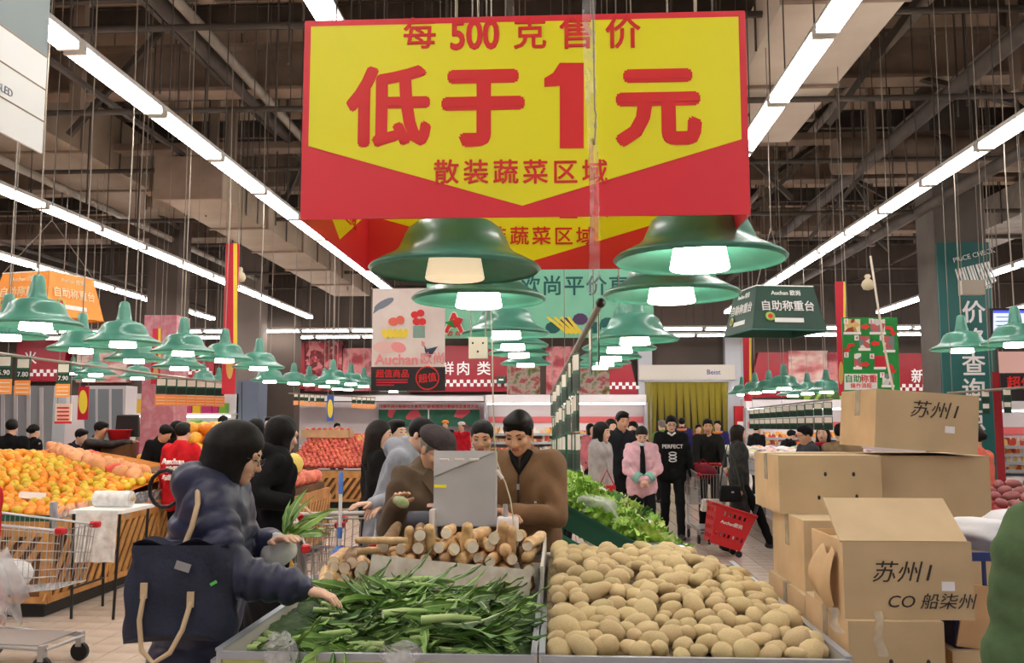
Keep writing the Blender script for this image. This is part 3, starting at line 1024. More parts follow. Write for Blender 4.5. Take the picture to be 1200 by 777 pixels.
sloped('fascia_panel', 'red fascia panel with white checks and meat lettering behind the poster', 478, 594, 478, 594, 405, 459, m_sred, True, '鲜肉类', ((524, 543, 567), (432, 432, 432)))
sloped('fascia_panel', 'red fascia panel with slanted end beside the strip curtain door', 712, 748, 712, 735, 408, 462, m_sred, True)
sloped('fascia_panel', 'plain red fascia panel beside the minced meat picture', 312, 357, 337, 357, 402, 455, m_sred, False)
sloped('fascia_panel', 'red fascia panel past the strip curtain door', 876, 924, 889, 924, 413, 466, m_sred, False)
sloped('fascia_panel', 'red fascia panel with fresh food lettering beyond the instruction board', 1052, 1108, 1052, 1108, 414, 464, m_sred, True, '新鲜', ((1076, 1098), (441, 441)))
sloped('fascia_panel', 'crimson fascia panel with white flower and checks behind orange lamps', 18, 72, 20, 80, 397, 447, m_sred, True, '米', ((36,), (420,)))
sloped('fascia_panel', 'crimson fascia panel with checks beside the pink column', 196, 250, 196, 252, 405, 445, m_sred, True)
picture('framed picture of dark red minced meat on the far wall', 357, 400, 401, 458, m_mince)
picture('wide picture of pink cured meat beside the minced meat picture', 401, 408, 440, 458, m_meat)
picture('picture of marbled raw meat behind the price tag rail', 640, 406, 676, 462, m_meat)
picture('pale flowery poster of meat cuts under the mint banner', 594, 424, 633, 462, m_sausage, SY - 6)
picture('second pale flowery poster behind the price tag rail', 668, 424, 714, 462, m_sausage, SY - 6)
picture('picture of sliced marbled bacon past the strip curtain door', 925, 411, 970, 456, m_meat2)
picture('picture of sliced red beef beside the sliced bacon picture', 970, 413, 984, 456, m_meat)
picture('pale picture of rolled meat behind the orange stand lamps', 88, 410, 150, 448, m_meat2)
picture('narrow green herb picture under the sliced bacon picture', 925, 457, 984, 470, M_multi('print_herbs', [(60, 90, 40), (140, 170, 70), (40, 60, 30)], 7))
ti = board('hanging_sign', 'tiny dark exit-style sign before the red meat fascia', 'sign', 582, 441, 592, 449, SY - 0.3, m_dgreen, 0.64, hang=False)
ti['label'] = 'small dark green sign at the end of the red meat fascia'
brect(ti, 'white_arrow', 584.5, 444, 590, 446, m_white, -0.01)
# white boards carrying the green meat charts
mc = board('wall_chart', 'green meat cut chart with red heading on the far white wall', 'wall chart', 443, 474, 562, 500, SY, M_multi('print_meat_chart', [(30, 98, 70), (34, 104, 76), (200, 70, 84), (28, 92, 66), (32, 100, 72)], 3.2), 0.03, hang=False)
brect(mc, 'white_heading_strip', 443, 472, 562, 480, m_wallw, -0.01)
btext(mc, '冷鲜牛肉分割部位及食用方法', 474, 476.5, 4.6, m_lred, 0.02, dy=-0.015)
btext(mc, '冷鲜猪肉分割部位及食用方法', 531, 476.5, 4.6, m_lred, 0.02, dy=-0.015)
brect(mc, 'divider', 501.5, 480, 503, 500, m_white, -0.012)


def cooler(label, x0, x1, ytop, Y, mat, nsh=4):
    c = W((x0 + x1) / 2, 493, Y)
    w = (x1 - x0) / F * Y
    h = W((x0 + x1) / 2, ytop, Y).z
    t = thing('open_cooler', label, 'cooler', (c.x, Y, 0))
    MB().bb(-w / 2, w / 2, 0.55, 0.62, 0.0, h).build('back_panel', m_shelf, t)
    MB().bb(-w / 2, w / 2, -0.15, 0.6, 0.0, 0.45).build('base', m_shelf, t)
    for sx in (-1, 1):
        MB().bb(sx * w / 2 - 0.03, sx * w / 2 + 0.03, -0.15, 0.62, 0, h).build('side_panel', m_lgrey, t)
    MB().bb(-w / 2, w / 2, -0.1, 0.62, h, h + 0.22).build('canopy', m_shelf, t)
    MB().bb(-w / 2, w / 2, -0.06, 0.0, h - 0.05, h - 0.01).build('canopy_lamp', m_cool, t)
    MB().bb(-w / 2, w / 2, 0.52, 0.54, h - 0.55, h - 0.38).build('pink_band', M('band_pink', (238, 120, 124), 0.5), t)
    for i in range(nsh):
        z = 0.55 + i * (h - 1.2) / nsh
        MB().bb(-w / 2, w / 2, 0.05, 0.55, z, z + 0.03).build('shelf', m_shelf, t)
        MB().bb(-w / 2, w / 2, 0.03, 0.05, z - 0.02, z + 0.05).build('price_strip', m_lgrey, t)
        pk = MB()
        x = -w / 2 + 0.1
        while x < w / 2 - 0.25:
            a = random.uniform(0.14, 0.26)
            pk.bb(x, x + a, 0.1, 0.4, z + 0.03, z + random.uniform(0.12, 0.22), random.randrange(2))
            x += a + 0.015
        g = pk.build('chilled_packs', [mat, m_goods], t)
        g['kind'] = 'stuff'
    return t


cooler('long open cooler with tiers of packed meat below the red fascia', 570, 756, 472, SY - 0.8, m_goods2)
cooler('open cooler with bright orange tiers past the strip curtain door', 876, 1000, 478, SY - 0.8, m_goods)
cooler('open cooler with packs beyond the price check column', 1168, 1290, 480, 20.0, m_goods)
cn = board('counter_canopy', 'long white light canopy over the far meat counter', 'canopy', 322, 464, 568, 471, SY - 0.5, m_shelf, 0.5, hang=False)
brect(cn, 'dark_underside', 322, 470, 568, 471.5, m_steel, -0.01)
ct = W(428, 493, SY - 0.9)
cn2 = thing('meat_counter', 'white low meat counter along the far wall', 'counter', (ct.x, SY - 0.9, 0))
MB().bb(-3.2, 3.2, 0, 0.7, 0, 0.9).build('body', m_shelf, cn2)
MB().bb(-3.25, 3.25, -0.05, 0.75, 0.9, 0.94).build('top', m_lgrey, cn2)
tag(MB().bb(-0.2, 0.2, 0, 0.3, 0, 4.3).build('wall_pier', m_lgrey, None, (W(757, 493, SY).x, SY, 0)), 'grey pier beside the strip curtain door', None, None, 'structure')
tag(MB().bb(-0.25, 0.25, 0, 0.3, 0, 4.3).build('wall_pier', m_lgrey, None, (W(862, 493, SY).x, SY, 0)), 'second grey pier beside the strip curtain door', None, None, 'structure')
# door with yellow strip curtain
dp = W(805, 445, SY - 0.1)
dr = tag(MB().bb(-1.2, 1.2, 0.2, 0.3, 0, dp.z).build('door_1', M('doorway_dark', (40, 40, 44), 0.8), None, (dp.x, SY - 0.1, 0)), 'dark loading doorway behind a yellow strip curtain', None, None, 'structure')
MB().bb(-1.35, 1.35, 0.0, 0.3, dp.z, dp.z + 0.42).build('shutter_box', M('shutter_beige', (190, 184, 174), 0.6), dr)
text('Beist', 0.2, dr, (0.75, -0.006, dp.z + 0.22), (PI / 2, 0, 0), M('print_blue', (60, 70, 140), 0.5), 0.0, ext=0.003)
MB().bb(-1.2, 1.2, 0.03, 0.16, dp.z - 0.06, dp.z).build('curtain_rail', m_lgrey, dr)
m_strip = M_film('yellow_strip_film', (150, 136, 30), 0.68, 0.3, 0.03)
rs = random.Random(4)
for i in range(13):
    x = -1.08 + i * 0.18
    gat = rs.uniform(-0.12, 0.12) * (1 if i % 3 else 0.3)

    def stf(u, v, x=x, gat=gat):
        return (x + (v - 0.5) * 0.2 * (1 - 0.35 * math.sin(u * PI * 0.8)) + gat * u, 0.08 + 0.03 * math.sin(v * 7 + u * 3), dp.z - 0.05 - u * (dp.z - 0.1))
    MB().grid(stf, 8, 3).build('curtain_strip', m_strip, dr)
ex = board('fire_cabinet', 'red upright fire cabinet panel beside the strip curtain door', 'panel', 862, 476, 873, 530, SY - 0.6, M('panel_fire_red', (190, 22, 34), 0.5), 0.2, hang=False)
brect(ex, 'white_label', 864, 494, 871, 500, m_white, -0.01)

# pink-wrapped column among the fruit stands
cp = W(184, 493, 17.0)
tag(MB().bb(-0.3, 0.3, 0, 0.6, 0, ZC).bb(-0.32, 0.32, -0.02, 0.62, 0.4, 3.7, 1).build('wall_column', [m_walld, M_multi('pink_wrap', [(206, 150, 156), (190, 110, 122), (214, 170, 172)], 3, vor=False)], None, (cp.x, 17.0, 0)), 'column wrapped in faded pink print behind the orange stand', None, None, 'structure')
cp = W(284, 493, 22.0)
tag(MB().bb(-0.4, 0.4, 0, 0.5, 0, ZC).build('wall_column', m_wallg, None, (cp.x, 22.0, 0)), 'plain brown-grey column near the apple stand', None, None, 'structure')
cp = W(322, 493, 23.0)
tag(MB().bb(-0.5, 0.5, 0, 0.5, 0, ZC).build('wall_column', m_walld, None, (cp.x, 23.0, 0)), 'wide dusky pier near the white meat wall', None, None, 'structure')

# price tag rails with hanging tags
m_tagg = M('tag_green', (26, 88, 62), 0.5)
m_tagw = M('tag_paper', (236, 226, 214), 0.6)
m_tago = M('tag_orange', (246, 156, 76), 0.6)
m_dark = M('tag_dark', (24, 46, 38), 0.5)
tagA = MB().bb(-0.08, 0.08, -0.002, 0.002, -0.24, 0).mesh('card', m_tagg)
tagB = MB().bb(-0.066, 0.066, -0.004, 0.004, -0.11, -0.012).mesh('paper_slip', m_tagw)
tagC = MB().bb(-0.068, 0.068, -0.0035, 0.0035, -0.225, -0.135).mesh('price_window', m_dark)
tagD = MB().bb(-0.09, 0.09, -0.002, 0.002, -0.41, -0.25).mesh('orange_card', m_tago)
tagL = MB().bb(-0.07, 0.07, -0.004, 0.004, -0.005, 0.005).mesh('printed_line', m_tagw)


def price_tag(p, rz, label, group, sc=1.0, orange=False, price=None):
    t = thing('price_tag', label, 'price tag', p, rz, group)
    t.scale = (sc,) * 3
    inst('card', tagA, t)
    inst('paper_slip', tagB, t)
    inst('price_window', tagC, t)
    if orange:
        d = inst('orange_card', tagD, t)
        for k in range(3):
            inst('printed_line', tagL, d, (0, 0, -0.29 - k * 0.045))
    if price:
        text(price, 0.075, t, (0, -0.006, -0.18), (PI / 2, 0, 0), m_white, 0.01)
    return t


def rail(label, a, b, r=0.012, hangers=True):
    t = thing('tag_rail', label, 'tag rail', a)
    d = Vector(b) - Vector(a)
    MB().tube([(0, 0, 0), d], r, 8).build('bar', m_pipe, t)
    if hangers:
        for f_ in (0.06, 0.5, 0.94):
            q = d * f_
            MB().tube([q, (q.x, q.y, ZC - a[2])], 0.003, 5).build('hanging_wire', m_pipe, t)
    return t


# centre rail over the lettuce
ra, rb = W(704, 355, 3.9), W(646, 462, 10.5)
rl = rail('steel tag rail with black end cap running over the lettuce crates', ra, rb, 0.017)
MB().ball((0, 0, 0), 0.022, 12).build('end_cap', m_black, rl)
rs = random.Random(11)
for i in range(16):
    f_ = (0.02, 0.09, 0.27, 0.29, 0.31, 0.35, 0.38, 0.42, 0.46, 0.5, 0.56, 0.62, 0.68, 0.75, 0.83, 0.93)[i]
    p = Vector(ra).lerp(Vector(rb), f_)
    nn = 1 if i < 2 else 3
    price_tag((p.x, p.y, p.z - 0.03), PI / 2 + rs.uniform(-0.3, 0.3), 'green price tag on the steel rail over the lettuce, seen nearly edge on', 'price tags over the lettuce', 1.0)
    for k in range(1, nn):
        price_tag((p.x + rs.uniform(-0.02, 0.02), p.y, p.z - 0.03 - 0.25 * k), PI / 2 + rs.uniform(-0.35, 0.35), 'green price tag on the steel rail over the lettuce, seen nearly edge on', 'price tags over the lettuce', 1.0)
# left rail over oranges
ra, rb = W(-20, 412, 6.2), W(262, 449, 11.5)
rail('long thin tag rail with orange cards above the orange stand', ra, rb, 0.012)
for px, pr_ in ((6, '5.90'), (28, '7.80'), (75, '7.90')):
    f_ = (px + 20) / 282
    zz = [t for t in range(0, 1001) if True]
    best = min(zz, key=lambda k: abs((lambda q: q[0])(((Vector(ra).lerp(Vector(rb), k / 1000) - Vector((0, 0, CAMH))).dot(_r) / (Vector(ra).lerp(Vector(rb), k / 1000) - Vector((0, 0, CAMH))).dot(_f) * F + 600 - px,))))
    p = Vector(ra).lerp(Vector(rb), best / 1000)
    price_tag((p.x, p.y, p.z - 0.008), 0.0, 'green price tag reading %s with orange card above the oranges' % pr_, 'price tags over the oranges', 0.7, True, pr_)
for i in range(7):
    p = W(186, 443, 11.2).lerp(W(264, 447, 12.2), 0.04 + i * 0.145)
    price_tag(p, 0.0, 'small price tag with orange card over the mandarins and pomelos', 'price tags over the mandarins', 0.85, True)
rail('thin tag rail above the mandarins and pomelos', W(186, 443, 11.2), W(264, 447, 12.2), 0.01)
# apple rail
rail('thin tag rail above the far apple stand', W(338, 461, 16), W(440, 466, 16), 0.01)
for px in (347, 354, 359, 366, 373, 378, 415, 421, 427, 432, 437):
    price_tag(W(338, 461, 16).lerp(W(440, 466, 16), (px - 338) / 102), 0.0, 'small price tag with orange card over the far apples', 'price tags over the apples', 0.5, True)
bt_ = board('hanging_card', 'blue-edged card with a yellow oval hanging over the far apples', 'card', 383, 463, 391, 494, 15.8, M('card_blue', (60, 90, 170), 0.5), hang=True)
bpoly(bt_, 'yellow_oval', ell(387, 479, 3, 11), m_yellow, -0.006)
# vegetable rack rail
rail('tag rail with double rows of tags over the packed vegetables', W(878, 479, 15), W(975, 468, 9.8), 0.012)
for i, px in enumerate((886, 890, 894, 899, 909, 914, 919, 929, 934, 944, 952, 966)):
    f_ = (px - 878) / 97
    Y = 15 - 5.2 * f_ ** 0.7
    p = W(878, 479, 15).lerp(W(975, 468, 9.8), min(0.97, 0.05 + i * 0.083))
    for k in range(2):
        price_tag((p.x, p.y, p.z - 0.02 - 0.16 * k), 0.0, 'small green price tag over the packed vegetable racks', 'price tags over the vegetable racks', 0.62)
rail('thin tag rail in front of the teal column sign', W(1110, 461, 7.4), W(1215, 453, 7.0), 0.01)
for px, py in ((1156, 464), (1181, 462)):
    for k in range(2):
        p = W(1110, 461, 7.4).lerp(W(1215, 453, 7.0), (px - 1110) / 105)
        price_tag((p.x, p.y, p.z - 0.1 * k), 0.0, 'green framed price card hanging before the teal column sign', 'price cards before the column', 0.36 if k else 0.42)

# pale cabinets and a red banner along the far left
t = board('display_cabinet', 'tall pale glass-fronted cabinet behind the leather jacket man', 'cabinet', 96, 452, 146, 589, 18.0, m_shelf, 0.5, hang=False)
for i in range(3):
    brect(t, 'glass_pane', 99 + i * 16, 456, 112 + i * 16, 520, M('pane_grey', (150, 160, 168), 0.1), -0.01)
t = board('display_cabinet', 'grey ribbed cabinet with bright panels behind the tag cards', 'cabinet', -10, 452, 62, 584, 19.0, m_lgrey, 0.5, hang=False)
for i in range(4):
    brect(t, 'upright_rib', 2 + i * 15, 454, 6 + i * 15, 540, m_shelf, -0.03)
t = board('oval_banner', 'red hanging banner with a big gold oval above the leather jacket man', 'banner', 91, 453, 104, 492, 14.0, m_crim)
bpoly(t, 'gold_oval', ell(97.5, 471, 5, 14), m_yellow, -0.01)
t = board('notice_card', 'pale red-printed notice card hanging above the leather jacket man', 'card', 64, 473, 84, 496, 9.5, m_tagw)
for i in range(4):
    brect(t, 'printed_line', 67, 477 + i * 4.5, 81, 479 + i * 4.5, m_lred, -0.004)
brect(t, 'red_border', 64, 494, 84, 496.5, m_lred, -0.004)

# ------------------------------------------------------------------ front bins
RIM, BY0, BY1 = 0.92, 2.85, 4.72
m_frame = M('bin_grey_metal', (176, 180, 190), 0.35, 0.5)
m_panel = M('bin_panel_yellow', (214, 220, 150), 0.5, col2=(204, 210, 138), vs=4)
m_inner = M('bin_inner', (196, 190, 182), 0.6)


def bin_(label, x0, x1):
    t = thing('produce_bin', label, 'bin', ((x0 + x1) / 2, BY0, 0))
    w = (x1 - x0) / 2
    dl = BY1 - BY0
    MB().bb(-w + 0.01, w - 0.01, 0.005, 0.02, 0.25, RIM - 0.012).build('front_panel', m_panel, t)
    for sx in (-1, 1):
        MB().bb(sx * w - 0.008, sx * w + 0.008, 0.0, dl, 0.25, RIM + 0.01).build('side_panel', m_inner, t)
        for y in (0.03, dl - 0.03):
            MB().bb(sx * w - 0.03, sx * w + 0.01 if sx > 0 else sx * w + 0.03, y - 0.02, y + 0.02, 0, RIM - 0.02).build('leg', m_frame, t)
    MB().bb(-w, w, dl - 0.02, dl, 0.25, RIM).build('back_panel', m_inner, t)
    MB().bb(-w, w, -0.012, 0.006, RIM - 0.012, RIM + 0.01).build('front_rim', m_frame, t)
    for sx in (-1, 1):
        MB().bb(sx * w - 0.012, sx * w + 0.012, 0.0, dl, RIM + 0.01, RIM + 0.018).build('side_rim', m_frame, t)
    MB().bb(-w, w, 0, dl, 0.55, 0.6).build('bottom_board', m_inner, t)
    return t


XL0, XL1 = W(265, 493, BY0).x, W(626, 493, BY0).x
XR0, XR1 = XL1 + 0.02, W(985, 493, BY0).x
bin_('grey rimmed bin with a pale yellow front, heaped with celtuce and yams', XL0, XL1)
bin_('grey rimmed bin heaped with potatoes', XR0, XR1)


def ico(n, fn, name, mats, sub=2):
    me = bpy.data.meshes.new(name)
    bm = bmesh.new()
    bmesh.ops.create_icosphere(bm, subdivisions=sub, radius=1.0)
    for v in bm.verts:
        v.co = Vector(fn(v.co))
    for f in bm.faces:
        f.smooth = True
    bm.to_mesh(me)
    bm.free()
    return obj_mats(me, mats)


def lump(seed, amp=0.08, fx=1.0):
    r = random.Random(seed)
    k = [(r.uniform(1, 2.6), r.uniform(1, 2.6), r.uniform(1, 2.6), r.uniform(0, 6)) for _ in range(4)]

    def fn(p):
        d = sum(math.sin(a * p.x + b * p.y + c * p.z + e) for a, b, c, e in k) / 4
        return p * (1 + amp * d)
    return fn


m_pot = M('potato_skin', (218, 196, 150), 0.8, col2=(178, 154, 112), vs=26, bump=0.25, bs=45, rnd=0.09)
pots = []
for i in range(8):
    f_ = lump(i, 0.24)
    rr = random.Random(i)
    sx, sy, sz = rr.uniform(1.1, 1.6), rr.uniform(0.95, 1.1), rr.uniform(0.8, 0.95)
    pots.append(ico(1, lambda p, f_=f_, sx=sx, sy=sy, sz=sz: (lambda q: (q.x * sx, q.y * sy, q.z * sz))(f_(p)), 'potato', m_pot))


def sstep(a, b, x):
    t = max(0.0, min(1.0, (x - a) / (b - a)))
    return t * t * (3 - 2 * t)


def pot_h(x, y):
    u = (x - XR0) / (XR1 - XR0)
    back = RIM + 0.0 + 0.145 * sstep(BY0 - 0.1, 4.0, y) - 0.10 * sstep(4.15, 4.6, y)
    side = 1 - 0.75 * sstep(0.62, 1.0, u) * sstep(BY0 + 0.2, 3.6, y)
    return RIM - 0.02 + (back - RIM) * side


rp = random.Random(21)
pl = []
tries = 0
while tries < 6000 and len(pl) < 292:
    tries += 1
    x, y = rp.uniform(XR0 + 0.05, XR1 - 0.045), rp.uniform(BY0 + 0.06, 4.5)
    if y > 4.1 and (x > XR1 - 0.28 or rp.random() < 0.3):
        continue
    r = rp.uniform(0.027, 0.043) * (1.12 if rp.random() < 0.2 else 1)
    ok = True
    for (a, b, c, q) in pl:
        if (a - x) ** 2 + (b - y) ** 2 < (0.86 * (r + q)) ** 2:
            ok = False
            break
    if ok:
        pl.append((x, y, pot_h(x, y) + r * 0.35 + rp.uniform(-0.008, 0.012), r))
n_top = len(pl)
for x, y, z, r in pl:
    o = inst('potato', rp.choice(pots), None, (x, y, z), (rp.uniform(-0.4, 0.4), rp.uniform(-0.4, 0.4), rp.uniform(0, 6.3)), r)
    tag(o, 'tan soil-dusted potato heaped in the front bin', 'potato', 'potatoes in the front bin')
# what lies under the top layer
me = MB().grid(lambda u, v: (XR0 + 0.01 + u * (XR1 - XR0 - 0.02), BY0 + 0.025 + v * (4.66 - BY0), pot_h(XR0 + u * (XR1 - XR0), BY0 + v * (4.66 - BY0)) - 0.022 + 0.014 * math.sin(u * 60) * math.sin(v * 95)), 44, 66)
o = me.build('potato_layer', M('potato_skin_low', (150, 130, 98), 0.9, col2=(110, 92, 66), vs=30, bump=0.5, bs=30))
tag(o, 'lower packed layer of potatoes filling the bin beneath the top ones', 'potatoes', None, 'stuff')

# ------------------------------------------------------------------ celtuce
m_leafd = M('leaf_dark', (44, 72, 33), 0.5, col2=(92, 130, 58), vs=18, rnd=0.3)
m_leafl = M('leaf_light', (142, 182, 88), 0.5, col2=(104, 152, 66), vs=12, rnd=0.12)
m_leafm = M('leaf_mid', (92, 136, 56), 0.5, col2=(150, 186, 96), vs=16, rnd=0.2)
m_rib = M('leaf_rib', (190, 208, 150), 0.5)
m_stem = M('celtuce_stem', (196, 210, 150), 0.5, col2=(130, 170, 84), vs=9)
m_cut = M('stem_cut', (232, 234, 206), 0.6)


def leaf_mesh(seed, Ln, wd, mat):
    r = random.Random(seed)
    bend, tw, ph = r.uniform(-1.3, 1.3), r.uniform(-2.2, 2.2), r.uniform(0, 6)
    droop = r.uniform(0.3, 1.1)
    b = MB()
    N = 9
    vs, fs, ms = [], [], []
    for i in range(N + 1):
        u = i / N
        w = wd * (0.25 + 1.6 * u * (1 - u) + 0.35 * math.sin(u * PI)) * (1 - u ** 6)
        x = Ln * u
        y = bend * 0.12 * u * u * Ln * 3
        z = -droop * 0.16 * u * u * Ln * 2 + 0.05 * Ln * math.sin(u * 3)
        a = tw * u
        for j, s in enumerate((-1, -0.5, -0.12, 0.12, 0.5, 1)):
            ruf = (0.35 * wd * math.sin(u * 24 + ph + j) if abs(s) == 1 else 0) + 0.25 * wd * abs(s)
            vs.append((x, y + s * w * math.cos(a) - ruf * math.sin(a), z + s * w * math.sin(a) + ruf * math.cos(a)))
    for i in range(N):
        for j in range(5):
            b.add([vs[i * 6 + j], vs[(i + 1) * 6 + j], vs[(i + 1) * 6 + j + 1], vs[i * 6 + j + 1]], [(0, 1, 2, 3)], 1 if j == 2 else 0, True)
    me = b.mesh('leaf', [mat, m_rib])
    bm = bmesh.new()
    bm.from_mesh(me)
    bmesh.ops.remove_doubles(bm, verts=bm.verts, dist=1e-5)
    bm.to_mesh(me)
    bm.free()
    return me


leaves = [leaf_mesh(i, 0.2 + 0.012 * (i % 7), 0.0105 + 0.005 * (i % 4), (m_leafl, m_leafd, m_leafm)[(0, 1, 2, 1, 2, 1)[i % 6]]) for i in range(18)]
stems = []
for i in range(5):
    rr = random.Random(i + 50)
    ln = rr.uniform(0.1, 0.19)
    b = MB()
    b.tube([(0, 0, 0), (ln * 0.5, rr.uniform(-0.01, 0.01), 0.003), (ln, rr.uniform(-0.01, 0.01), 0.0)], [0.0115, 0.01, 0.005], 10, 0)
    b.tube([(-0.001, 0, 0), (0.0, 0, 0)], 0.0112, 10, 1)
    stems.append((b.mesh('stem', [m_stem, m_cut]), ln))
rc = random.Random(31)


def green_h(x, y):
    u = (x - XL0) / (XL1 - XL0)
    return RIM - 0.03 + 0.06 * sstep(BY0, 3.35, y) * (0.55 + 0.45 * math.sin(min(1, max(0, u)) * PI))


def celtuce(x, y, z, rz, tilt, nl, label, group, sc_k=1.0):
    t = thing('celtuce', label, 'vegetable', (x, y, z), rz, group)
    t.rotation_euler = (rc.uniform(-0.5, 0.5), tilt, rz)
    sm, ln = rc.choice(stems)
    inst('stem', sm, t)
    for k in range(nl):
        f_ = rc.uniform(0.08, 1.0)
        a = rc.uniform(0, 6.28)
        inst('leaf', rc.choice(leaves), t, (ln * f_, 0.008 * math.cos(a), 0.008 * math.sin(a) + 0.004), (a * 0.6, rc.uniform(-0.12, 0.25), rc.uniform(-0.7, 0.7)), rc.uniform(0.65, 1.0))
    t.scale = (sc_k,) * 3
    return t


for i in range(72):
    y = BY0 + 0.1 + 0.74 * ((i * 0.618) % 1.0)
    x = rc.uniform(XL0 + 0.05, XL1 - 0.22)
    rz = rc.uniform(-0.75, 0.75) if rc.random() < 0.74 else PI + rc.uniform(-0.4, 0.2)
    if rz > 1.5:
        x = max(x, XL0 + 0.5)
    else:
        x = min(x, XL1 - 0.34)
    celtuce(x, y, green_h(x, y) + rc.uniform(0.0, 0.03), rz, rc.uniform(-0.1, 0.1), 12, 'leafy dark green celtuce lying in the front bin', 'celtuce in the front bin')
for i in range(5):
    xs_ = (XL0 + 0.3, XL0 + 0.36, XL0 + 0.42, XL0 + 0.62, XL0 + 0.48)[i]
    celtuce(xs_, (3.66, 3.58, 3.7, 2.98, 3.05)[i], green_h(xs_, 3.4) + 0.055, (0.05, 0.1, -0.05, 0.15, 0.5)[i], 0.0, 2, 'pale thick-stemmed celtuce resting on top of the celtuce heap', 'pale celtuce on the heap', 1.25)
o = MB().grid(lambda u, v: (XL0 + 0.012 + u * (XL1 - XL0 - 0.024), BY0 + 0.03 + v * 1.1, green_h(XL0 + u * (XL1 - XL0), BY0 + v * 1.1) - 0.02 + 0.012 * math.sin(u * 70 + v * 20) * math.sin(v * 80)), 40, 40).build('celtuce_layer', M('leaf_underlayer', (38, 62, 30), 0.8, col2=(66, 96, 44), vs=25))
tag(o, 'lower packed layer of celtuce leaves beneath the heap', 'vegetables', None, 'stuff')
# leaves trailing over the front rim
for i, px in enumerate((352, 372, 392, 405, 470)):
    p = W(px, 757, BY0 - 0.01)
    o = inst('loose_leaf', leaves[(i * 3 + 1) % 18], None, (p.x, BY0 - 0.02, RIM + 0.015), (0, 1.35, -PI / 2 + rc.uniform(-0.2, 0.2)), 0.5)
    tag(o, 'green leaf trailing over the grey bin rim', 'leaf', 'leaves over the bin rim')
# styrofoam divider and yams
dv = MB().box((0, 0, 0), (0.70, 0.02, 0.17)).build('divider_board', M('foam_white', (214, 206, 196), 0.8, col2=(186, 172, 158), vs=14), None, (W(528, 493, 3.95).x, 3.93, RIM + 0.035), (-0.35, 0.085, 0))
tag(dv, 'dirty white foam board dividing the celtuce from the yams', 'board')
dv = MB().bb(-0.006, 0.006, 0, 0.9, -0.05, 0.16).build('divider_board', m_inner, None, (XL1 + 0.008, 3.6, RIM))
tag(dv, 'thin upright board between the yams and the potatoes', 'board')
m_yam = M('yam_skin', (230, 196, 148), 0.7, col2=(200, 160, 114), vs=18, bump=0.3, bs=60, rnd=0.1)
m_ycut = M('yam_cut', (246, 238, 222), 0.6, col2=(232, 218, 196), vs=20)
m_yhair = M('yam_dark_skin', (148, 112, 78), 0.8, col2=(110, 80, 54), vs=25, bump=0.5, bs=70, rnd=0.1)
yams = []
for i in range(7):
    rr = random.Random(i + 90)
    ln, r = rr.uniform(0.3, 0.4), rr.uniform(0.026, 0.033)
    b = MB()
    pts = [(rr.uniform(-0.004, 0.004), k * ln / 6, rr.uniform(-0.004, 0.004)) for k in range(7)]
    rs_ = [r * f_ for f_ in (0.93, 1.02, 1.0, 0.98, 1.02, 0.95, 0.72)]
    rnd_end = i in (4, 5, 6)
    if rnd_end:
        pts = [(0, -0.026, 0), (0, -0.022, 0), (0, -0.012, 0)] + pts
        rs_ = [r * 0.25, r * 0.6, r * 0.86] + rs_
    b.tube(pts, rs_, 12, 0)
    if not rnd_end:
        b.tube([(pts[0][0], -0.0015, pts[0][2]), (pts[0][0], -0.0005, pts[0][2])], rs_[0] * 0.95, 12, 1)
    yams.append(b.mesh('yam', [m_yhair if i == 3 else m_yam, m_ycut]))
ry = random.Random(5)
XY0, XY1 = W(372, 493, 4.1).x, W(632, 493, 4.1).x
for row in range(6):
    n = (13, 14, 13, 13, 12, 6)[row]
    for i in range(n):
        f_ = (i + 0.5) / n
        x = XY0 + 0.04 + f_ * (XY1 - XY0 - 0.06) + ry.uniform(-0.012, 0.012)
        if row == 5:
            x = XY0 + 0.32 + f_ * (XY1 - XY0 - 0.36)
        z = RIM - 0.03 + row * 0.048 + ry.uniform(-0.01, 0.01)
        if f_ < 0.25:
            z -= row * 0.018
        k = ry.randrange(4) if ry.random() < 0.72 else 4 + ry.randrange(3)
        o = inst('yam', yams[k], None, (x, 4.02 + ry.uniform(-0.035, 0.05) + row * 0.012, z), (ry.uniform(-0.1, 0.18), ry.uniform(0, 6), ry.uniform(-0.28, 0.28)))
        tag(o, 'tan yam with its end toward the celtuce, stacked behind the foam board' if k > 3 else 'tan yam with a white cut end, stacked behind the foam board', 'yam', 'yams with rounded ends' if k > 3 else 'yams with cut ends')
for px, py, rx, rzz in ((480, 622, 0.9, 0.1), (492, 624, 0.85, -0.05), (503, 620, 1.0, 0.05), (548, 618, 0.8, 0.35), (590, 617, 0.85, 0.3), (599, 622, 1.0, 0.18)):
    p = W(px, py, 4.1)
    o = inst('yam', yams[4 + (px % 3)], None, (p.x, 4.1, p.z), (-rx, 0, PI + rzz), 0.85)
    o.rotation_euler = (-(PI / 2) + 0.45, 0.0, rzz)
    tag(o, 'tan yam standing tip up on top of the yam stack', 'yam', 'upright yams')
for i, (px, py) in enumerate(((424, 634), (420, 648))):
    p = W(px, py, 3.98)
    o = inst('yam', yams[(4, 0, 5)[i]], None, (p.x - 0.02, 4.0 + 0.02 * i, p.z), (0, 0.1, -PI / 2 + 0.5 * i), 0.62)
    tag(o, 'slim tan yam lying crosswise at the end of the yam stack', 'yam', 'crosswise yams')

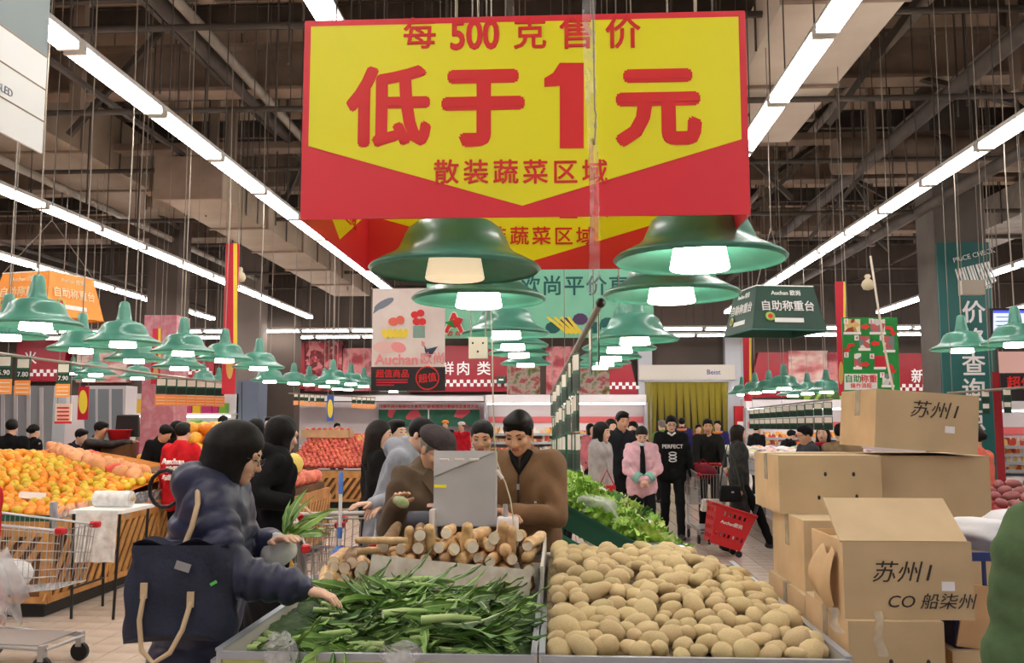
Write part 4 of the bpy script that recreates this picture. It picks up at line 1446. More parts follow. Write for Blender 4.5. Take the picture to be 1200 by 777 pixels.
# ------------------------------------------------------------------ scale on the bin end
m_sgrey = M('scale_grey', (178, 178, 184), 0.55, col2=(166, 166, 172), vs=3, bump=0.05, bs=200)
sp = W(545, 617, 4.5)
sc_ = thing('weighing_scale', 'grey electronic weighing scale with a square display head behind the yams', 'scale', (sp.x, 4.5, RIM - 0.02))
zb = sp.z - (RIM - 0.02)
hd = bevelled(MB().box((0, 0, 0.186), (0.315, 0.05, 0.372)), 'display_head', m_sgrey, 0.008, 2)
inst('display_head', hd, sc_, (0, 0, zb), (-0.06, 0, 0))
MB().prism([(-0.157, -0.028, 0.245), (0.157, -0.028, 0.372), (-0.157, -0.028, 0.372)], (0, 0.004, 0)).build('slanted_face', M('scale_grey_light', (190, 190, 196), 0.55), sc_, (0, -0.004, zb), (-0.06, 0, 0))
for i in range(3):
    inst('vent_slot', bevelled(MB().box((0, 0, 0), (0.05, 0.012, 0.014)), 'vent_slot', M('slot_pale', (214, 206, 206), 0.5), 0.004, 1), sc_, (-0.1 + i * 0.075, -0.05, zb + 0.33))
MB().box((0, 0, 0), (0.06, 0.004, 0.014)).build('yellow_label', m_yel, sc_, (-0.12, -0.04, zb + 0.2))
MB().tube([(-0.1, 0.02, 0), (-0.1, 0.02, zb + 0.05)], 0.02, 10).build('pole', m_frame, sc_)
MB().bb(-0.2, 0.2, -0.02, 0.3, 0.0, 0.1).build('base', m_sgrey, sc_)
MB().bb(-0.21, 0.21, -0.03, 0.31, 0.1, 0.115).build('weighing_plate', M('steel_plate', (200, 200, 204), 0.25, 0.9), sc_)
b = MB().tube([(-0.28, -0.02, zb + 0.02), (-0.17, -0.02, zb + 0.02)], 0.057, 20)
b.build('printer_roll', M('scale_charcoal', (52, 52, 66), 0.5), sc_)
inst('roll_cap', bevelled(MB().box((0, 0, 0), (0.03, 0.12, 0.17)), 'roll_cap', M('scale_white', (222, 214, 216), 0.5), 0.012, 2), sc_, (-0.155, -0.02, zb + 0.005))
MB().bb(-0.19, -0.06, -0.01, 0.05, zb + 0.095, zb + 0.108).build('paper_slot', m_lpk, sc_)
cp_ = W(595, 640, 4.42)
cu = thing('holder_cup', 'white plastic holder with a steel tube beside the scale', 'holder', (cp_.x, 4.42, cp_.z))
inst('cup', bevelled(MB().box((0, 0, 0.07), (0.105, 0.09, 0.14)), 'cup', M('plastic_white', (232, 226, 232), 0.4), 0.012, 2), cu)
MB().tube([(-0.01, 0, 0.13), (-0.012, 0, 0.2)], 0.012, 10).build('steel_tube', m_frame, cu)
cw = thing('hanging_cable', 'thin beige cable hanging down beside the scale head', 'cable', (cp_.x, 4.3, cp_.z))
pts = [W(x, y, 4.3) - Vector((cp_.x, 4.3, cp_.z)) for x, y in ((603, 628), (601, 605), (598, 585), (592, 565), (588, 558), (582, 540), (580, 520), (578, 480), (577, 420), (575, 350))]
pts += [(pts[-1].x, 0, ZC - cp_.z - 0.4)]
MB().tube(pts, 0.004, 6).build('wire', M('cable_beige', (196, 190, 170), 0.6), cw)
MB().tube([W(582, 551, 4.3) - Vector((cp_.x, 4.3, cp_.z)), W(589, 561, 4.3) - Vector((cp_.x, 4.3, cp_.z))], 0.009, 8).build('plug', M('plastic_white'), cw)
bx_ = board('junction_box', 'small beige socket box hanging on a cable below the mint banner', 'socket box', 549, 395, 571, 420, 4.2, M('box_beige2', (200, 190, 176), 0.7), 0.05)
for i in range(3):
    x, z = L(bx_, 554 + i * 6, 402 + (i % 2) * 10)
    MB().ball((x, 0, z), 0.005, 6, 0, 4).build('screw_hole', m_black, bx_)

# steel basin and clear bags behind the potatoes
m_st = M('polished_steel', (206, 208, 212), 0.18, 0.95)
bp_ = W(775, 657, 4.62)
bs_ = thing('steel_basin', 'lidded round stainless steel basin behind the potatoes', 'basin', (bp_.x, 4.62, RIM - 0.005))
MB().lathe([(0, 0), (0.12, 0), (0.145, 0.01), (0.15, 0.07), (0.152, 0.085)], 32).build('bowl', m_st, bs_)
MB().lathe([(0.158, 0.083), (0.162, 0.09), (0.158, 0.102), (0.14, 0.108), (0.128, 0.1), (0.0, 0.094)], 32).build('lid', m_st, bs_)


def bag(name, label, px, py, Y, r, sq=(1, 1, 0.8), mat=None, seed=0, z=None, group=None):
    p = W(px, py, Y)
    f_ = lump(seed + 300, 0.5)
    rr = random.Random(seed)
    k = [(rr.uniform(3, 7), rr.uniform(3, 7), rr.uniform(3, 7), rr.uniform(0, 6)) for _ in range(3)]

    def fn(q):
        s = 1 + 0.13 * sum(math.sin(a * q.x + b_ * q.y + c * q.z + e) for a, b_, c, e in k)
        q = f_(q) * s
        return (q.x * sq[0] * r, q.y * sq[1] * r, q.z * sq[2] * r)
    me = ico(1, fn, name, mat or m_film, 3)
    o = inst(name, me, None, (p.x, p.y, p.z if z is None else z))
    return tag(o, label, 'plastic bag', group)


bag('plastic_bag', 'crumpled clear bag of pale yellow goods beside the potatoes', 664, 655, 4.45, 0.1, (1.15, 0.8, 0.45), M_film('milky_film', (250, 248, 248), 0.74), 1)
bag('plastic_bag', 'crumpled clear plastic bag standing against the steel basin', 748, 651, 4.48, 0.055, (1, 0.8, 0.9), M_film('milky_film'), 2)
bag('plastic_bag', 'crumpled clear plastic bag at the potato bin corner', 862, 678, 4.3, 0.07, (1.2, 1, 0.5), M_film('milky_film'), 3)
bag('plastic_bag', 'tiny knotted clear bag among the rear potatoes', 706, 655, 4.42, 0.03, (1, 1, 1), M_film('milky_film'), 4)
bag('plastic_bag', 'clear plastic bag hung over the bin front rim below the celtuce', 330, 768, BY0 - 0.035, 0.045, (1.0, 0.4, 1.4), m_film2, 5)
bag('plastic_bag', 'clear plastic bag flap over the bin rim in front of the pale stem', 472, 766, BY0 - 0.035, 0.04, (1.3, 0.4, 1.1), m_film2, 6)

# ------------------------------------------------------------------ cartons
m_card = M('cardboard', (212, 176, 134), 0.8, col2=(196, 160, 120), vs=5)
m_cardd = M('cardboard_grey', (200, 176, 140), 0.8, col2=(188, 164, 130), vs=4)
m_tape = M_film('packing_tape', (214, 196, 168), 0.5)
m_ink = M('marker_ink', (52, 46, 44), 0.7)
m_slip = M('label_white', (236, 236, 244), 0.5)


def carton(label, x0, x1, y0, y1, z0, z1, rz=0.0, ry_=0.0, m=None, open_=False, ink=None, holes=False, slip=None):
    cx, cy = (x0 + x1) / 2, (y0 + y1) / 2
    w, d, h = (x1 - x0) / 2, (y1 - y0) / 2, z1 - z0
    t = thing('carton', label, 'carton', (cx, cy, z0), rz)
    t.rotation_euler = (0, ry_, rz)
    m = m or m_card
    fr = [m_cardd]
    MB().bb(-w, w, -d, -d + 0.006, 0, h).build('front_side', m_cardd, t)
    MB().bb(-w, w, d - 0.006, d, 0, h).build('back_side', m, t)
    MB().bb(-w, -w + 0.006, -d + 0.006, d - 0.006, 0, h).build('end_side', m, t)
    MB().bb(w - 0.006, w, -d + 0.006, d - 0.006, 0, h).build('end_side', m, t)
    MB().bb(-w + 0.006, w - 0.006, -d + 0.006, d - 0.006, 0, 0.006).build('bottom', m, t)
    if open_:
        MB().bb(-w + 0.006, w - 0.006, -d + 0.01, d - 0.01, h - 0.03, h - 0.024).build('inner_flap', m_cardd, t)
        q = MB()
        q.box((0, 0.11, 0), (2 * w - 0.004, 0.22, 0.006))
        q.build('lid_flap', m_cardd, t, (-0.01, -d + 0.003, h), (0.62, 0, 0))
    else:
        MB().bb(-w, w, -d, -0.002, h, h + 0.005).build('top_flap', m_cardd, t)
        MB().bb(-w, w, 0.002, d, h, h + 0.005).build('top_flap', m_cardd, t)
        MB().bb(-w - 0.001, w + 0.001, -0.03, 0.03, h + 0.005, h + 0.007).build('tape', m_tape, t)
        MB().bb(-w - 0.002, -w, -0.03, 0.03, h * 0.55, h + 0.006).build('tape', m_tape, t)
    if ink:
        for s_, ix, iz, sz in ink:
            text(s_, sz, t, (ix, -d - 0.0015, iz), (PI / 2, 0, 0), m_ink, 0.0, ext=0.0006, shear=0.25, name='handwriting', sx=1.1)
    if slip:
        MB().box((0, 0, 0), (0.042, 0.002, 0.03)).build('label_slip', m_slip, t, (slip[0], -d - 0.001, slip[1]))
    if holes:
        for hx, hz_ in ((-0.02, 0.17), (0.1, 0.17), (-0.05, 0.07), (0.11, 0.075)):
            MB().ball((hx, -d, hz_), (0.007, 0.003, 0.01), 8, 0, 5).build('hole', m_black, t)
    return t


CX = 0.952
carton('open cardboard carton with a raised lid and handwriting, on the front stack', CX, CX + 0.424, 3.13, 3.5, 0.99, 1.245, 0.0, 0, None, True, [('苏州1', -0.02, 0.155, 0.075), ('CO 船柒州', 0.07, 0.06, 0.055)], False, (0.13, 0.11))
carton('carton with peeling tape directly under the open lidded carton', CX, CX + 0.31, 3.1, 3.62, 0.69, 0.985, holes=True)
carton('carton in the front stack, third from the top', CX + 0.01, CX + 0.36, 3.12, 3.6, 0.385, 0.68)
carton('carton standing on the floor at the bottom of the front stack', CX, CX + 0.37, 3.1, 3.62, 0.0, 0.38)
carton('tilted carton with handwriting, topmost of the rear stack', 1.376, 1.824, 4.05, 4.5, 1.518, 1.77, 0.03, 0.075, None, False, [('苏州1', 0.03, 0.18, 0.08)], False, (0.1, 0.1))
carton('punctured carton below the tilted top carton', 0.95, 1.388, 3.98, 4.46, 1.25, 1.495, 0.0, 0, None, False, None, True)
carton('plain greyish carton right under the tilted top carton', 1.431, 1.898, 4.1, 4.58, 1.2, 1.49, m=m_cardd)
carton('dented carton under the punctured carton', 0.98, 1.42, 3.72, 4.25, 0.965, 1.245)
carton('carton with torn corner at the rear stack, under the dented carton', 0.96, 1.41, 3.66, 4.27, 0.66, 0.96)
carton('carton second from the floor in the rear stack', 0.97, 1.42, 3.68, 4.26, 0.34, 0.655)
carton('carton on the floor at the foot of the rear stack', 0.965, 1.42, 3.66, 4.28, 0.0, 0.335)
carton('carton beneath the plain greyish carton', 1.44, 1.91, 4.08, 4.58, 0.9, 1.19)
carton('carton in the middle of the stack below the greyish carton', 1.44, 1.9, 4.1, 4.58, 0.6, 0.895)
carton('carton low in the stack below the greyish carton', 1.45, 1.91, 4.1, 4.58, 0.3, 0.595)
carton('carton on the floor below the greyish carton stack', 1.44, 1.91, 4.1, 4.58, 0.0, 0.295)
# torn liner hanging from the open carton's end
o = MB().grid(lambda u, v: (CX - 0.012 - 0.05 * math.sin(u * PI) * (0.4 + 0.6 * v), 3.18 + v * 0.16, 1.2 - u * 0.2 + 0.02 * math.sin(v * 9)), 8, 5).build('torn_flap', m_card)
tag(o, 'torn curling strip of cardboard on the side of the open carton', 'cardboard')
for i, (px, py0, py1) in enumerate(((1028, 716, 770), (976, 712, 742))):
    a, b_ = W(px, py0, 3.085), W(px + 6, py1, 3.085)
    o = MB().grid(lambda u, v: (a.x + (b_.x - a.x) * u + 0.03 * (v - 0.5) + 0.006 * math.sin(u * 8), 3.088 - 0.006 * math.sin(u * 5 + v * 3), a.z + (b_.z - a.z) * u), 8, 2).build('tape_strip', M_film('tape_film', (226, 214, 196), 0.5))
    tag(o, ('long' if i == 0 else 'short') + ' strip of clear packing tape dangling below the open carton', 'tape')
# crate with white bags right of the cartons
m_blue = M('crate_blue', (44, 60, 120), 0.5)
kp = W(1178, 640, 3.3)
kr = thing('plastic_crate', 'blue slatted plastic crate holding white bags beside the cartons', 'crate', (kp.x + 0.02, 3.45, 0.86))
for k in range(9):
    MB().bb(-0.2 + k * 0.05 - 0.006, -0.2 + k * 0.05 + 0.006, -0.16, -0.152, 0.02, 0.3).build('slat', m_blue, kr)
for z in (0.0, 0.1, 0.2):
    MB().bb(-0.206, 0.206, -0.158, -0.15, z, z + 0.015).build('cross_bar', m_blue, kr)
for y in (-0.155, 0.155):
    MB().bb(-0.215, 0.215, y - 0.012, y + 0.012, 0.3, 0.33).build('rim', m_blue, kr)
for x in (-0.205, 0.205):
    MB().bb(x - 0.005, x + 0.005, -0.15, 0.15, 0.0, 0.32).build('side', m_blue, kr)
MB().bb(-0.2, 0.2, -0.15, 0.15, 0.0, 0.01).build('bottom', m_blue, kr)
bag('white_bag', 'white plastic sack heaped in the blue crate', 1155, 622, 3.5, 0.11, (1.2, 0.9, 0.55), M('bag_white', (238, 238, 244), 0.5), 11)
bag('white_bag', 'second white plastic sack leaning in the blue crate', 1190, 622, 3.52, 0.1, (1.1, 0.9, 0.6), M('bag_white'), 12)
carton('open brown carton standing under the blue crate', kp.x - 0.22, kp.x + 0.24, 3.25, 3.66, 0.5, 0.855)
carton('dark lower carton on the floor under the blue crate', kp.x - 0.22, kp.x + 0.24, 3.26, 3.66, 0.0, 0.495)
o = MB().box((0, 0, 0), (0.16, 0.006, 0.22)).build('cardboard_sheet', m_card, None, (kp.x - 0.1, 3.27, 0.97), (0.12, 0.15, 0.1))
tag(o, 'loose cardboard sheet leaning on the blue crate', 'cardboard')

# ------------------------------------------------------------------ lettuce stand
m_crate = M('crate_green', (22, 84, 62), 0.45)
m_crate2 = M('frame_green', (30, 110, 80), 0.4)
LX0, LX1, LY0, LY1 = -0.03, 0.86, 5.35, 9.35
SLP = -0.53


def lz(x):
    return 1.05 + SLP * (x - LX0)


la = math.atan(-SLP)
stl = thing('display_stand', 'sloping green steel stand carrying the lettuce crates', 'stand', (LX0, LY0, 0))
for y in (0.03, 1.35, 2.7, LY1 - LY0 - 0.03):
    MB().bb(0.02, 0.06, y - 0.02, y + 0.02, 0, lz(LX0) - 0.1).build('leg', m_crate2, stl)
    MB().bb(0.8, 0.84, y - 0.02, y + 0.02, 0, lz(LX1) - 0.08).build('leg', m_crate2, stl)
    a, b_ = Vector((0, y, lz(LX0) - 0.06)), Vector((LX1 - LX0, y, lz(LX1) - 0.06))
    MB().tube([a, b_], 0.018, 6).build('slanted_rail', m_crate2, stl)
for x in (0.04, 0.82):
    MB().bb(x - 0.015, x + 0.015, 0, LY1 - LY0, 0.12, 0.15).build('long_rail', m_crate2, stl)
MB().bb(0.1, 0.78, 0.12, LY1 - LY0 - 0.1, 0.02, 0.42).build('base_cabinet', M('stand_base', (150, 140, 132), 0.7), stl)
cw_, cl_ = 0.475, 0.485
tr = MB()
hgt = 0.13
tr.bb(0, cw_, 0, cl_, 0, 0.008)
for (a, b_, c, d) in ((0, 0.008, 0, cl_), (cw_ - 0.008, cw_, 0, cl_), (0, cw_, 0, 0.008), (0, cw_, cl_ - 0.008, cl_)):
    tr.bb(a, b_, c, d, 0.008, hgt)
tr_m = tr.mesh('tray', m_crate)
rim_m = MB().bb(-0.012, cw_ + 0.012, -0.012, 0.006, hgt - 0.02, hgt).bb(-0.012, cw_ + 0.012, cl_ - 0.006, cl_ + 0.012, hgt - 0.02, hgt).bb(-0.012, 0.006, 0, cl_, hgt - 0.02, hgt).bb(cw_ - 0.006, cw_ + 0.012, 0, cl_, hgt - 0.02, hgt).mesh('rim', m_crate)
m_let = M('lettuce_green', (172, 208, 92), 0.5, col2=(122, 170, 62), vs=14, rnd=0.15)
m_let2 = M('lettuce_pale', (206, 218, 140), 0.5, col2=(160, 196, 84), vs=14, rnd=0.15)
m_let3 = M('greens_dark', (70, 118, 52), 0.5, col2=(112, 156, 70), vs=14, rnd=0.2)


def lettuce_mesh(seed, mat, nl=14, R=0.095):
    r = random.Random(seed)
    b = MB()
    for k in range(nl):
        a = k * 2.4 + r.uniform(-0.3, 0.3)
        el = 0.15 + 1.2 * (k / nl) + r.uniform(-0.15, 0.15)
        ln, wd, ph = R * r.uniform(0.8, 1.2), R * r.uniform(0.5, 0.75), r.uniform(0, 6)

        def fn(u, v, a=a, el=el, ln=ln, wd=wd, ph=ph):
            s = (v - 0.5) * 2
            w = wd * (0.25 + 0.9 * u) * (1 if u < 0.85 else 0.8)
            e = el - u * 0.5
            x = ln * u * math.cos(e)
            z = ln * u * math.sin(e) + 0.2 * wd * s * s + 0.016 * math.sin(v * 13 + u * 6 + ph) * u
            y = s * w + 0.014 * math.sin(u * 15 + ph) * abs(s)
            return (x * math.cos(a) - y * math.sin(a), x * math.sin(a) + y * math.cos(a), z)
        b.grid(fn, 6, 12)
    return b.mesh('lettuce', mat)


lets = [lettuce_mesh(i, m_let) for i in range(4)] + [lettuce_mesh(10 + i, m_let2) for i in range(3)] + [lettuce_mesh(20 + i, m_let3) for i in range(2)]
rl_ = random.Random(77)
ca, sa = math.cos(la), math.sin(la)
for j in range(8):
    y0 = LY0 + j * 0.5
    for i in range(2):
        x0 = LX0 + 0.0 + i * (cw_ + 0.015) * ca
        t = thing('produce_crate', 'dark green plastic crate of lettuce on the sloping stand', 'crate', (x0, y0, lz(x0)), 0, 'crates on the sloping stand')
        t.rotation_euler = (0, la, 0)
        inst('tray', tr_m, t)
        inst('rim', rim_m, t)
        for k in range(6):
            u, v = (k % 3 + 0.5) / 3 * cw_ + rl_.uniform(-0.02, 0.02), (k // 3 + 0.5) / 2 * cl_ + rl_.uniform(-0.03, 0.03)
            zz = 0.075 + rl_.uniform(0, 0.035)
            p = Vector((x0 + u * ca + zz * sa, y0 + v, lz(x0) - u * sa + zz * ca))
            wrapped = (i == 1 and j >= 3) or (i == 0 and j >= 6)
            if wrapped and k % 2 == 0:
                me = ico(1, lambda q, k=k: (lambda w_: (w_.x * 0.085, w_.y * 0.1, w_.z * 0.06))(lump(k + j, 0.3)(q)), 'vegetable_pack', M_multi('pack_pale', [(226, 216, 200), (190, 196, 150), (236, 230, 224), (208, 180, 150)], 22, rough=0.25, coat=0.5), 2)
                o = inst('vegetable_pack', me, None, p, (0, la, rl_.uniform(0, 6)))
                tag(o, 'film-wrapped pale vegetable pack on the sloping stand', 'vegetable pack', 'wrapped packs on the sloping stand')
            else:
                kk = rl_.randrange(4) if j < 2 or i == 0 else rl_.randrange(9)
                if i == 1 and j < 4:
                    kk = rl_.choice((0, 1, 2, 4, 5, 6))
                o = inst('lettuce', lets[kk], None, p, (rl_.uniform(-0.4, 0.4), la + rl_.uniform(-0.4, 0.4), rl_.uniform(0, 6.3)), rl_.uniform(0.85, 1.25))
                tag(o, ('bright green leaf lettuce in the crates on the sloping stand', 'pale frilly lettuce in the crates on the sloping stand', 'dark leafy greens in the crates on the sloping stand')[0 if kk < 4 else 1 if kk < 7 else 2], 'lettuce', ('bright lettuces on the stand', 'pale lettuces on the stand', 'dark greens on the stand')[0 if kk < 4 else 1 if kk < 7 else 2])
bag('plastic_bag', 'clear plastic bag lying on the nearest green lettuce crate', 694, 596, 5.62, 0.12, (1.2, 1.0, 0.7), m_film, 21)

# ------------------------------------------------------------------ wooden fruit stands
m_wood = M('stand_wood', (206, 150, 86), 0.6, col2=(176, 118, 60), vs=5)
m_woodd = M('stand_wood_dark', (120, 78, 42), 0.7, col2=(92, 58, 30), vs=4)
slat = MB().box((0, 0, 0), (0.018, 0.055, 0.75)).mesh('lattice_slat', m_wood)
slat_f = MB().box((0, 0, 0), (0.055, 0.018, 0.75)).mesh('lattice_slat', m_wood)


def fruit_stand(label, x0, x1, y0, y1, h, lat_side=True, lat_front=True):
    t = thing('fruit_stand', label, 'stand', ((x0 + x1) / 2, y0, 0))
    w, d = (x1 - x0) / 2, y1 - y0
    MB().bb(-w + 0.06, w - 0.06, 0.06, d - 0.06, 0.0, 0.14).build('plinth', m_black, t)
    MB().bb(-w + 0.03, w - 0.03, 0.03, d - 0.03, 0.14, h - 0.1).build('inner_box', m_woodd, t)
    for z, hh in ((h - 0.13, 0.13), (0.12, 0.05)):
        MB().bb(w - 0.03, w, 0, d, z, z + hh).build('side_rail', m_wood, t)
        MB().bb(-w, w - 0.03, 0, 0.03, z, z + hh).build('front_rail', m_wood, t)
        MB().bb(-w, -w + 0.03, 0.03, d, z, z + hh).build('side_rail', m_wood, t)
    n = max(1, round(d / 1.1))
    hz_ = (h + 0.03) / 2
    for i in range(n + 1):
        y = min(d - 0.04, i * d / n)
        MB().bb(w - 0.028, w + 0.004, y, y + 0.06, 0.12, h - 0.02).build('post', m_wood, t)
    if lat_side:
        k = 0
        y = 0.1
        while y < d - 0.1:
            inst('lattice_slat', slat, t, (w - 0.012, y + 0.08, hz_), (-0.62, 0, 0), (1, 1, (h - 0.2) / 0.75 / 0.86))
            y += 0.135
    m_ = max(1, round(2 * w / 1.1))
    for i in range(m_ + 1):
        x = -w + i * (2 * w - 0.07) / m_
        MB().bb(x, x + 0.06, -0.004, 0.028, 0.12, h - 0.02).build('post', m_wood, t)
    if lat_front:
        x = -w + 0.1
        while x < w - 0.1:
            inst('lattice_slat', slat_f, t, (x, 0.012, hz_), (0, 0.62, 0), (1, 1, (h - 0.2) / 0.75 / 0.86))
            x += 0.135
    return t


OX0, OX1, OY0, OY1, OH = -8.4, -4.3, 7.5, 11.6, 0.8
fs_ = fruit_stand('long wooden lattice stand heaped with oranges', OX0, OX1, OY0, OY1, OH)
m_clear = M_film('acrylic', (220, 226, 230), 0.22)
MB().bb(2.05 - 0.01, 2.05, 0.02, 4.0, OH, OH + 0.12).build('acrylic_guard', m_clear, fs_)
for y in (0.0, 1.3, 2.6):
    MB().bb(2.03, 2.06, y, y + 0.07, OH - 0.1, OH + 0.16).build('steel_clip', m_frame, fs_)
MB().bb(-2.0, 2.04, 0.0, 0.04, OH, OH + 0.05).build('green_edging', m_crate, fs_)

m_orange = M('orange_peel', (250, 164, 34), 0.45, col2=(240, 140, 20), vs=3, bump=0.15, bs=80, rnd=0.12)
m_orange2 = M('orange_peel_greenish', (236, 190, 40), 0.45, col2=(206, 178, 44), vs=4, rnd=0.1)
m_mand = M('mandarin_peel', (246, 128, 24), 0.45, col2=(250, 150, 40), vs=3, rnd=0.1)
or_m = [ico(1, lambda p: (p.x, p.y, p.z * 0.93), 'orange', m_orange), ico(1, lambda p: (p.x * 1.02, p.y, p.z * 0.95), 'orange', m_orange2)]
ma_m = ico(1, lambda p: (p.x, p.y, p.z * 0.86), 'mandarin', m_mand)


def or_h(x, y):
    return OH + 0.02 + 0.34 * sstep(0, 2.0, OX1 - x) * 0.75 + 0.2 * sstep(OY0, OY0 + 2.4, y)


ro = random.Random(3)
pl = []
tries = 0
while tries < 20000 and len(pl) < 520:
    tries += 1
    y = ro.uniform(OY0 + 0.08, 9.9)
    x = ro.uniform(-(655 + 30) / F * y, OX1 - 0.07)
    r = ro.uniform(0.043, 0.05)
    if all((a - x) ** 2 + (b_ - y) ** 2 > (1.75 * r) ** 2 for a, b_, _ in pl):
        pl.append((x, y, r))
pl.sort(key=lambda q: q[1])
for x, y, r in pl[:300]:
    k = 1 if ro.random() < (0.45 if y > 8.3 else 0.15) else 0
    o = inst('orange', or_m[k], None, (x, y, or_h(x, y) + r * 0.5 + ro.uniform(-0.01, 0.014)), (ro.uniform(0, 6), ro.uniform(0, 6), 0), r)
    tag(o, ('glossy orange in the loose heap on the lattice stand', 'greenish yellow orange in the loose heap on the lattice stand')[k], 'orange', ('oranges on the lattice stand', 'greenish oranges on the lattice stand')[k])
b = MB()
for x, y, r in pl[300:]:
    b.ball((x, y, or_h(x, y) + r * 0.5 + ro.uniform(-0.01, 0.014)), r, 9, ro.randrange(2), 6)
o = b.build('orange_pile', [m_orange, m_orange2])
tag(o, 'further oranges toward the back of the loose heap', 'oranges', None, 'stuff')
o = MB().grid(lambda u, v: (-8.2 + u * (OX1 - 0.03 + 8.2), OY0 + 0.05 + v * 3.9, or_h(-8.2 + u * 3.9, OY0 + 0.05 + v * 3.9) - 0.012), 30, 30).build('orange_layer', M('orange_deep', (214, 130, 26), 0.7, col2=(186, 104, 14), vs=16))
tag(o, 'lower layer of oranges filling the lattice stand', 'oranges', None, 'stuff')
sh_ = W(38, 580, 8.1)
o = MB().box((0, 0, 0), (0.22, 0.14, 0.004)).build('paper_slip', M('slip_paper', (226, 206, 196), 0.6), None, (sh_.x, 8.1, or_h(sh_.x, 8.1) + 0.07), (0.35, 0.1, 0.5))
tag(o, 'white paper slip lying on the loose oranges', 'paper slip')

# baskets and netted mandarins behind the oranges
m_bask = M('basket_wood', (206, 160, 112), 0.7, col2=(178, 130, 84), vs=12)
for px, lab in ((12, 'pale wooden tray basket of oranges beside the second one'), (44, 'pale wooden tray basket of oranges next to netted mandarins')):
    p = W(px, 545, 10.2)
    t = thing('wooden_basket', lab, 'basket', (p.x, 10.2, p.z - 0.02))
    for s_ in (-1, 1):
        MB().bb(-0.2, 0.2, s_ * 0.15 - 0.008, s_ * 0.15 + 0.008, 0, 0.15).build('side_board', m_bask, t)
        MB().bb(s_ * 0.2 - 0.008, s_ * 0.2 + 0.008, -0.14, 0.14, 0, 0.15).build('end_board', m_bask, t)
    MB().bb(-0.19, 0.19, -0.14, 0.14, 0, 0.01).build('bottom', m_bask, t)
    for k in range(9):
        o = inst('mandarin', ma_m, None, (p.x - 0.13 + (k % 3) * 0.125 + ro.uniform(-0.01, 0.01), 10.2 - 0.09 + (k // 3) * 0.09, p.z + 0.13 + ro.uniform(-0.01, 0.02)), (0, 0, ro.uniform(0, 6)), 0.046)
        tag(o, 'orange fruit piled in a pale wooden tray basket', 'orange', 'oranges in the tray baskets')
# filled risers so that nothing hangs in the air
MB().bb(-1.9, 1.9, 2.35, 4.0, OH, 1.08).build('riser', m_woodd, fs_)
m_net = M('netted_mandarins', (250, 196, 150), 0.5, col2=(240, 150, 84), vs=22, bump=0.6, bs=30, rnd=0.06)
m_net2 = M('netted_red', (226, 60, 60), 0.5, col2=(240, 120, 90), vs=20)


def netbag(seed, r):
    pts = [Vector((random.Random(seed * 9 + k).uniform(-0.6, 0.6), random.Random(seed * 7 + k).uniform(-0.6, 0.6), random.Random(seed * 5 + k).uniform(-0.4, 0.4))) for k in range(16)]

    def fn(p):
        d = max(0.0, max(p.dot(q.normalized()) for q in pts))
        return p * r * (0.72 + 0.3 * d ** 8)
    return fn


nets_ = [ico(1, netbag(i, 1.0), 'mandarin_bag', m_net, 3) for i in range(3)]
netr = ico(1, netbag(9, 1.0), 'mandarin_bag', m_net2, 3)
for k in range(22):
    f_ = k / 21
    px = 62 + f_ * 105 + ro.uniform(-5, 5)
    py = 532 + f_ * 24 + (k % 3) * 7
    Y = 10.4 - f_ * 0.7 - (k % 3) * 0.2
    p = W(px, py, Y)
    zz = max(or_h(p.x, Y) + 0.07, p.z)
    o = inst('mandarin_bag', netr if k in (9, 14) else nets_[k % 3], None, (p.x, Y, zz), (ro.uniform(0, 6), 0, ro.uniform(0, 6)), 0.1)
    tag(o, 'red net bag of fruit among the pale netted mandarins' if k in (9, 14) else 'pale peach net bag of mandarins behind the loose oranges', 'fruit bag', 'red net bags' if k in (9, 14) else 'net bags of mandarins')

# second stand with stacked oranges and pomelos
fruit_stand('wooden stand of pomelos and bagged oranges behind the red-vested worker', -6.2, -4.2, 12.2, 14.6, 0.85)
m_pom = M('pomelo_peel', (244, 200, 70), 0.45, col2=(248, 170, 50), vs=3, rnd=0.1)
pom = ico(1, lambda p: (p.x, p.y, p.z * 1.05), 'pomelo', m_pom)
for lay in range(5):
    ny, nx = 11 - 2 * lay, 9 - lay
    for i in range(nx):
        for j in range(max(2, 7 - lay)):
            x = -6.1 + 0.11 + lay * 0.1 + i * 0.215
            y = 12.32 + lay * 0.16 + j * 0.2
            o = inst('pomelo', pom if (i + j + lay) % 3 else ma_m, None, (x + ro.uniform(-0.02, 0.02), y, 0.93 + lay * 0.15), (0, 0, ro.uniform(0, 6)), 0.105 if (i + j + lay) % 3 else 0.1)
            tag(o, 'yellow pomelo in the tall pile behind the red-vested worker' if (i + j + lay) % 3 else 'large orange fruit in the tall pile behind the red-vested worker', 'fruit', 'pomelos in the tall pile' if (i + j + lay) % 3 else 'large oranges in the tall pile')

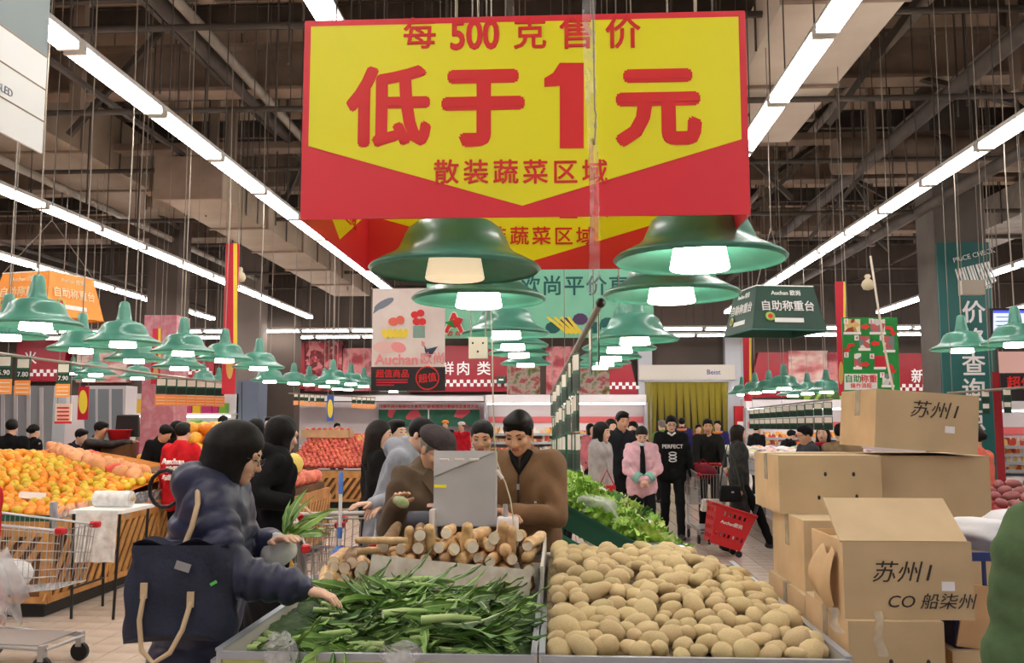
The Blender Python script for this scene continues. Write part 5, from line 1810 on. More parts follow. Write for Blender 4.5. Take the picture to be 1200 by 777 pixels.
# melon and pear stand beside the black coat shopper
fruit_stand('small wooden lattice stand with wrapped melons and pears', -3.9, -3.02, 9.9, 11.8, 0.78)
m_pear = M('pear_skin', (226, 200, 90), 0.45, col2=(210, 170, 70), vs=6, rnd=0.08)
m_melw = M('wrapped_apple', (238, 150, 120), 0.35, col2=(226, 90, 80), vs=6, rnd=0.1)
pear = ico(1, lambda p: (p.x * (1 - 0.25 * max(0, p.z)), p.y * (1 - 0.25 * max(0, p.z)), p.z * 1.25), 'pear', m_pear)
wap = ico(1, lump(4, 0.06), 'wrapped_fruit', m_melw)
for i in range(5):
    for j in range(7):
        x, y = -3.8 + i * 0.165, 10.05 + j * 0.25
        pe = j < 2
        o = inst('pear' if pe else 'wrapped_fruit', pear if pe else wap, None, (x, y, 0.84 + (0 if pe else 0.1)), (ro.uniform(-0.5, 0.5), ro.uniform(-0.5, 0.5), ro.uniform(0, 6)), 0.062 if pe else 0.085)
        tag(o, 'yellow pear at the front of the small lattice stand' if pe else 'reddish wrapped fruit on the small lattice stand', 'pear' if pe else 'fruit', 'pears on the small stand' if pe else 'wrapped fruit on the small stand')
MB().bb(-3.85, -3.06, 10.4, 11.7, 0.78, 0.86).build('riser', m_woodd, bpy.data.objects['fruit_stand.002'])
bpy.data.objects['riser.001'].location = (3.46, -9.9, 0)
o = inst('melon', ico(1, lambda p: (p.x, p.y, p.z * 1.08), 'melon', M('melon_skin', (238, 206, 90), 0.5, col2=(214, 196, 110), vs=8)), None, (-3.2, 10.75, 1.13), (0, 0, 0), 0.125)
tag(o, 'big yellow melon on the wrapped fruit of the small stand', 'melon')

# far apple stand
AX0, AX1, AY0, AY1 = W(333, 493, 17).x, W(462, 493, 17).x, 17.0, 19.4
fruit_stand('far wooden stand with a slanting heap of red apples', AX0, AX1, AY0, AY1, 0.7, True, True)
ap_m = ico(1, lambda p: (p.x, p.y, p.z * 0.88), 'apple', M('apple_red', (214, 72, 66), 0.4, col2=(232, 130, 96), vs=2.5, rnd=0.15), 1)
ap_y = ico(1, lambda p: (p.x, p.y, p.z * 0.88), 'apple', M('apple_yellow', (236, 196, 96), 0.4, col2=(226, 170, 80), vs=2.5, rnd=0.12), 1)


def ap_h(y):
    return 0.7 + 0.62 * sstep(AY0 - 0.5, AY1 - 0.2, y)


b = MB()
n_ = 0
cells = []
for j in range(20):
    for i in range(int((AX1 - AX0 - 0.1) / 0.092)):
        cells.append((AX0 + 0.06 + i * 0.092 + (j % 2) * 0.04, AY0 + 0.07 + j * 0.105))
keep = sorted(cells, key=lambda c: c[1])[:300] if len(cells) > 300 else cells
vis = [c for c in cells if c[0] < W(425, 493, c[1]).x]
for idx, (x, y) in enumerate(vis[:300]):
    yel = y > AY0 + 1.5 and x > (AX0 + AX1) / 2
    o = inst('apple', ap_y if yel else ap_m, None, (x + ro.uniform(-0.015, 0.015), y, ap_h(y) + 0.03 + ro.uniform(-0.008, 0.012)), (0, 0, ro.uniform(0, 6)), 0.047)
    tag(o, 'yellow apple on the far slanting apple heap' if yel else 'red apple on the far slanting apple heap', 'apple', 'yellow apples on the far stand' if yel else 'red apples on the far stand')
rest = vis[300:] + [c for c in cells if c not in set(vis)]
for x, y in rest:
    b.ball((x, y, ap_h(y) + 0.03), 0.046, 7, 0 if x < (AX0 + AX1) / 2 + 0.4 else 1, 5)
o = b.build('apple_pile', [ap_m.materials[0], ap_y.materials[0]])
tag(o, 'remaining apples at the back of the far apple heap', 'apples', None, 'stuff')
o = MB().grid(lambda u, v: (AX0 + 0.03 + u * (AX1 - AX0 - 0.06), AY0 + 0.03 + v * 2.3, ap_h(AY0 + v * 2.3) - 0.01), 4, 14).build('apple_layer', M('apple_dark', (150, 50, 46), 0.7))
tag(o, 'lower layer of apples filling the far stand', 'apples', None, 'stuff')
p = W(384, 508, 18.6)
t = thing('fruit_box', 'cardboard tray of apples set on top of the far apple heap', 'box', (p.x, 18.6, ap_h(18.6) + 0.06))
MB().bb(-0.5, 0.5, -0.2, -0.18, 0, 0.16).build('front_side', m_card, t)
MB().bb(-0.5, 0.5, 0.18, 0.2, 0, 0.16).build('back_side', m_card, t)
for s_ in (-1, 1):
    MB().bb(s_ * 0.5 - 0.01, s_ * 0.5 + 0.01, -0.2, 0.2, 0, 0.16).build('end_side', m_card, t)
for k in range(8):
    o = inst('apple', ap_m, None, (p.x - 0.42 + k * 0.12, 18.6, ap_h(18.6) + 0.23), (0, 0, k), 0.05)
    tag(o, 'red apple in the cardboard tray on the far apple heap', 'apple', 'apples in the tray')

# ------------------------------------------------------------------ vegetable racks at the far right
m_chrome = M('rack_steel', (176, 176, 180), 0.3, 0.8)
m_mix = M_multi('mixed_produce', [(236, 230, 224), (206, 120, 96), (226, 200, 120), (120, 150, 80), (214, 196, 184), (240, 236, 232), (150, 90, 84)], 9)


def rack(label, x0, x1, y0, y1, h):
    t = thing('produce_rack', label, 'rack', ((x0 + x1) / 2, y0, 0))
    w, d = (x1 - x0) / 2, y1 - y0
    MB().bb(-w, w, 0, d, h - 0.05, h).build('tabletop', m_chrome, t)
    n = max(1, round(d / 1.2))
    for i in range(n + 1):
        for sx in (-1, 1):
            MB().tube([(sx * (w - 0.03), 0.03 + i * (d - 0.06) / n, 0.08), (sx * (w - 0.03), 0.03 + i * (d - 0.06) / n, h)], 0.022, 8).build('leg', m_chrome, t)
            MB().tube([(sx * (w - 0.03) - 0.015, 0.03 + i * (d - 0.06) / n, 0.05), (sx * (w - 0.03) + 0.015, 0.03 + i * (d - 0.06) / n, 0.05)], 0.05, 10).build('caster', m_black, t)
    for z in (0.25, 0.5):
        for sx in (-1, 1):
            MB().tube([(sx * (w - 0.03), 0.03, z), (sx * (w - 0.03), d - 0.03, z)], 0.014, 6).build('side_bar', m_chrome, t)
    MB().bb(-w + 0.05, w - 0.05, 0.04, d - 0.04, 0.24, 0.26).build('lower_shelf', m_chrome, t)
    return t


rk = random.Random(8)
m_pk_ = [M('pack_%s' % n_, c, 0.3, col2=c2, vs=9, coat=0.4) for n_, c, c2 in (('white', (238, 234, 230), (214, 206, 200)), ('carrot', (226, 130, 70), (240, 210, 190)), ('green', (120, 160, 80), (220, 224, 200)), ('red', (206, 84, 74), (236, 200, 190)), ('yellow', (236, 206, 110), (240, 230, 200)), ('purple', (150, 96, 110), (226, 210, 214)))]
pkm = [ico(1, lambda p, i=i: (lambda q: (q.x * 0.15, q.y * 0.11, q.z * 0.07))(lump(i + 40, 0.3)(p)), 'vegetable_pack', m, 2) for i, m in enumerate(m_pk_)]
for (x0, x1, y0, y1, lab) in ((3.0, 5.2, 11.4, 17.0, 'long steel rack of film-wrapped vegetables before the bright cooler'),):
    rack(lab, x0, x1, y0, y1, 0.86)
    for i in range(9):
        for j in range(17):
            x, y = x0 + 0.14 + i * 0.24 + rk.uniform(-0.03, 0.03), y0 + 0.16 + j * 0.33 + rk.uniform(-0.04, 0.04)
            k = (0, 1, 4, 0, 2, 3, 0, 5, 0)[rk.randrange(9)]
            hz_ = 0.93 + 0.18 * sstep(0, 4.5, y - y0) + rk.uniform(-0.01, 0.03)
            o = inst('vegetable_pack', pkm[k], None, (x, y, hz_), (rk.uniform(-0.3, 0.3), rk.uniform(-0.3, 0.3), rk.uniform(0, 6)))
            tag(o, 'film-wrapped %s vegetable pack on the long steel rack' % ('white', 'carrot orange', 'green', 'red', 'yellow', 'purple')[k], 'vegetable pack', '%s packs on the steel rack' % ('white', 'orange', 'green', 'red', 'yellow', 'purple')[k])
    MB().bb(x0 + 0.1, x1 - 0.1, y0 + 1.6, y1 - 0.1, 0.86, 0.98).build('riser', m_lgrey, bpy.data.objects['produce_rack'])
    bpy.data.objects['riser.002'].location = (-(x0 + x1) / 2, -y0, 0)
# leeks lying on the rack
for i in range(3):
    p = Vector((3.4 + i * 0.12, 11.7 + 0.1 * i, 1.06))
    t = thing('leek', 'leek with long green tops lying on the packed vegetables', 'leek', p, 0.5 + 0.15 * i, 'leeks on the steel rack')
    MB().tube([(0, -0.3, 0), (0, 0.1, 0.02)], [0.02, 0.02], 8).build('white_stem', m_cut, t)
    MB().tube([(0, 0.1, 0.02), (0.02, 0.3, 0.08), (0.05, 0.5, 0.1)], [0.022, 0.03, 0.006], 8).build('green_top', m_let3, t)
# sweet potatoes in red display boxes near the column
sp_ = W(1180, 600, 7.6)
t = thing('display_box', 'red display box with gold circles heaped with sweet potatoes', 'display box', (sp_.x, 7.6, 0))
MB().bb(-0.6, 0.6, 0, 0.5, 0, sp_.z + 0.02).build('box', M('box_red', (206, 34, 36), 0.5), t)
for k in range(3):
    MB().tube([(-0.4 + k * 0.35, -0.004, sp_.z - 0.1), (-0.4 + k * 0.35, 0.0, sp_.z - 0.1)], 0.09, 20).build('gold_disc', M('print_gold'), t)
m_spot = M('sweet_potato', (176, 110, 110), 0.7, col2=(150, 90, 92), vs=12, rnd=0.1)
spm = ico(1, lambda p: (p.x * 1.7, p.y, p.z * 0.9), 'sweet_potato', m_spot)
for k in range(36):
    o = inst('sweet_potato', spm, None, (sp_.x - 0.5 + (k % 9) * 0.125, 7.68 + (k // 9) * 0.1, sp_.z + 0.06 + (k // 9) * 0.045 + rk.uniform(-0.01, 0.01)), (0, rk.uniform(-0.3, 0.3), rk.uniform(0, 6)), 0.045)
    tag(o, 'dusky pink sweet potato heaped on the red display box', 'sweet potato', 'sweet potatoes on the red box')
for k in range(8):
    o = inst('banana', ico(1, lambda p: (p.x * 2.2, p.y * 0.8 + 0.5 * p.x * p.x, p.z * 0.8), 'banana', M('banana_skin', (240, 208, 60), 0.5), 2) if k == 0 else bpy.data.meshes['banana'], None, (sp_.x - 0.4 + (k % 4) * 0.12, 8.05, sp_.z + 0.24 + 0.05 * (k // 4)), (0.4, 0, rk.uniform(-0.4, 0.4)), 0.042)
    tag(o, 'yellow banana on top of the sweet potatoes', 'banana', 'bananas on the sweet potatoes')
# mixed far goods on the left: bright shelf behind the mandarins
sg = W(205, 493, 19.0)
t = thing('grocery_shelf', 'lit grocery shelf with bright packets behind the pink column', 'shelf', (sg.x, 19.0, 0))
MB().bb(-1.2, 1.2, 0.5, 0.55, 0, 2.25).build('back_board', m_shelf, t)
for k in range(4):
    z = 0.4 + k * 0.46
    MB().bb(-1.2, 1.2, 0, 0.5, z, z + 0.03).build('shelf_board', m_shelf, t)
    x = -1.15
    while x < 1.05:
        a = rk.uniform(0.12, 0.22)
        pkb = MB().bb(x, x + a, 0.06, 0.3, z + 0.03, z + rk.uniform(0.2, 0.38)).build('packet', M('packet_%d' % rk.randrange(6), ((206, 60, 50), (240, 200, 60), (120, 180, 60), (236, 230, 224), (240, 140, 60), (196, 60, 120))[rk.randrange(6)], 0.4), t)
        x += a + 0.02
MB().bb(-1.2, 1.2, -0.02, 0.04, 1.72, 1.76).build('shelf_lamp', m_cool, t)
# grey machine panel and black bin shapes of the fruit hall
p = W(306, 430, 20.5)
t = board('metal_cabinet', 'blue-grey metal cabinet beyond the red pole banner', 'cabinet', 276, 446, 302, 560, 19.5, M('cabinet_blue_grey', (110, 124, 146), 0.5), 0.6, hang=False)
brect(t, 'door_seam', 283, 448, 284, 560, m_steel, -0.01)
wbp = W(152, 498, 12.0)
t = thing('monitor', 'black square monitor back standing among the pomelos', 'monitor', (wbp.x, 11.95, W(152, 512, 12).z))
inst('screen_back', bevelled(MB().box((0, 0, 0.15), (0.34, 0.06, 0.3), taper=(0.9, 1)), 'screen_back', m_black, 0.02, 2), t)
MB().tube([(0, 0.02, -0.62), (0, 0.02, 0.05)], 0.02, 8).build('pole', m_black, t)
t = thing('plastic_tub', 'red plastic tub beside the black monitor', 'tub', (W(136, 508, 11.8).x, 11.9, W(136, 512, 11.8).z - 0.08))
MB().lathe([(0.0, 0), (0.12, 0), (0.16, 0.17), (0.17, 0.17), (0.165, 0.18), (0.15, 0.17)], 20).build('tub', m_red, t)
MB().bb(-0.2, 0.2, -0.1, 0.1, -0.6, 0).build('stand', m_woodd, t)

# ------------------------------------------------------------------ people: smooth-blended bodies meshed with surface nets
CORN = np.array([(i, j, k) for i in (0, 1) for j in (0, 1) for k in (0, 1)])
EDG = [(a, b) for a in range(8) for b in range(a + 1, 8) if np.abs(CORN[a] - CORN[b]).sum() == 1]


def axis_coords(lo, hi, h, fine):
    """coordinates from lo to hi with step h, finer inside the (a, b, step) intervals"""
    out = [lo]
    x = lo
    while x < hi:
        st = h
        for a, b, s in fine:
            if a - s <= x <= b:
                st = min(st, s)
            elif x < a < x + st:
                st = min(st, max(s, a - x))
        x += st
        out.append(x)
    return np.array(out)


def rotm(ax, ang):
    return np.array(Matrix.Rotation(ang, 3, ax))


def field(prims, h, fine=((), (), ()), wrinkle=0.0, seed=0.0):
    lo, hi = np.full(3, 1e9), np.full(3, -1e9)
    bbs = []
    for p in prims:
        if p[0] == 'c':
            a, b, ra, rb = np.array(p[1]), np.array(p[2]), p[3], p[4]
            l_, u_ = np.minimum(a - ra, b - rb), np.maximum(a + ra, b + rb)
        else:
            c, r = np.array(p[1]), max(p[2])
            l_, u_ = c - r, c + r
        bbs.append((l_, u_))
        if p[-1] != 'sub':
            lo, hi = np.minimum(lo, l_), np.maximum(hi, u_)
    m = 0.05
    xs = [axis_coords(lo[i] - m, hi[i] + m, h, fine[i]) for i in range(3)]
    D = np.full([len(x) for x in xs], 0.2, np.float32)
    for p, (l_, u_) in zip(prims, bbs):
        i0 = [max(0, np.searchsorted(xs[i], l_[i] - 0.07)) for i in range(3)]
        i1 = [min(len(xs[i]), np.searchsorted(xs[i], u_[i] + 0.07) + 1) for i in range(3)]
        if any(a >= b for a, b in zip(i0, i1)):
            continue
        X = xs[0][i0[0]:i1[0], None, None]
        Y = xs[1][None, i0[1]:i1[1], None]
        Z = xs[2][None, None, i0[2]:i1[2]]
        sub = p[-1] == 'sub'
        if p[0] == 'c':
            a, b, ra, rb, k = np.array(p[1], float), np.array(p[2], float), p[3], p[4], p[5]
            d = b - a
            L2 = max(1e-9, float(d @ d))
            t = np.clip(((X - a[0]) * d[0] + (Y - a[1]) * d[1] + (Z - a[2]) * d[2]) / L2, 0, 1)
            r = ra + (rb - ra) * t
            if len(p) > 6 and isinstance(p[6], tuple):
                amp, n = p[6]
                r = r + amp * (np.abs(np.sin(PI * n * t)) ** 0.6 - 0.6)
            dd = np.sqrt((X - a[0] - t * d[0]) ** 2 + (Y - a[1] - t * d[1]) ** 2 + (Z - a[2] - t * d[2]) ** 2) - r
        else:
            c, rr, R, k = np.array(p[1], float), p[2], p[3], p[4]
            x, y, z = X - c[0], Y - c[1], Z - c[2]
            if R is not None:
                x, y, z = R[0, 0] * x + R[1, 0] * y + R[2, 0] * z, R[0, 1] * x + R[1, 1] * y + R[2, 1] * z, R[0, 2] * x + R[1, 2] * y + R[2, 2] * z
            k0 = np.sqrt((x / rr[0]) ** 2 + (y / rr[1]) ** 2 + (z / rr[2]) ** 2)
            k1 = np.sqrt((x / rr[0] ** 2) ** 2 + (y / rr[1] ** 2) ** 2 + (z / rr[2] ** 2) ** 2) + 1e-6
            dd = k0 * (k0 - 1) / k1
        S_ = D[i0[0]:i1[0], i0[1]:i1[1], i0[2]:i1[2]]
        if sub:
            hh = np.clip(0.5 - 0.5 * (S_ + dd) / k, 0, 1)
            S_[...] = S_ + (-dd - S_) * hh + k * hh * (1 - hh)
        else:
            hh = np.clip(0.5 + 0.5 * (dd - S_) / k, 0, 1)
            S_[...] = dd + (S_ - dd) * hh - k * hh * (1 - hh)
    if wrinkle:
        X, Y, Z = xs[0][:, None, None], xs[1][None, :, None], xs[2][None, None, :]
        D += (wrinkle * np.sin(34 * Z + 5 * np.sin(13 * X + seed) + 4 * np.sin(11 * Y + 2 * seed)) * np.sin(9 * X + 7 * Y + 6 * Z + seed)).astype(np.float32)
    return D, xs


def nets(D, xs):
    S_ = D < 0
    c = np.zeros(np.array(D.shape) - 1, np.int8)
    n = c.shape
    for o in CORN:
        c += S_[o[0]:o[0] + n[0], o[1]:o[1] + n[1], o[2]:o[2] + n[2]]
    I = np.argwhere((c > 0) & (c < 8))
    acc = np.zeros((len(I), 3))
    cnt = np.zeros(len(I))
    cv, cp = [], []
    for o in CORN:
        q = I + o
        cv.append(D[q[:, 0], q[:, 1], q[:, 2]].astype(float))
        cp.append(np.stack([xs[i][q[:, i]] for i in range(3)], 1))
    for a, b in EDG:
        mk = (cv[a] < 0) != (cv[b] < 0)
        t = np.where(mk, cv[a] / np.where(mk, cv[a] - cv[b], 1), 0)
        acc += np.where(mk[:, None], cp[a] + t[:, None] * (cp[b] - cp[a]), 0)
        cnt += mk
    V = acc / cnt[:, None]
    vid = np.full(n, -1, np.int64)
    vid[I[:, 0], I[:, 1], I[:, 2]] = np.arange(len(I))
    Q = []
    for ax in range(3):
        s0 = [slice(None)] * 3
        s1 = [slice(None)] * 3
        s0[ax], s1[ax] = slice(0, -1), slice(1, None)
        A, B = S_[tuple(s0)], S_[tuple(s1)]
        E = np.argwhere(A != B)
        u, w = (ax + 1) % 3, (ax + 2) % 3
        E = E[(E[:, u] > 0) & (E[:, w] > 0) & (E[:, u] < D.shape[u] - 1) & (E[:, w] < D.shape[w] - 1)]
        ins = A[E[:, 0], E[:, 1], E[:, 2]]
        du, dw = np.zeros(3, int), np.zeros(3, int)
        du[u], dw[w] = 1, 1
        g = lambda q: vid[q[:, 0], q[:, 1], q[:, 2]]
        quad = np.stack([g(E - du - dw), g(E - dw), g(E), g(E - du)], 1)
        quad[~ins] = quad[~ins][:, ::-1]
        Q.append(quad)
    Q = np.concatenate(Q)
    return V, Q[(Q >= 0).all(1)]


def npmesh(name, V, Q, mats, fm=None):
    me = bpy.data.meshes.new(name)
    me.vertices.add(len(V))
    me.vertices.foreach_set('co', V.astype(np.float32).ravel())
    me.loops.add(len(Q) * 4)
    me.loops.foreach_set('vertex_index', Q.astype(np.int32).ravel())
    me.polygons.add(len(Q))
    me.polygons.foreach_set('loop_start', np.arange(0, len(Q) * 4, 4, dtype=np.int32))
    me.polygons.foreach_set('use_smooth', np.ones(len(Q), bool))
    obj_mats(me, mats)
    if fm is not None:
        me.polygons.foreach_set('material_index', fm.astype(np.int32))
    me.update()
    me.validate()
    return me


def sdf_part(name, prims, h, mats, parent, fine=((), (), ()), wrinkle=0.0, seed=0.0, fm=None):
    D, xs = field(prims, h, fine, wrinkle, seed)
    V, Q = nets(D, xs)
    if len(Q) == 0:
        return None
    f_ = fm(V[Q].mean(1)) if fm else None
    return inst(name, npmesh(name, V, Q, mats, f_), parent)


m_skin = M('skin_warm', (228, 184, 158), 0.5, sss=0.08)
m_skin2 = M('skin_tan', (214, 164, 132), 0.5, sss=0.08)
m_lips = M('lips', (190, 104, 96), 0.45)
m_hair = M('hair_black', (14, 12, 12), 0.55, col2=(24, 20, 19), vs=60, spec=0.2)
m_hairb = M('hair_brown', (36, 25, 20), 0.55, col2=(26, 18, 15), vs=60, spec=0.25)
m_hairg = M('hair_grey', (126, 120, 114), 0.5)
m_eye = M('eye_dark', (26, 18, 16), 0.25)
m_shoe = M('shoe_black', (26, 24, 26), 0.4)
m_trk = M('trousers_black', (18, 18, 21), 0.8, spec=0.2, bump=0.3, bs=30)
m_glass = M('glasses_frame', (70, 66, 70), 0.3, 0.4)
FAB = {}


def fab(col, rough=0.85, var=0.86, bump=0.25, bs=40, coat=0.0):
    if max(col) < 70:
        col = tuple(int(c * 0.6) for c in col)
    key = (col, rough, bump)
    if key not in FAB:
        FAB[key] = M('fabric_%d_%d_%d_%d' % (col + (int(rough * 100),)), col, rough, col2=tuple(int(c * var) for c in col), vs=9, bump=bump, bs=bs, coat=coat, spec=0.2)
    return FAB[key]


def ik(S_, T, l1, l2, hint):
    S_, T, hint = np.array(S_, float), np.array(T, float), np.array(hint, float)
    d = T - S_
    L_ = np.linalg.norm(d)
    mx = (l1 + l2) * 0.995
    if L_ > mx:
        d *= mx / L_
        L_ = mx
    n = d / max(L_, 1e-6)
    a = (l1 * l1 - l2 * l2 + L_ * L_) / (2 * max(L_, 1e-6))
    hh = math.sqrt(max(0.0, l1 * l1 - a * a))
    p = hint - n * (hint @ n)
    p /= max(np.linalg.norm(p), 1e-6)
    return S_ + n * a + p * hh, S_ + d


def hand_prims(wr, d, up, side, q, s=1.0):
    """palm, four fingers and a thumb; d = pointing direction, up = back of the hand, side = +1 thumb on local +x"""
    wr, d, up = np.array(wr), np.array(d, float), np.array(up, float)
    d /= np.linalg.norm(d)
    up = up - d * (up @ d)
    up /= max(np.linalg.norm(up), 1e-6)
    lat = np.cross(d, up) * side
    P = []
    for o in (-0.028, -0.009, 0.01, 0.028):
        P.append(('c', wr + d * 0.02 * s + lat * o * 0.6 * s, wr + d * 0.085 * s + lat * o * s, 0.014 * s, 0.0125 * s, 0.012))
    if q >= 2:
        for o, ln in ((-0.03, 0.062), (-0.01, 0.078), (0.01, 0.085), (0.03, 0.075)):
            a = wr + d * 0.085 * s + lat * o * s
            e = a + (d * 0.55 - up * 0.12 + lat * o * 1.2) * ln * s
            f_ = e + (d * 0.4 - up * 0.3) * ln * s
            P.append(('c', a, e, 0.0098 * s, 0.0088 * s, 0.004))
            P.append(('c', e, f_, 0.0088 * s, 0.0072 * s, 0.004))
        a = wr + d * 0.03 * s + lat * 0.03 * s
        e = a + (d * 0.03 + lat * 0.03 - up * 0.008) * s
        P.append(('c', a, e, 0.014 * s, 0.0108 * s, 0.01))
        P.append(('c', e, e + (d * 0.032 + lat * 0.004 - up * 0.012) * s, 0.0105 * s, 0.0085 * s, 0.005))
    else:
        a = wr + d * 0.085 * s
        P.append(('c', a - lat * 0.018 * s, a + (d * 0.055 - up * 0.035) * s - lat * 0.014 * s, 0.015 * s, 0.011 * s, 0.01))
        P.append(('c', a + lat * 0.018 * s, a + (d * 0.06 - up * 0.035) * s + lat * 0.014 * s, 0.015 * s, 0.011 * s, 0.01))
        P.append(('c', wr + (d * 0.03 + lat * 0.03) * s, wr + (d * 0.075 + lat * 0.045 - up * 0.01) * s, 0.013 * s, 0.009 * s, 0.01))
    return P


def person(label, px, Y, hd, h=1.68, lean=0.0, hands=(None, None), head=(0, 0, 0), top=None, top_mat=None, bottom=None, hair='short', hair_m=None, hem=0.82,
           puff=0.02, q=1, feet=None, skin=None, bulk=1.0, collar=0.0, hood=False, female=False, ripple=None, X=None, glasses=False, shoes=None, elbow=None, legs=True, wr=0.0085, face_feat=None, zip_=False):
    """hd: heading in degrees, 0 = away from the camera, 90 = to the right, 180 = toward the camera"""
    s = h / 1.70
    x0 = W(px, 493, Y).x if X is None else X
    skin = skin or m_skin
    hair_m = hair_m or m_hair
    rz = -math.radians(hd)
    Rw = rotm('Z', rz)
    base = np.array((x0, Y, 0.0))

    def loc(p):
        return Rw.T @ (np.array(p, float) - base)
    lr = math.radians(lean)
    Rl = rotm('X', -lr)
    piv = np.array((0, 0, 0.93 * s))

    def T(p):
        p = np.array(p, float) * s
        return Rl @ (p - piv) + piv if p[2] > 0.93 * s else p
    vox = {0: 0.024, 1: 0.017, 2: 0.0115, 3: 0.0105}[q]
    # joints
    shw = 0.148 if female else 0.168
    hips = [np.array((sx * 0.09, 0, 0.92)) * s for sx in (-1, 1)]
    if feet is None:
        feet = [(-0.1, 0.02, 0), (0.1, -0.02, 0)]
    ank, knee = [], []
    for hp, ft in zip(hips, feet):
        a = np.array((ft[0], ft[1], 0.085 + ft[2])) * s
        k_, a = ik(hp, a, 0.425 * s, 0.425 * s, (0, 1, 0))
        knee.append(k_)
        ank.append(a)
    sh_ = [T((sx * shw, 0, 1.40)) for sx in (-1, 1)]
    wrist, elb, hdir = [], [], []
    for i, sx in enumerate((-1, 1)):
        tgt = hands[i]
        if tgt is None:
            tgt = T((sx * (shw + 0.06), 0.05, 0.86)) if lean < 8 else sh_[i] + np.array((sx * 0.05, 0.06, -0.5 * s))
        elif tgt[0] == 'w':
            tgt = loc(tgt[1])
        else:
            tgt = np.array(tgt) * s
        hint = (sx * 0.5, -0.7, -0.6) if elbow is None or elbow[i] is None else elbow[i]
        e, w_ = ik(sh_[i], tgt, 0.285 * s, 0.25 * s, hint)
        elb.append(e)
        wrist.append(w_)
        d = w_ - e
        hdir.append(d / max(np.linalg.norm(d), 1e-6))
    # head frame
    hp_, hy_, hr_ = [math.radians(v) for v in head]
    Rh = rotm('Z', -hy_) @ rotm('X', -hp_ - lr * 0.6) @ rotm('Y', hr_)
    nb = T((0, -0.01, 1.44))
    hc = T((0, 0.005, 1.47)) + Rh @ (np.array((0, 0.012, 0.115)) * s)
    hsz = 0.97 * (0.96 if female else 1.0) * s ** 0.6

    def HP(p):
        return hc + Rh @ (np.array(p, float) * hsz)
    HS = lambda r: tuple(v * hsz for v in r)
    P = []
    # skin body
    P += [('e', HP((0, -0.012, 0.03)), HS((0.072, 0.09, 0.083)), Rh, 0.02), ('e', HP((0, 0.022, -0.028)), HS((0.06, 0.068, 0.082)), Rh, 0.03),
          ('c', HP((0, 0.062, -0.092)), HP((0, 0.05, -0.08)), 0.02 * hsz, 0.03 * hsz, 0.03), ('c', HP((0, -0.02, -0.06)), nb, 0.05 * hsz, 0.055 * s, 0.025)]
    if q >= 1:
        P += [('c', HP((0, 0.084, 0.004)), HP((0, 0.101, -0.03)), 0.0075 * hsz, 0.0125 * hsz, 0.01), ('c', HP((-0.012, 0.09, -0.034)), HP((0.012, 0.09, -0.034)), 0.0085 * hsz, 0.0085 * hsz, 0.006),
              ('c', HP((-0.045, 0.07, 0.024)), HP((0.045, 0.07, 0.024)), 0.012 * hsz, 0.012 * hsz, 0.016),
              ('e', HP((-0.041, 0.064, -0.028)), HS((0.02, 0.02, 0.02)), Rh, 0.02), ('e', HP((0.041, 0.064, -0.028)), HS((0.02, 0.02, 0.02)), Rh, 0.02),
              ('c', HP((-0.019, 0.083, -0.062)), HP((0.019, 0.083, -0.062)), 0.0075 * hsz, 0.0075 * hsz, 0.008),
              ('e', HP((-0.03, 0.096, 0.004)), HS((0.015, 0.016, 0.010)), Rh, 0.008, 'sub'), ('e', HP((0.03, 0.096, 0.004)), HS((0.015, 0.016, 0.010)), Rh, 0.008, 'sub')]
    for sx in (-1, 1):
        P.append(('e', HP((sx * 0.072, -0.008, -0.006)), HS((0.011, 0.019, 0.031)), Rh, 0.006))
    P += [('c', T((-0.06, 0, 1.1)), T((-0.07, 0, 1.34)), 0.085 * s, 0.085 * s, 0.05), ('c', T((0.06, 0, 1.1)), T((0.07, 0, 1.34)), 0.085 * s, 0.085 * s, 0.05),
          ('c', sh_[0], sh_[1], 0.05 * s, 0.05 * s, 0.05), ('c', T((-0.05, 0, 0.95)), T((0.05, 0, 0.95)), 0.1 * s, 0.1 * s, 0.05)]
    for i, sx in enumerate((-1, 1)):
        P += [('c', sh_[i], elb[i], 0.045 * s, 0.036 * s, 0.03), ('c', elb[i], wrist[i], 0.036 * s, 0.024 * s, 0.02)]
        up = np.array((0, 0, 1.0)) if abs(hdir[i][2]) < 0.8 else np.array((sx * 1.0, 0.0, 0.0))
        P += hand_prims(wrist[i], hdir[i], up, -sx if abs(hdir[i][2]) < 0.8 else sx, q, s * (0.92 if female else 1))
        if legs:
            P += [('c', hips[i], knee[i], 0.07 * s, 0.05 * s, 0.03), ('c', knee[i], ank[i], 0.05 * s, 0.036 * s, 0.02)]
    fine = ((), (), ())
    if q >= 2:
        st = 0.0052 if q == 3 else 0.0062
        fx, fy, fz = [], [], []
        for c, r in ((hc, 0.125),) + tuple((wrist[i] + hdir[i] * 0.08, 0.1) for i in (0, 1)):
            fx.append((c[0] - r, c[0] + r, st))
            fy.append((c[1] - r, c[1] + r, st))
            fz.append((c[2] - r, c[2] + r, st))
        fine = (fx, fy, fz)
    hcl, Rhl = hc, Rh

    def fmat(C):
        p = (C - hcl) @ Rhl / hsz
        lip = (np.abs(p[:, 0]) < 0.021) & (np.abs(p[:, 2] + 0.062) < 0.0085) & (p[:, 1] > 0.07)
        return np.where(lip, 1, 0)
    body = sdf_part('person', P, vox, [skin, m_lips], None, fine, fm=fmat if q >= 1 else None)
    body.location = base
    body.rotation_euler = (0, 0, rz)
    tag(body, label, 'person')
    # top garment
    b = puff
    J = []
    w1, dpt = (0.074, 0.088) if not female else (0.062, 0.08)
    af = 0.9 if female else 1.0
    rp = lambda n: (ripple, n) if ripple else None
    z0 = 1.0

    def cone(a, bb, ra, rb, k, n=4):
        t = ('c', a, bb, ra, rb, k)
        return t + ((ripple, n),) if ripple else t
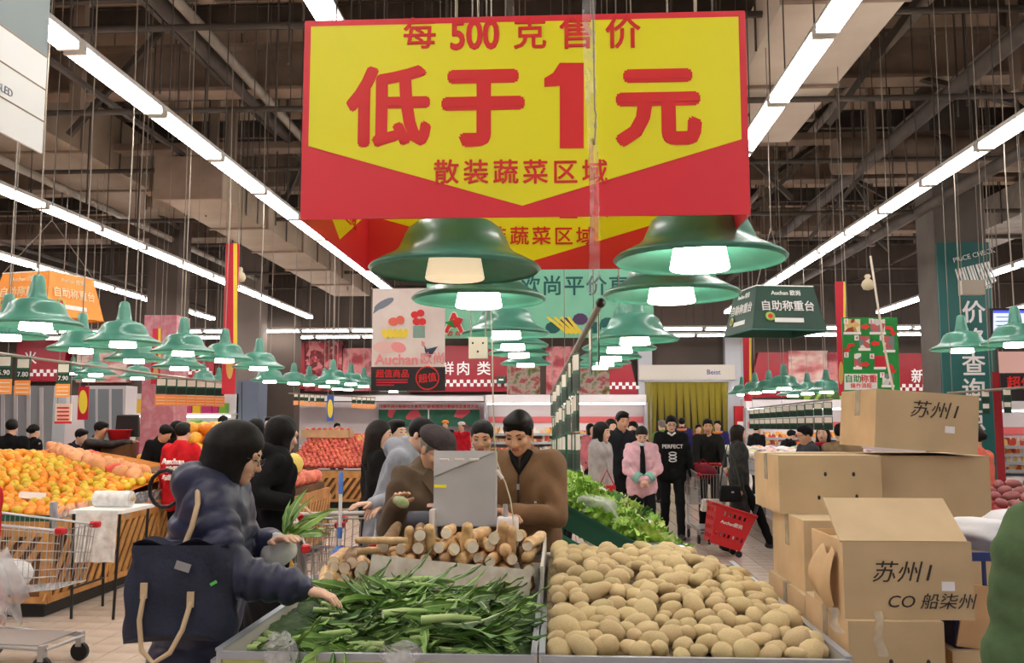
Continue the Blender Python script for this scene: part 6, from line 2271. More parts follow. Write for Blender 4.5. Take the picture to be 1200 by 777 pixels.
    for sx in (-1, 1):
        J.append(cone(T((sx * w1, 0, 1.0)), T((sx * (w1 + 0.012), 0.005, 1.33)), (dpt + b) * s * bulk, (dpt + 0.004 + b) * s, 0.06, 5))
        hz_ = max(hem, 0.5)
        if hem < 0.98:
            J.append(cone(T((sx * w1, 0, 1.02)), np.array((sx * (w1 + 0.012), 0.0, hem)) * s, (dpt + b) * s * bulk, (dpt + 0.012 + b) * s * bulk, 0.05, 3))
    J.append(('c', sh_[0] + np.array((0.02, 0, 0)), sh_[1] - np.array((0.02, 0, 0)), (0.05 + b * 0.7) * s, (0.05 + b * 0.7) * s, 0.04))
    J.append(('c', T((0, -0.015, 1.40)), T((0, -0.012, 1.455)), (0.075 + b * 0.5) * s, (0.062 + b * 0.4) * s, 0.04))
    for i in (0, 1):
        J += [cone(sh_[i], elb[i], (0.05 + b * 0.75) * s * af, (0.04 + b * 0.75) * s * af, 0.03, 4), cone(elb[i], wrist[i] - hdir[i] * 0.004, (0.04 + b * 0.75) * s * af, (0.031 + b * 0.6) * s * af, 0.02, 4)]
    if collar:
        for k in range(10):
            a = 2 * PI * k / 10
            a2 = 2 * PI * (k + 1) / 10
            if abs(math.sin((a + a2) / 2) - 1) < 0.12:
                continue
            c1, c2 = T((0.07 * math.cos(a), -0.012 + 0.07 * math.sin(a), 1.455)), T((0.07 * math.cos(a2), -0.012 + 0.07 * math.sin(a2), 1.455))
            J.append(('c', c1, c2, collar * s, collar * s, 0.01))
    if hood:
        J += [('c', T((-0.1, -0.085, 1.46)), T((0.1, -0.085, 1.46)), 0.066 * s, 0.066 * s, 0.02), ('c', T((-0.11, -0.05, 1.47)), T((-0.075, 0.055, 1.45)), 0.05 * s, 0.035 * s, 0.03), ('c', T((0.11, -0.05, 1.47)), T((0.075, 0.055, 1.45)), 0.05 * s, 0.035 * s, 0.03), ('c', T((-0.06, -0.1, 1.44)), T((0.06, -0.1, 1.44)), 0.065 * s, 0.065 * s, 0.04)]
    # opening for the neck
    J.append(('c', HP((0, 0.0, -0.06)), T((0, 0.012, 1.475)), 0.05 * hsz, 0.05 * s, 0.01, 'sub'))
    tm = top_mat or fab(top or (60, 60, 66))
    tn = sdf_part('jacket', J, vox * (0.95 if q >= 2 else 1), [tm], body, wrinkle=wr, seed=px * 0.37)
    # trousers and shoes
    if legs:
        Lp = [('c', np.array((-0.05, 0, 0.95)) * s, np.array((0.05, 0, 0.95)) * s, 0.115 * s, 0.115 * s, 0.04)]
        for i in (0, 1):
            Lp += [('c', hips[i], knee[i], 0.088 * s, 0.066 * s, 0.03), ('c', knee[i], ank[i] + np.array((0, 0, -0.02)), 0.066 * s, 0.052 * s, 0.02)]
        sdf_part('trousers', Lp, max(vox, 0.015), [bottom or m_trk], body, wrinkle=0.004, seed=px * 0.2)
        for i, sx in enumerate((-1, 1)):
            a = ank[i]
            fd = np.array((sx * 0.12, 1, 0)) if feet[i][2] == 0 else np.array((0, 0.9, -0.35))
            fd = fd / np.linalg.norm(fd)
            dz = np.array((0, 0, -0.05)) * s
            sdf_part('shoe', [('c', a + dz - fd * 0.04 * s, a + dz + fd * 0.13 * s, 0.038 * s, 0.034 * s, 0.02), ('c', a + dz * 0.2, a + dz, 0.045 * s, 0.04 * s, 0.03)], max(vox * 0.8, 0.012), [shoes or m_shoe], body)
    # hair
    Hh = [('e', HP((0, -0.016, 0.034)), HS((0.081, 0.098, 0.09)), Rh, 0.01)]
    cut = [('e', HP((0, 0.105, -0.028)), HS((0.066, 0.075, 0.078)), Rh, 0.012, 'sub')]
    low = ('e', HP((0, -0.01, -0.15)), HS((0.14, 0.16, 0.105)), Rh, 0.015, 'sub')
    if hair == 'short':
        Hh += [('e', HP((0, 0.03, 0.085)), HS((0.068, 0.06, 0.032)), Rh, 0.02), ('c', HP((-0.074, 0.012, 0.03)), HP((-0.074, 0.014, -0.005)), 0.01, 0.007, 0.01), ('c', HP((0.074, 0.012, 0.03)), HP((0.074, 0.014, -0.005)), 0.01, 0.007, 0.01)]
        Hh += cut + [low]
    elif hair == 'bun':
        Hh += [('e', HP((0, -0.11, 0.02)), HS((0.04, 0.035, 0.04)), Rh, 0.015)] + cut + [low]
    elif hair == 'long':
        for sx in (-1, 1):
            Hh += [('c', HP((sx * 0.06, -0.02, 0.0)), HP((sx * 0.075, 0.0, -0.2)), 0.035 * hsz, 0.028 * hsz, 0.03)]
        Hh += [('c', HP((0, -0.07, 0.0)), HP((0, -0.085, -0.24)), 0.06 * hsz, 0.05 * hsz, 0.04), ('c', HP((-0.05, -0.06, -0.02)), HP((-0.055, -0.07, -0.23)), 0.04 * hsz, 0.03 * hsz, 0.03), ('c', HP((0.05, -0.06, -0.02)), HP((0.055, -0.07, -0.23)), 0.04 * hsz, 0.03 * hsz, 0.03)]
        Hh += cut
    elif hair == 'bob':
        Hh += [('c', HP((0, -0.05, 0.02)), HP((0, -0.06, -0.1)), 0.075 * hsz, 0.065 * hsz, 0.04)]
        for sx in (-1, 1):
            Hh += [('c', HP((sx * 0.05, 0.0, 0.01)), HP((sx * 0.062, 0.02, -0.11)), 0.038 * hsz, 0.03 * hsz, 0.03)]
        Hh += cut
    if hair != 'none':
        sdf_part('hair', Hh, {0: 0.018, 1: 0.0125, 2: 0.0075, 3: 0.0065}[q], [hair_m], body, wrinkle=0.0022 if q >= 2 else 0.0, seed=3)
    # eyes, brows, glasses
    if q >= 1 and face_feat is not False:
        rot = Matrix(Rh.tolist()).to_euler()
        for sx in (-1, 1):
            e = MB().ball((0, 0, 0), HS((0.0135, 0.006, 0.0042)), 10, 0, 6).build('eye', m_eye, body, HP((sx * 0.031, 0.084, 0.002)), rot)
            bz = [HP((sx * (0.013 + 0.036 * t), 0.092 - 0.016 * t * t - 0.004, 0.022 + 0.006 * math.sin(t * 2.4))) for t in (0, 0.35, 0.7, 1)]
            MB().tube(bz, [0.0024, 0.0034, 0.003, 0.0016], 6).build('eyebrow', hair_m, body)
    if glasses:
        g = MB()
        for sx in (-1, 1):
            ring = [HP((sx * 0.032 + 0.021 * math.cos(t), 0.102, 0.0 + 0.015 * math.sin(t))) for t in [2 * PI * i / 16 for i in range(16)]]
            g.tube(ring, 0.0013 if q > 1 else 0.003, 5, closed=True)
            g.tube([HP((sx * 0.053, 0.1, 0.004)), HP((sx * 0.075, 0.05, 0.006)), HP((sx * 0.076, -0.01, 0.004))], 0.0013 if q > 1 else 0.003, 5)
        g.tube([HP((-0.011, 0.102, 0.004)), HP((0.011, 0.102, 0.004))], 0.0013, 5)
        g.build('glasses', m_glass, body)
    body['_s'] = s
    info = dict(body=body, T=T, HP=HP, Rh=Rh, hc=hc, wrist=wrist, elb=elb, hdir=hdir, sh=sh_, s=s, Rw=Rw, base=base, loc=loc, hsz=hsz)
    if zip_:
        z1 = MB().tube([T((0, 0.105 + b, 1.36)), T((0, 0.118 + b, 1.2)), T((0, 0.115 + b, 1.0))], 0.006, 6).build('zip', M('zip_dark', (60, 52, 46), 0.4, 0.3), body)
    return info


def wp(px, py, Y):
    return ('w', tuple(W(px, py, Y)))


# --- foreground shopper in the navy puffer jacket
m_navy = M('puffer_navy', (36, 42, 78), 0.45, col2=(28, 33, 62), vs=6, bump=0.2, bs=25, sheen=0.1)
A = person('woman in a navy hooded puffer jacket reaching over the celtuce bin', 258, 3.3, 84, h=1.66, lean=9,
           hands=(wp(322, 636, 3.42), wp(352, 690, 3.1)), head=(16, 0, 0), top_mat=m_navy, hair='none', hem=0.62, puff=0.056, q=3, collar=0.0, hood=True, female=True, ripple=0.018, glasses=True,
           elbow=((-0.6, -0.2, -0.8), (0.5, -0.5, -0.9)), wr=0.005, X=W(236, 493, 3.3).x)
HP, T_, bd = A['HP'], A['T'], A['body']
hz_ = A['hsz']
Hh = [('e', HP((0, -0.018, 0.034)), tuple(v * hz_ for v in (0.094, 0.11, 0.1)), A['Rh'], 0.02)]
for sx in (-1, 1):
    Hh += [('c', HP((sx * 0.055, 0.0, 0.02)), HP((sx * 0.075, 0.045, -0.17)), 0.046 * hz_, 0.026 * hz_, 0.03), ('c', HP((sx * 0.05, -0.05, 0.0)), HP((sx * 0.075, -0.04, -0.15)), 0.055 * hz_, 0.04 * hz_, 0.04)]
Hh += [('c', HP((0, -0.07, 0.0)), HP((0, -0.07, -0.16)), 0.075 * hz_, 0.055 * hz_, 0.04), ('e', HP((0, 0.12, -0.03)), tuple(v * hz_ for v in (0.058, 0.085, 0.088)), A['Rh'], 0.012, 'sub')]
sdf_part('hair', Hh, 0.007, [m_hair], bd, wrinkle=0.0025, seed=4)

# her tote bag
m_tote = M('tote_navy', (34, 40, 62), 0.8, col2=(24, 28, 46), vs=8, bump=0.4, bs=60)
m_strap = M('strap_tan', (196, 172, 138), 0.6)
tp_ = W(214, 690, 3.02)
tote = thing('tote_bag', 'large navy quilted tote bag with tan handles on the shoulder of the navy jacket shopper', 'bag', (tp_.x, 3.02, tp_.z), 0.12)
rt = W(207, 640, 3.02).z - tp_.z
wT = 0.175
b = MB()


def tote_fn(u, v):
    a = u * 2 * PI
    zz = -0.15 + v * 0.3
    w = wT * (1.08 - 0.12 * v) * (1 if v < 0.98 else 0.96) * (0.9 + 0.1 * min(1, v * 5))
    d = 0.085 * (1.05 - 0.45 * v)
    ca_, sa_ = math.cos(a), math.sin(a)
    e = 0.55
    return (w * abs(ca_) ** e * (1 if ca_ >= 0 else -1) + 0.006 * math.sin(zz * 40 + a * 3), d * abs(sa_) ** e * (1 if sa_ >= 0 else -1) + 0.006 * math.sin(zz * 30 + a * 5), zz - 0.02 * (1 - v) * math.cos(a * 2))


b.grid(tote_fn, 40, 18)
b.build('bag_body', m_tote, tote)
MB().grid(lambda u, v: tuple(Vector(tote_fn(u, 0.0)) * (v if v > 0 else 0.01) + Vector((0, 0, -0.262)) * (1 - v) * 0 + Vector((0, 0, (1 - v) * -0.165))), 40, 3).build('bag_bottom', m_tote, tote)
MB().grid(lambda u, v: ((-0.155 + 0.31 * u), (-0.045 + 0.09 * v), 0.142 + 0.012 * math.sin(u * 12) - 0.02 * math.cos((v - 0.5) * 5)), 16, 6).build('bag_top', m_tote, tote)
for nm, pts in (('front_handle', [(-0.1, -0.08, 0.0), (-0.105, -0.1, -0.08), (-0.09, -0.115, -0.17), (-0.05, -0.12, -0.21), (0.0, -0.118, -0.18), (0.035, -0.11, -0.11), (0.048, -0.095, -0.05), (0.05, -0.08, -0.03)]),):
    MB().tube(pts, 0.0085, 8).build(nm, m_strap, tote)
shp = A['Rw'] @ (A['sh'][1]) + A['base']
MB().tube([(0.0, 0.0, 0.14), (0.02, 0.01, 0.2), (0.035, 0.02, 0.28), (shp[0] - tp_.x - 0.02, shp[1] - 3.02, shp[2] - tp_.z + 0.075)], 0.0095, 8).build('shoulder_strap', m_strap, tote)
MB().box((0, 0, 0), (0.05, 0.006, 0.028), 0, (0, 0.3, 0)).build('metal_plate', m_st, tote, (0.02, -0.075, 0.085))
MB().box((0, 0, 0), (0.022, 0.005, 0.01), 0, (0, -0.5, 0)).build('green_charm', M('charm_green', (90, 200, 90), 0.5), tote, (0.12, -0.075, 0.03))
for x, zz in ((-0.1, 0.01), (0.05, -0.02)):
    MB().box((0, 0, 0), (0.022, 0.008, 0.05)).build('handle_tab', m_strap, tote, (x, -0.083, zz))
# a black loop behind her hood
lp_ = W(217, 576, 3.5)
o = MB().tube([tuple(Vector((0.06 * math.cos(t), 0.02, 0.07 * math.sin(t)))) for t in [1.0 + 0.5 * i for i in range(10)]], 0.008, 8).build('bag_loop', m_black, tote, (lp_.x - tp_.x + 0.02, 0.36, lp_.z - tp_.z + 0.02))
# vegetable in a clear bag in her left hand
vp = W(328, 640, 3.42)
t = thing('bagged_vegetable', 'leafy vegetable in a clear plastic bag held by the navy jacket shopper', 'vegetable', (vp.x, 3.42, vp.z))
inst('clear_bag', ico(1, lambda p: (lambda q: (q.x * 0.075, q.y * 0.055, q.z * 0.062))(lump(5, 0.5)(p)), 'clear_bag', M_film('milky_film'), 3), t, (0, 0, -0.01))
for i in range(9):
    a = -0.7 + 0.32 * i
    inst('leaf', leaves[(0, 6, 12, 2, 8)[i % 5]], t, (0.02, 0.0, 0.02), (random.uniform(-0.5, 0.5), -1.5 + 0.16 * i, random.uniform(-0.3, 0.3)), (0.75, 1.5, 1.0))
MB().tube([(-0.02, 0, -0.03), (0.04, 0, 0.05)], [0.022, 0.014], 8).build('stem', m_stem, t)

# --- the three people around the scale
m_brown = M('jacket_brown', (132, 98, 68), 0.8, col2=(112, 82, 56), vs=5, bump=0.3, bs=22)
m_brown2 = M('coat_olive_brown', (104, 86, 66), 0.85, col2=(86, 70, 54), vs=5, bump=0.3, bs=22)
B = person('man in a brown zip jacket looking down at the scale', 612, 4.98, 188, h=1.72, lean=5, hands=(wp(600, 600, 4.7), wp(584, 603, 4.72)), head=(22, 8, 0), top_mat=m_brown, hair='short', hem=0.8, puff=0.026, q=3, skin=m_skin2, collar=0.022, zip_=True, bottom=fab((150, 126, 100)), elbow=((-0.8, -0.2, -0.7), (0.8, -0.3, -0.7)), X=W(614, 493, 4.98).x)
T_ = B['T']
MB().tube([T_((-0.05, 0.05, 1.475)), T_((-0.025, 0.09, 1.43)), T_((0, 0.105, 1.37)), T_((0.025, 0.09, 1.43)), T_((0.05, 0.05, 1.475))], [0.02, 0.022, 0.018, 0.022, 0.02], 8).build('dark_collar', fab((48, 44, 46)), B['body'])
MB().box((0, 0, 0), (0.012, 0.006, 0.008)).build('chest_badge', m_white, B['body'], T_((-0.09, 0.14, 1.22)))
MB().box((0, 0, 0), (0.014, 0.01, 0.03)).build('zip_pull', m_frame, B['body'], T_((0, 0.145, 1.3)))
for sx in (-1, 1):
    MB().tube([T_((sx * 0.1, 0.118, 1.09)), T_((sx * 0.125, 0.122, 0.98))], 0.0045, 6).build('pocket_zip', M('zip_dark', (60, 52, 46), 0.4, 0.3), B['body'])
C_ = person('elderly man in a flat cap and olive brown coat at the scale', 494, 4.95, 128, h=1.63, lean=8, hands=(wp(545, 600, 4.75), wp(466, 592, 4.62)), head=(24, 4, 0), top_mat=m_brown2, hair='short', hair_m=m_hairg, hem=0.72, puff=0.034, q=3, skin=m_skin2, collar=0.024, glasses=True, elbow=((-0.2, -0.4, -0.9), (0.25, -0.1, -1.0)), X=W(490, 493, 4.95).x)
HP, hz_ = C_['HP'], C_['hsz']
m_cap = M('cap_charcoal', (62, 50, 50), 0.85, col2=(48, 40, 40), vs=30, bump=0.4, bs=80)
sdf_part('flat_cap', [('e', HP((0, -0.012, 0.075)), tuple(v * hz_ for v in (0.105, 0.118, 0.055)), C_['Rh'], 0.02), ('e', HP((0, 0.06, 0.058)), tuple(v * hz_ for v in (0.078, 0.07, 0.022)), C_['Rh'], 0.02), ('e', HP((0, -0.01, 0.0)), tuple(v * hz_ for v in (0.077, 0.096, 0.062)), C_['Rh'], 0.005, 'sub')], 0.007, [m_cap], C_['body'])
T_ = C_['T']
for sx in (-1, 1):
    MB().prism([T_((sx * 0.015, 0.11, 1.43)), T_((sx * 0.07, 0.07, 1.475)), T_((sx * 0.125, 0.095, 1.41)), T_((sx * 0.075, 0.142, 1.34))], T_((0, 0.012, 1.4)) - T_((0, 0, 1.4))).build('collar_flap', m_brown2, C_['body'])
for i in range(4):
    MB().ball((0, 0, 0), 0.009, 8, 0, 5).build('button', m_black, C_['body'], T_((0.02, 0.142, 1.3 - i * 0.13)))
sp3 = W(470, 588, 4.5)
t = thing('small_packet', 'small pale packet of greens in the hand of the flat cap man', 'packet', (sp3.x, 4.5, sp3.z))
inst('packet', ico(1, lambda p: (p.x * 0.045, p.y * 0.02, p.z * 0.03), 'packet', M('packet_green_pale', (206, 212, 180), 0.4, col2=(150, 176, 110), vs=30), 2), t, (0, 0, 0), (0, 0.5, 0))
person('woman with tied-back black hair standing behind the scale head', 566, 5.75, 182, h=1.66, head=(12, 0, 0), top=(70, 80, 92), hair='bun', q=2, female=True, collar=0.02, skin=m_skin2)
D_ = person('young man in a pale grey hoodie leaning over a shopping cart', 462, 6.2, 105, h=1.72, lean=20, hands=(wp(446, 592, 5.95), wp(436, 590, 5.9)), head=(14, 0, 0), top=(176, 180, 190), hair='short', q=2, hood=True, puff=0.028, hem=0.85, elbow=((-0.2, -0.3, -1.0), (0.25, -0.3, -1.0)), X=W(455, 493, 6.2).x)
person('woman with long dark hair in a black coat behind the grey hoodie', 442, 6.9, 60, h=1.66, head=(6, 25, 0), top=(40, 36, 38), hair='long', hair_m=m_hairb, q=1, female=True, hem=0.55)
person('man with black hair half hidden behind the grey hoodie', 463, 7.8, 120, h=1.66, top=(60, 60, 70), hair='short', q=1)
# --- black coat woman behind the navy jacket shopper
E_ = person('woman in a long black coat seen from behind beside the small lattice stand', 316, 5.4, 62, h=1.69, lean=4, hands=(None, wp(336, 590, 5.2)), head=(14, -12, 0), top=(34, 33, 38), hair='bob', q=2, female=True, hem=0.35, puff=0.04, hood=True, elbow=(None, (0.3, -0.7, -0.6)))
# --- edge figures
person('person in a red jacket at the shopping cart beside the orange stand', -58, 3.3, 20, h=1.68, top=(214, 24, 34), hair='short', q=1, puff=0.04, hands=(None, wp(-14, 700, 3.25)), bottom=fab((50, 50, 60)))
person('person in a green padded jacket standing by the cartons', 1284, 2.25, 20, h=1.64, top=(84, 108, 74), hair='bob', q=2, puff=0.07, ripple=0.008, head=(10, 0, 0), female=True, hem=0.7)
# --- aisle on the right
m_plaid = fab((52, 56, 66))
person('woman in a light grey coat with a red bag beside the lettuce stand', 703, 10.2, 118, h=1.64, head=(8, 0, 0), top=(186, 178, 176), hair='bob', q=1, female=True, hem=0.5, puff=0.03, collar=0.03)
person('tall man in a dark checked jacket behind the grey coat woman', 728, 11.2, 150, h=1.77, head=(8, 10, 0), top_mat=m_plaid, hair='short', q=1, puff=0.025, collar=0.02, skin=m_skin2)
F_ = person('young woman in a pale pink padded jacket with mint cuffs', 751, 10.9, 178, h=1.6, head=(26, 0, 0), hands=((-0.03, 0.24, 1.02), (0.03, 0.24, 1.02)), top=(240, 190, 200), hair='bun', q=1, female=True, hem=0.88, puff=0.034, ripple=0.008, collar=0.02, elbow=((-0.9, -0.1, -0.6), (0.9, -0.1, -0.6)))
for i in (0, 1):
    c = F_['wrist'][i]
    d = F_['hdir'][i]
    MB().tube([c - d * 0.09, c - d * 0.02], 0.066, 12).build('cuff', fab((150, 206, 192)), F_['body'])
MB().tube([F_['T']((0, 0.06, 1.43)), F_['T']((0, 0.128, 1.3)), F_['T']((0, 0.13, 0.98))], [0.03, 0.03, 0.035], 8).build('black_shirt_front', fab((34, 34, 38)), F_['body'])
sdf_part('face_mask', [('e', F_['HP']((0, 0.06, -0.09)), tuple(v * F_['hsz'] for v in (0.056, 0.05, 0.028)), F_['Rh'], 0.01)], 0.01, [fab((196, 214, 226))], F_['body'])
G_ = person('man in a black sweater with white print and glasses walking in the aisle', 786, 12.9, 180, h=1.73, head=(14, 0, 0), top=(30, 30, 34), hair='short', q=1, glasses=True, hem=0.86, puff=0.024, feet=[(-0.1, 0.16, 0), (0.1, -0.1, 0)], hands=((-0.27, 0.1, 0.86), (0.27, 0.12, 0.86)))
T_ = G_['T']
text('PERFECT', 0.075, G_['body'], tuple(T_((0, 0.150, 1.27))), (PI / 2, 0, PI), m_white, 0.02, ext=0.006)
for k in range(3):
    MB().tube([tuple(Vector(T_((0.05 * math.cos(t), 0.148, 1.17 - k * 0.045))) + Vector((0, 0, 0.02 * math.sin(t)))) for t in [2 * PI * i / 12 for i in range(12)]], 0.008, 6, closed=True).build('printed_ring', m_white, G_['body'])
MB().tube([T_((-0.05, 0.06, 1.455)), T_((0, 0.1, 1.42)), T_((0.05, 0.06, 1.455))], 0.016, 8).build('white_collar', m_white, G_['body'])
H_ = person('smiling man in a dark olive jacket pushing a shopping cart', 829, 13.6, 184, h=1.68, head=(4, 0, 0), top=(52, 54, 48), hair='short', q=1, hands=((-0.2, 0.36, 1.0), (0.2, 0.36, 1.0)), skin=m_skin2)
I_ = person('woman in a black patterned coat striding with a red rolling basket', 864, 11.6, 92, h=1.6, head=(2, 0, 0), top_mat=M('coat_black_pattern', (30, 30, 32), 0.85, col2=(52, 50, 44), vs=18), hair='bob', hair_m=m_hairb, q=1, female=True, hem=0.5, puff=0.035, feet=[(-0.08, -0.2, 0.02), (0.08, 0.42, 0)], hands=(None, (0.2, -0.02, 0.82)))
hb = W(855, 578, 11.35)
t = thing('handbag', 'small black shoulder bag of the striding woman', 'bag', (hb.x, 11.3, hb.z - 0.1))
inst('bag_body', bevelled(MB().box((0, 0, 0.1), (0.27, 0.1, 0.2), taper=(0.85, 0.7)), 'bag_body', fab((30, 30, 34), 0.4), 0.02, 2), t)
MB().tube([(-0.12, 0, 0.19), (-0.06, 0.08, 0.5), (0.02, 0.18, 0.72), (0.08, 0.1, 0.5), (0.12, 0, 0.19)], 0.01, 6).build('strap', m_black, t)
MB().box((0, 0, 0), (0.03, 0.01, 0.02)).build('clasp', m_frame, t, (0.02, -0.05, 0.12))
rbg = W(711, 576, 10.1)
t = thing('handbag', 'small red bag held by the grey coat woman', 'bag', (rbg.x, 9.98, rbg.z - 0.12))
inst('bag_body', bevelled(MB().box((0, 0, 0.1), (0.2, 0.08, 0.2), taper=(0.9, 0.7)), 'bag_body', fab((206, 40, 50), 0.4), 0.015, 2), t)
MB().tube([(-0.08, 0, 0.19), (0, 0.06, 0.36), (0.08, 0, 0.19)], 0.008, 6).build('handle', fab((206, 40, 50), 0.4), t)
# people by the door and coolers
m_pur_u = fab((58, 52, 120))
for lab, px, Y, hd_, kw in (
        ('worker in a violet uniform with orange collar walking to the strip curtain', 799, 20.5, 10, dict(h=1.72, top_mat=m_pur_u)),
        ('second worker in a violet uniform facing out by the strip curtain', 841, 19.5, 200, dict(h=1.66, top_mat=m_pur_u)),
        ('grey haired person in a green top near the strip curtain', 776, 18.5, 330, dict(h=1.66, top=(120, 170, 90), hair_m=m_hairg)),
        ('person in red far off beside the strip curtain', 818, 22.0, 170, dict(h=1.56, top=(190, 40, 50))),
        ('woman in a pink coat far off at the long meat cooler', 692, 17.0, 150, dict(h=1.6, top=(224, 130, 140), hair='bob', female=True)),
        ('dark haired person between the grey coat and checked jacket', 716, 12.2, 160, dict(h=1.68, top=(60, 50, 54), hair='bob', female=True)),
        ('dark haired person just behind the checked jacket man', 742, 13.2, 200, dict(h=1.64, top=(44, 44, 50))),
        ('child-sized shopper in yellow and orange beyond the price tag rail', 662, 12.0, 60, dict(h=1.34, top=(236, 184, 40), hair='short')),
        ('dark coated person reaching at the bright cooler', 884, 18.0, 60, dict(h=1.6, top=(34, 36, 44), lean=6)),
        ('dark coated person bending over the vegetable racks', 914, 18.2, 70, dict(h=1.52, top=(30, 30, 36), lean=26)),
        ('man with glasses in a grey jacket behind the punctured carton', 946, 10.6, 262, dict(h=1.6, top=(64, 66, 72), glasses=True, head=(10, 0, 0), skin=m_skin2)),
        ('woman with a red scarf behind the punctured carton', 964, 11.2, 210, dict(h=1.6, top=(50, 40, 44), hair='long', female=True)),
        ('man in a khaki jacket with his back to the cartons', 985, 10.4, 20, dict(h=1.62, top=(140, 116, 88))),
        ('person with coral collar half hidden behind the tilted carton', 1142, 8.4, 330, dict(h=1.6, top=(236, 120, 100), hair='bun', female=True)),
        ('worker in a red coat and white cap at the far meat counter', 541, 21.5, 200, dict(h=1.62, top=(206, 30, 46), hair='short')),
        ('person in an orange cap far off at the meat counter', 522, 22.0, 180, dict(h=1.66, top=(60, 60, 66))),
        ('worker in a red vest with white lettering on the back', 214, 9.6, 8, dict(h=1.63, top=(214, 30, 40))),
        ('dark haired person standing just beyond the red vest worker', 208, 12.0, 60, dict(h=1.65, top=(36, 34, 40), hair='bob', female=True)),
        ('man in a black jacket bending toward the oranges by the red vest worker', 176, 11.85, 110, dict(h=1.66, top=(32, 32, 36), lean=22, head=(20, 0, 0), skin=m_skin2)),
        ('man in a dark leather jacket reaching out over the oranges', 106, 11.9, 98, dict(h=1.66, lean=14, top_mat=M('leather_brown_black', (54, 46, 44), 0.4, col2=(40, 34, 32), vs=9), hands=(None, wp(178, 517, 11.9)), head=(4, 0, 0), skin=m_skin2)),
        ('person in navy bending behind the leather jacket man', 78, 12.8, 95, dict(h=1.58, lean=24, top=(34, 38, 64))),
        ('person in a black coat with back turned, beside the tag cards', 14, 12.0, 340, dict(h=1.67, top=(30, 30, 34))),
        ('woman in black with a hair bun beside the black coat person', 40, 13.0, 30, dict(h=1.6, top=(32, 32, 36), hair='bun', female=True)),
        ('young man in a dark jacket standing by the white meat wall', 316, 16.0, 190, dict(h=1.72, top=(54, 54, 52))),
        ('person in an olive brown jacket with back turned at the grocery shelf', 261, 15.5, 10, dict(h=1.74, top=(116, 100, 66))),
        ('short dark haired person near the olive brown jacket', 278, 17.0, 40, dict(h=1.62, top=(60, 60, 66))),
        ('dark haired person beyond the long black coat woman', 300, 9.0, 20, dict(h=1.68, top=(36, 36, 42), hair='bob', female=True)),
        ('black haired shopper behind the far apple heap', 395, 20.4, 150, dict(h=1.6, top=(30, 30, 34)))):
    kw.setdefault('q', 1 if Y < 11.5 else 0)
    r_ = person(lab, px, Y, hd_, **kw)
    if 'red vest' in lab and 'lettering' in lab:
        for k, (tx, sz) in enumerate((('Auchan', 0.085), ('欧尚', 0.075), ('与您同行', 0.06))):
            p_ = r_['T']((0, -0.166, 1.27 - k * 0.09))
            text(tx, sz, r_['body'], tuple(p_), (PI / 2, 0, 0), m_white, 0.02, ext=0.012)
    if 'white cap' in lab:
        sdf_part('cap', [('e', r_['HP']((0, -0.01, 0.07)), (0.09, 0.105, 0.055), r_['Rh'], 0.02)], 0.016, [m_white], r_['body'])
    if 'orange cap' in lab:
        sdf_part('cap', [('e', r_['HP']((0, -0.01, 0.07)), (0.09, 0.105, 0.055), r_['Rh'], 0.02)], 0.016, [m_or], r_['body'])
    if 'violet uniform' in lab:
        MB().tube([r_['T']((0.1 * math.cos(t), 0.1 * math.sin(t) * 0.9, 1.43)) for t in [2 * PI * i / 12 for i in range(12)]], 0.03, 6, closed=True).build('orange_collar', m_or, r_['body'])
    if 'red scarf' in lab:
        MB().tube([r_['T']((0.075 * math.cos(t), 0.02 + 0.075 * math.sin(t), 1.45)) for t in [2 * PI * i / 12 for i in range(12)]], 0.03, 6, closed=True).build('scarf', fab((170, 30, 50)), r_['body'])

# ------------------------------------------------------------------ carts, basket, small table, brush
m_wire = M('cart_wire', (186, 184, 184), 0.3, 0.7)
m_cred = M('cart_red', (206, 32, 40), 0.4)


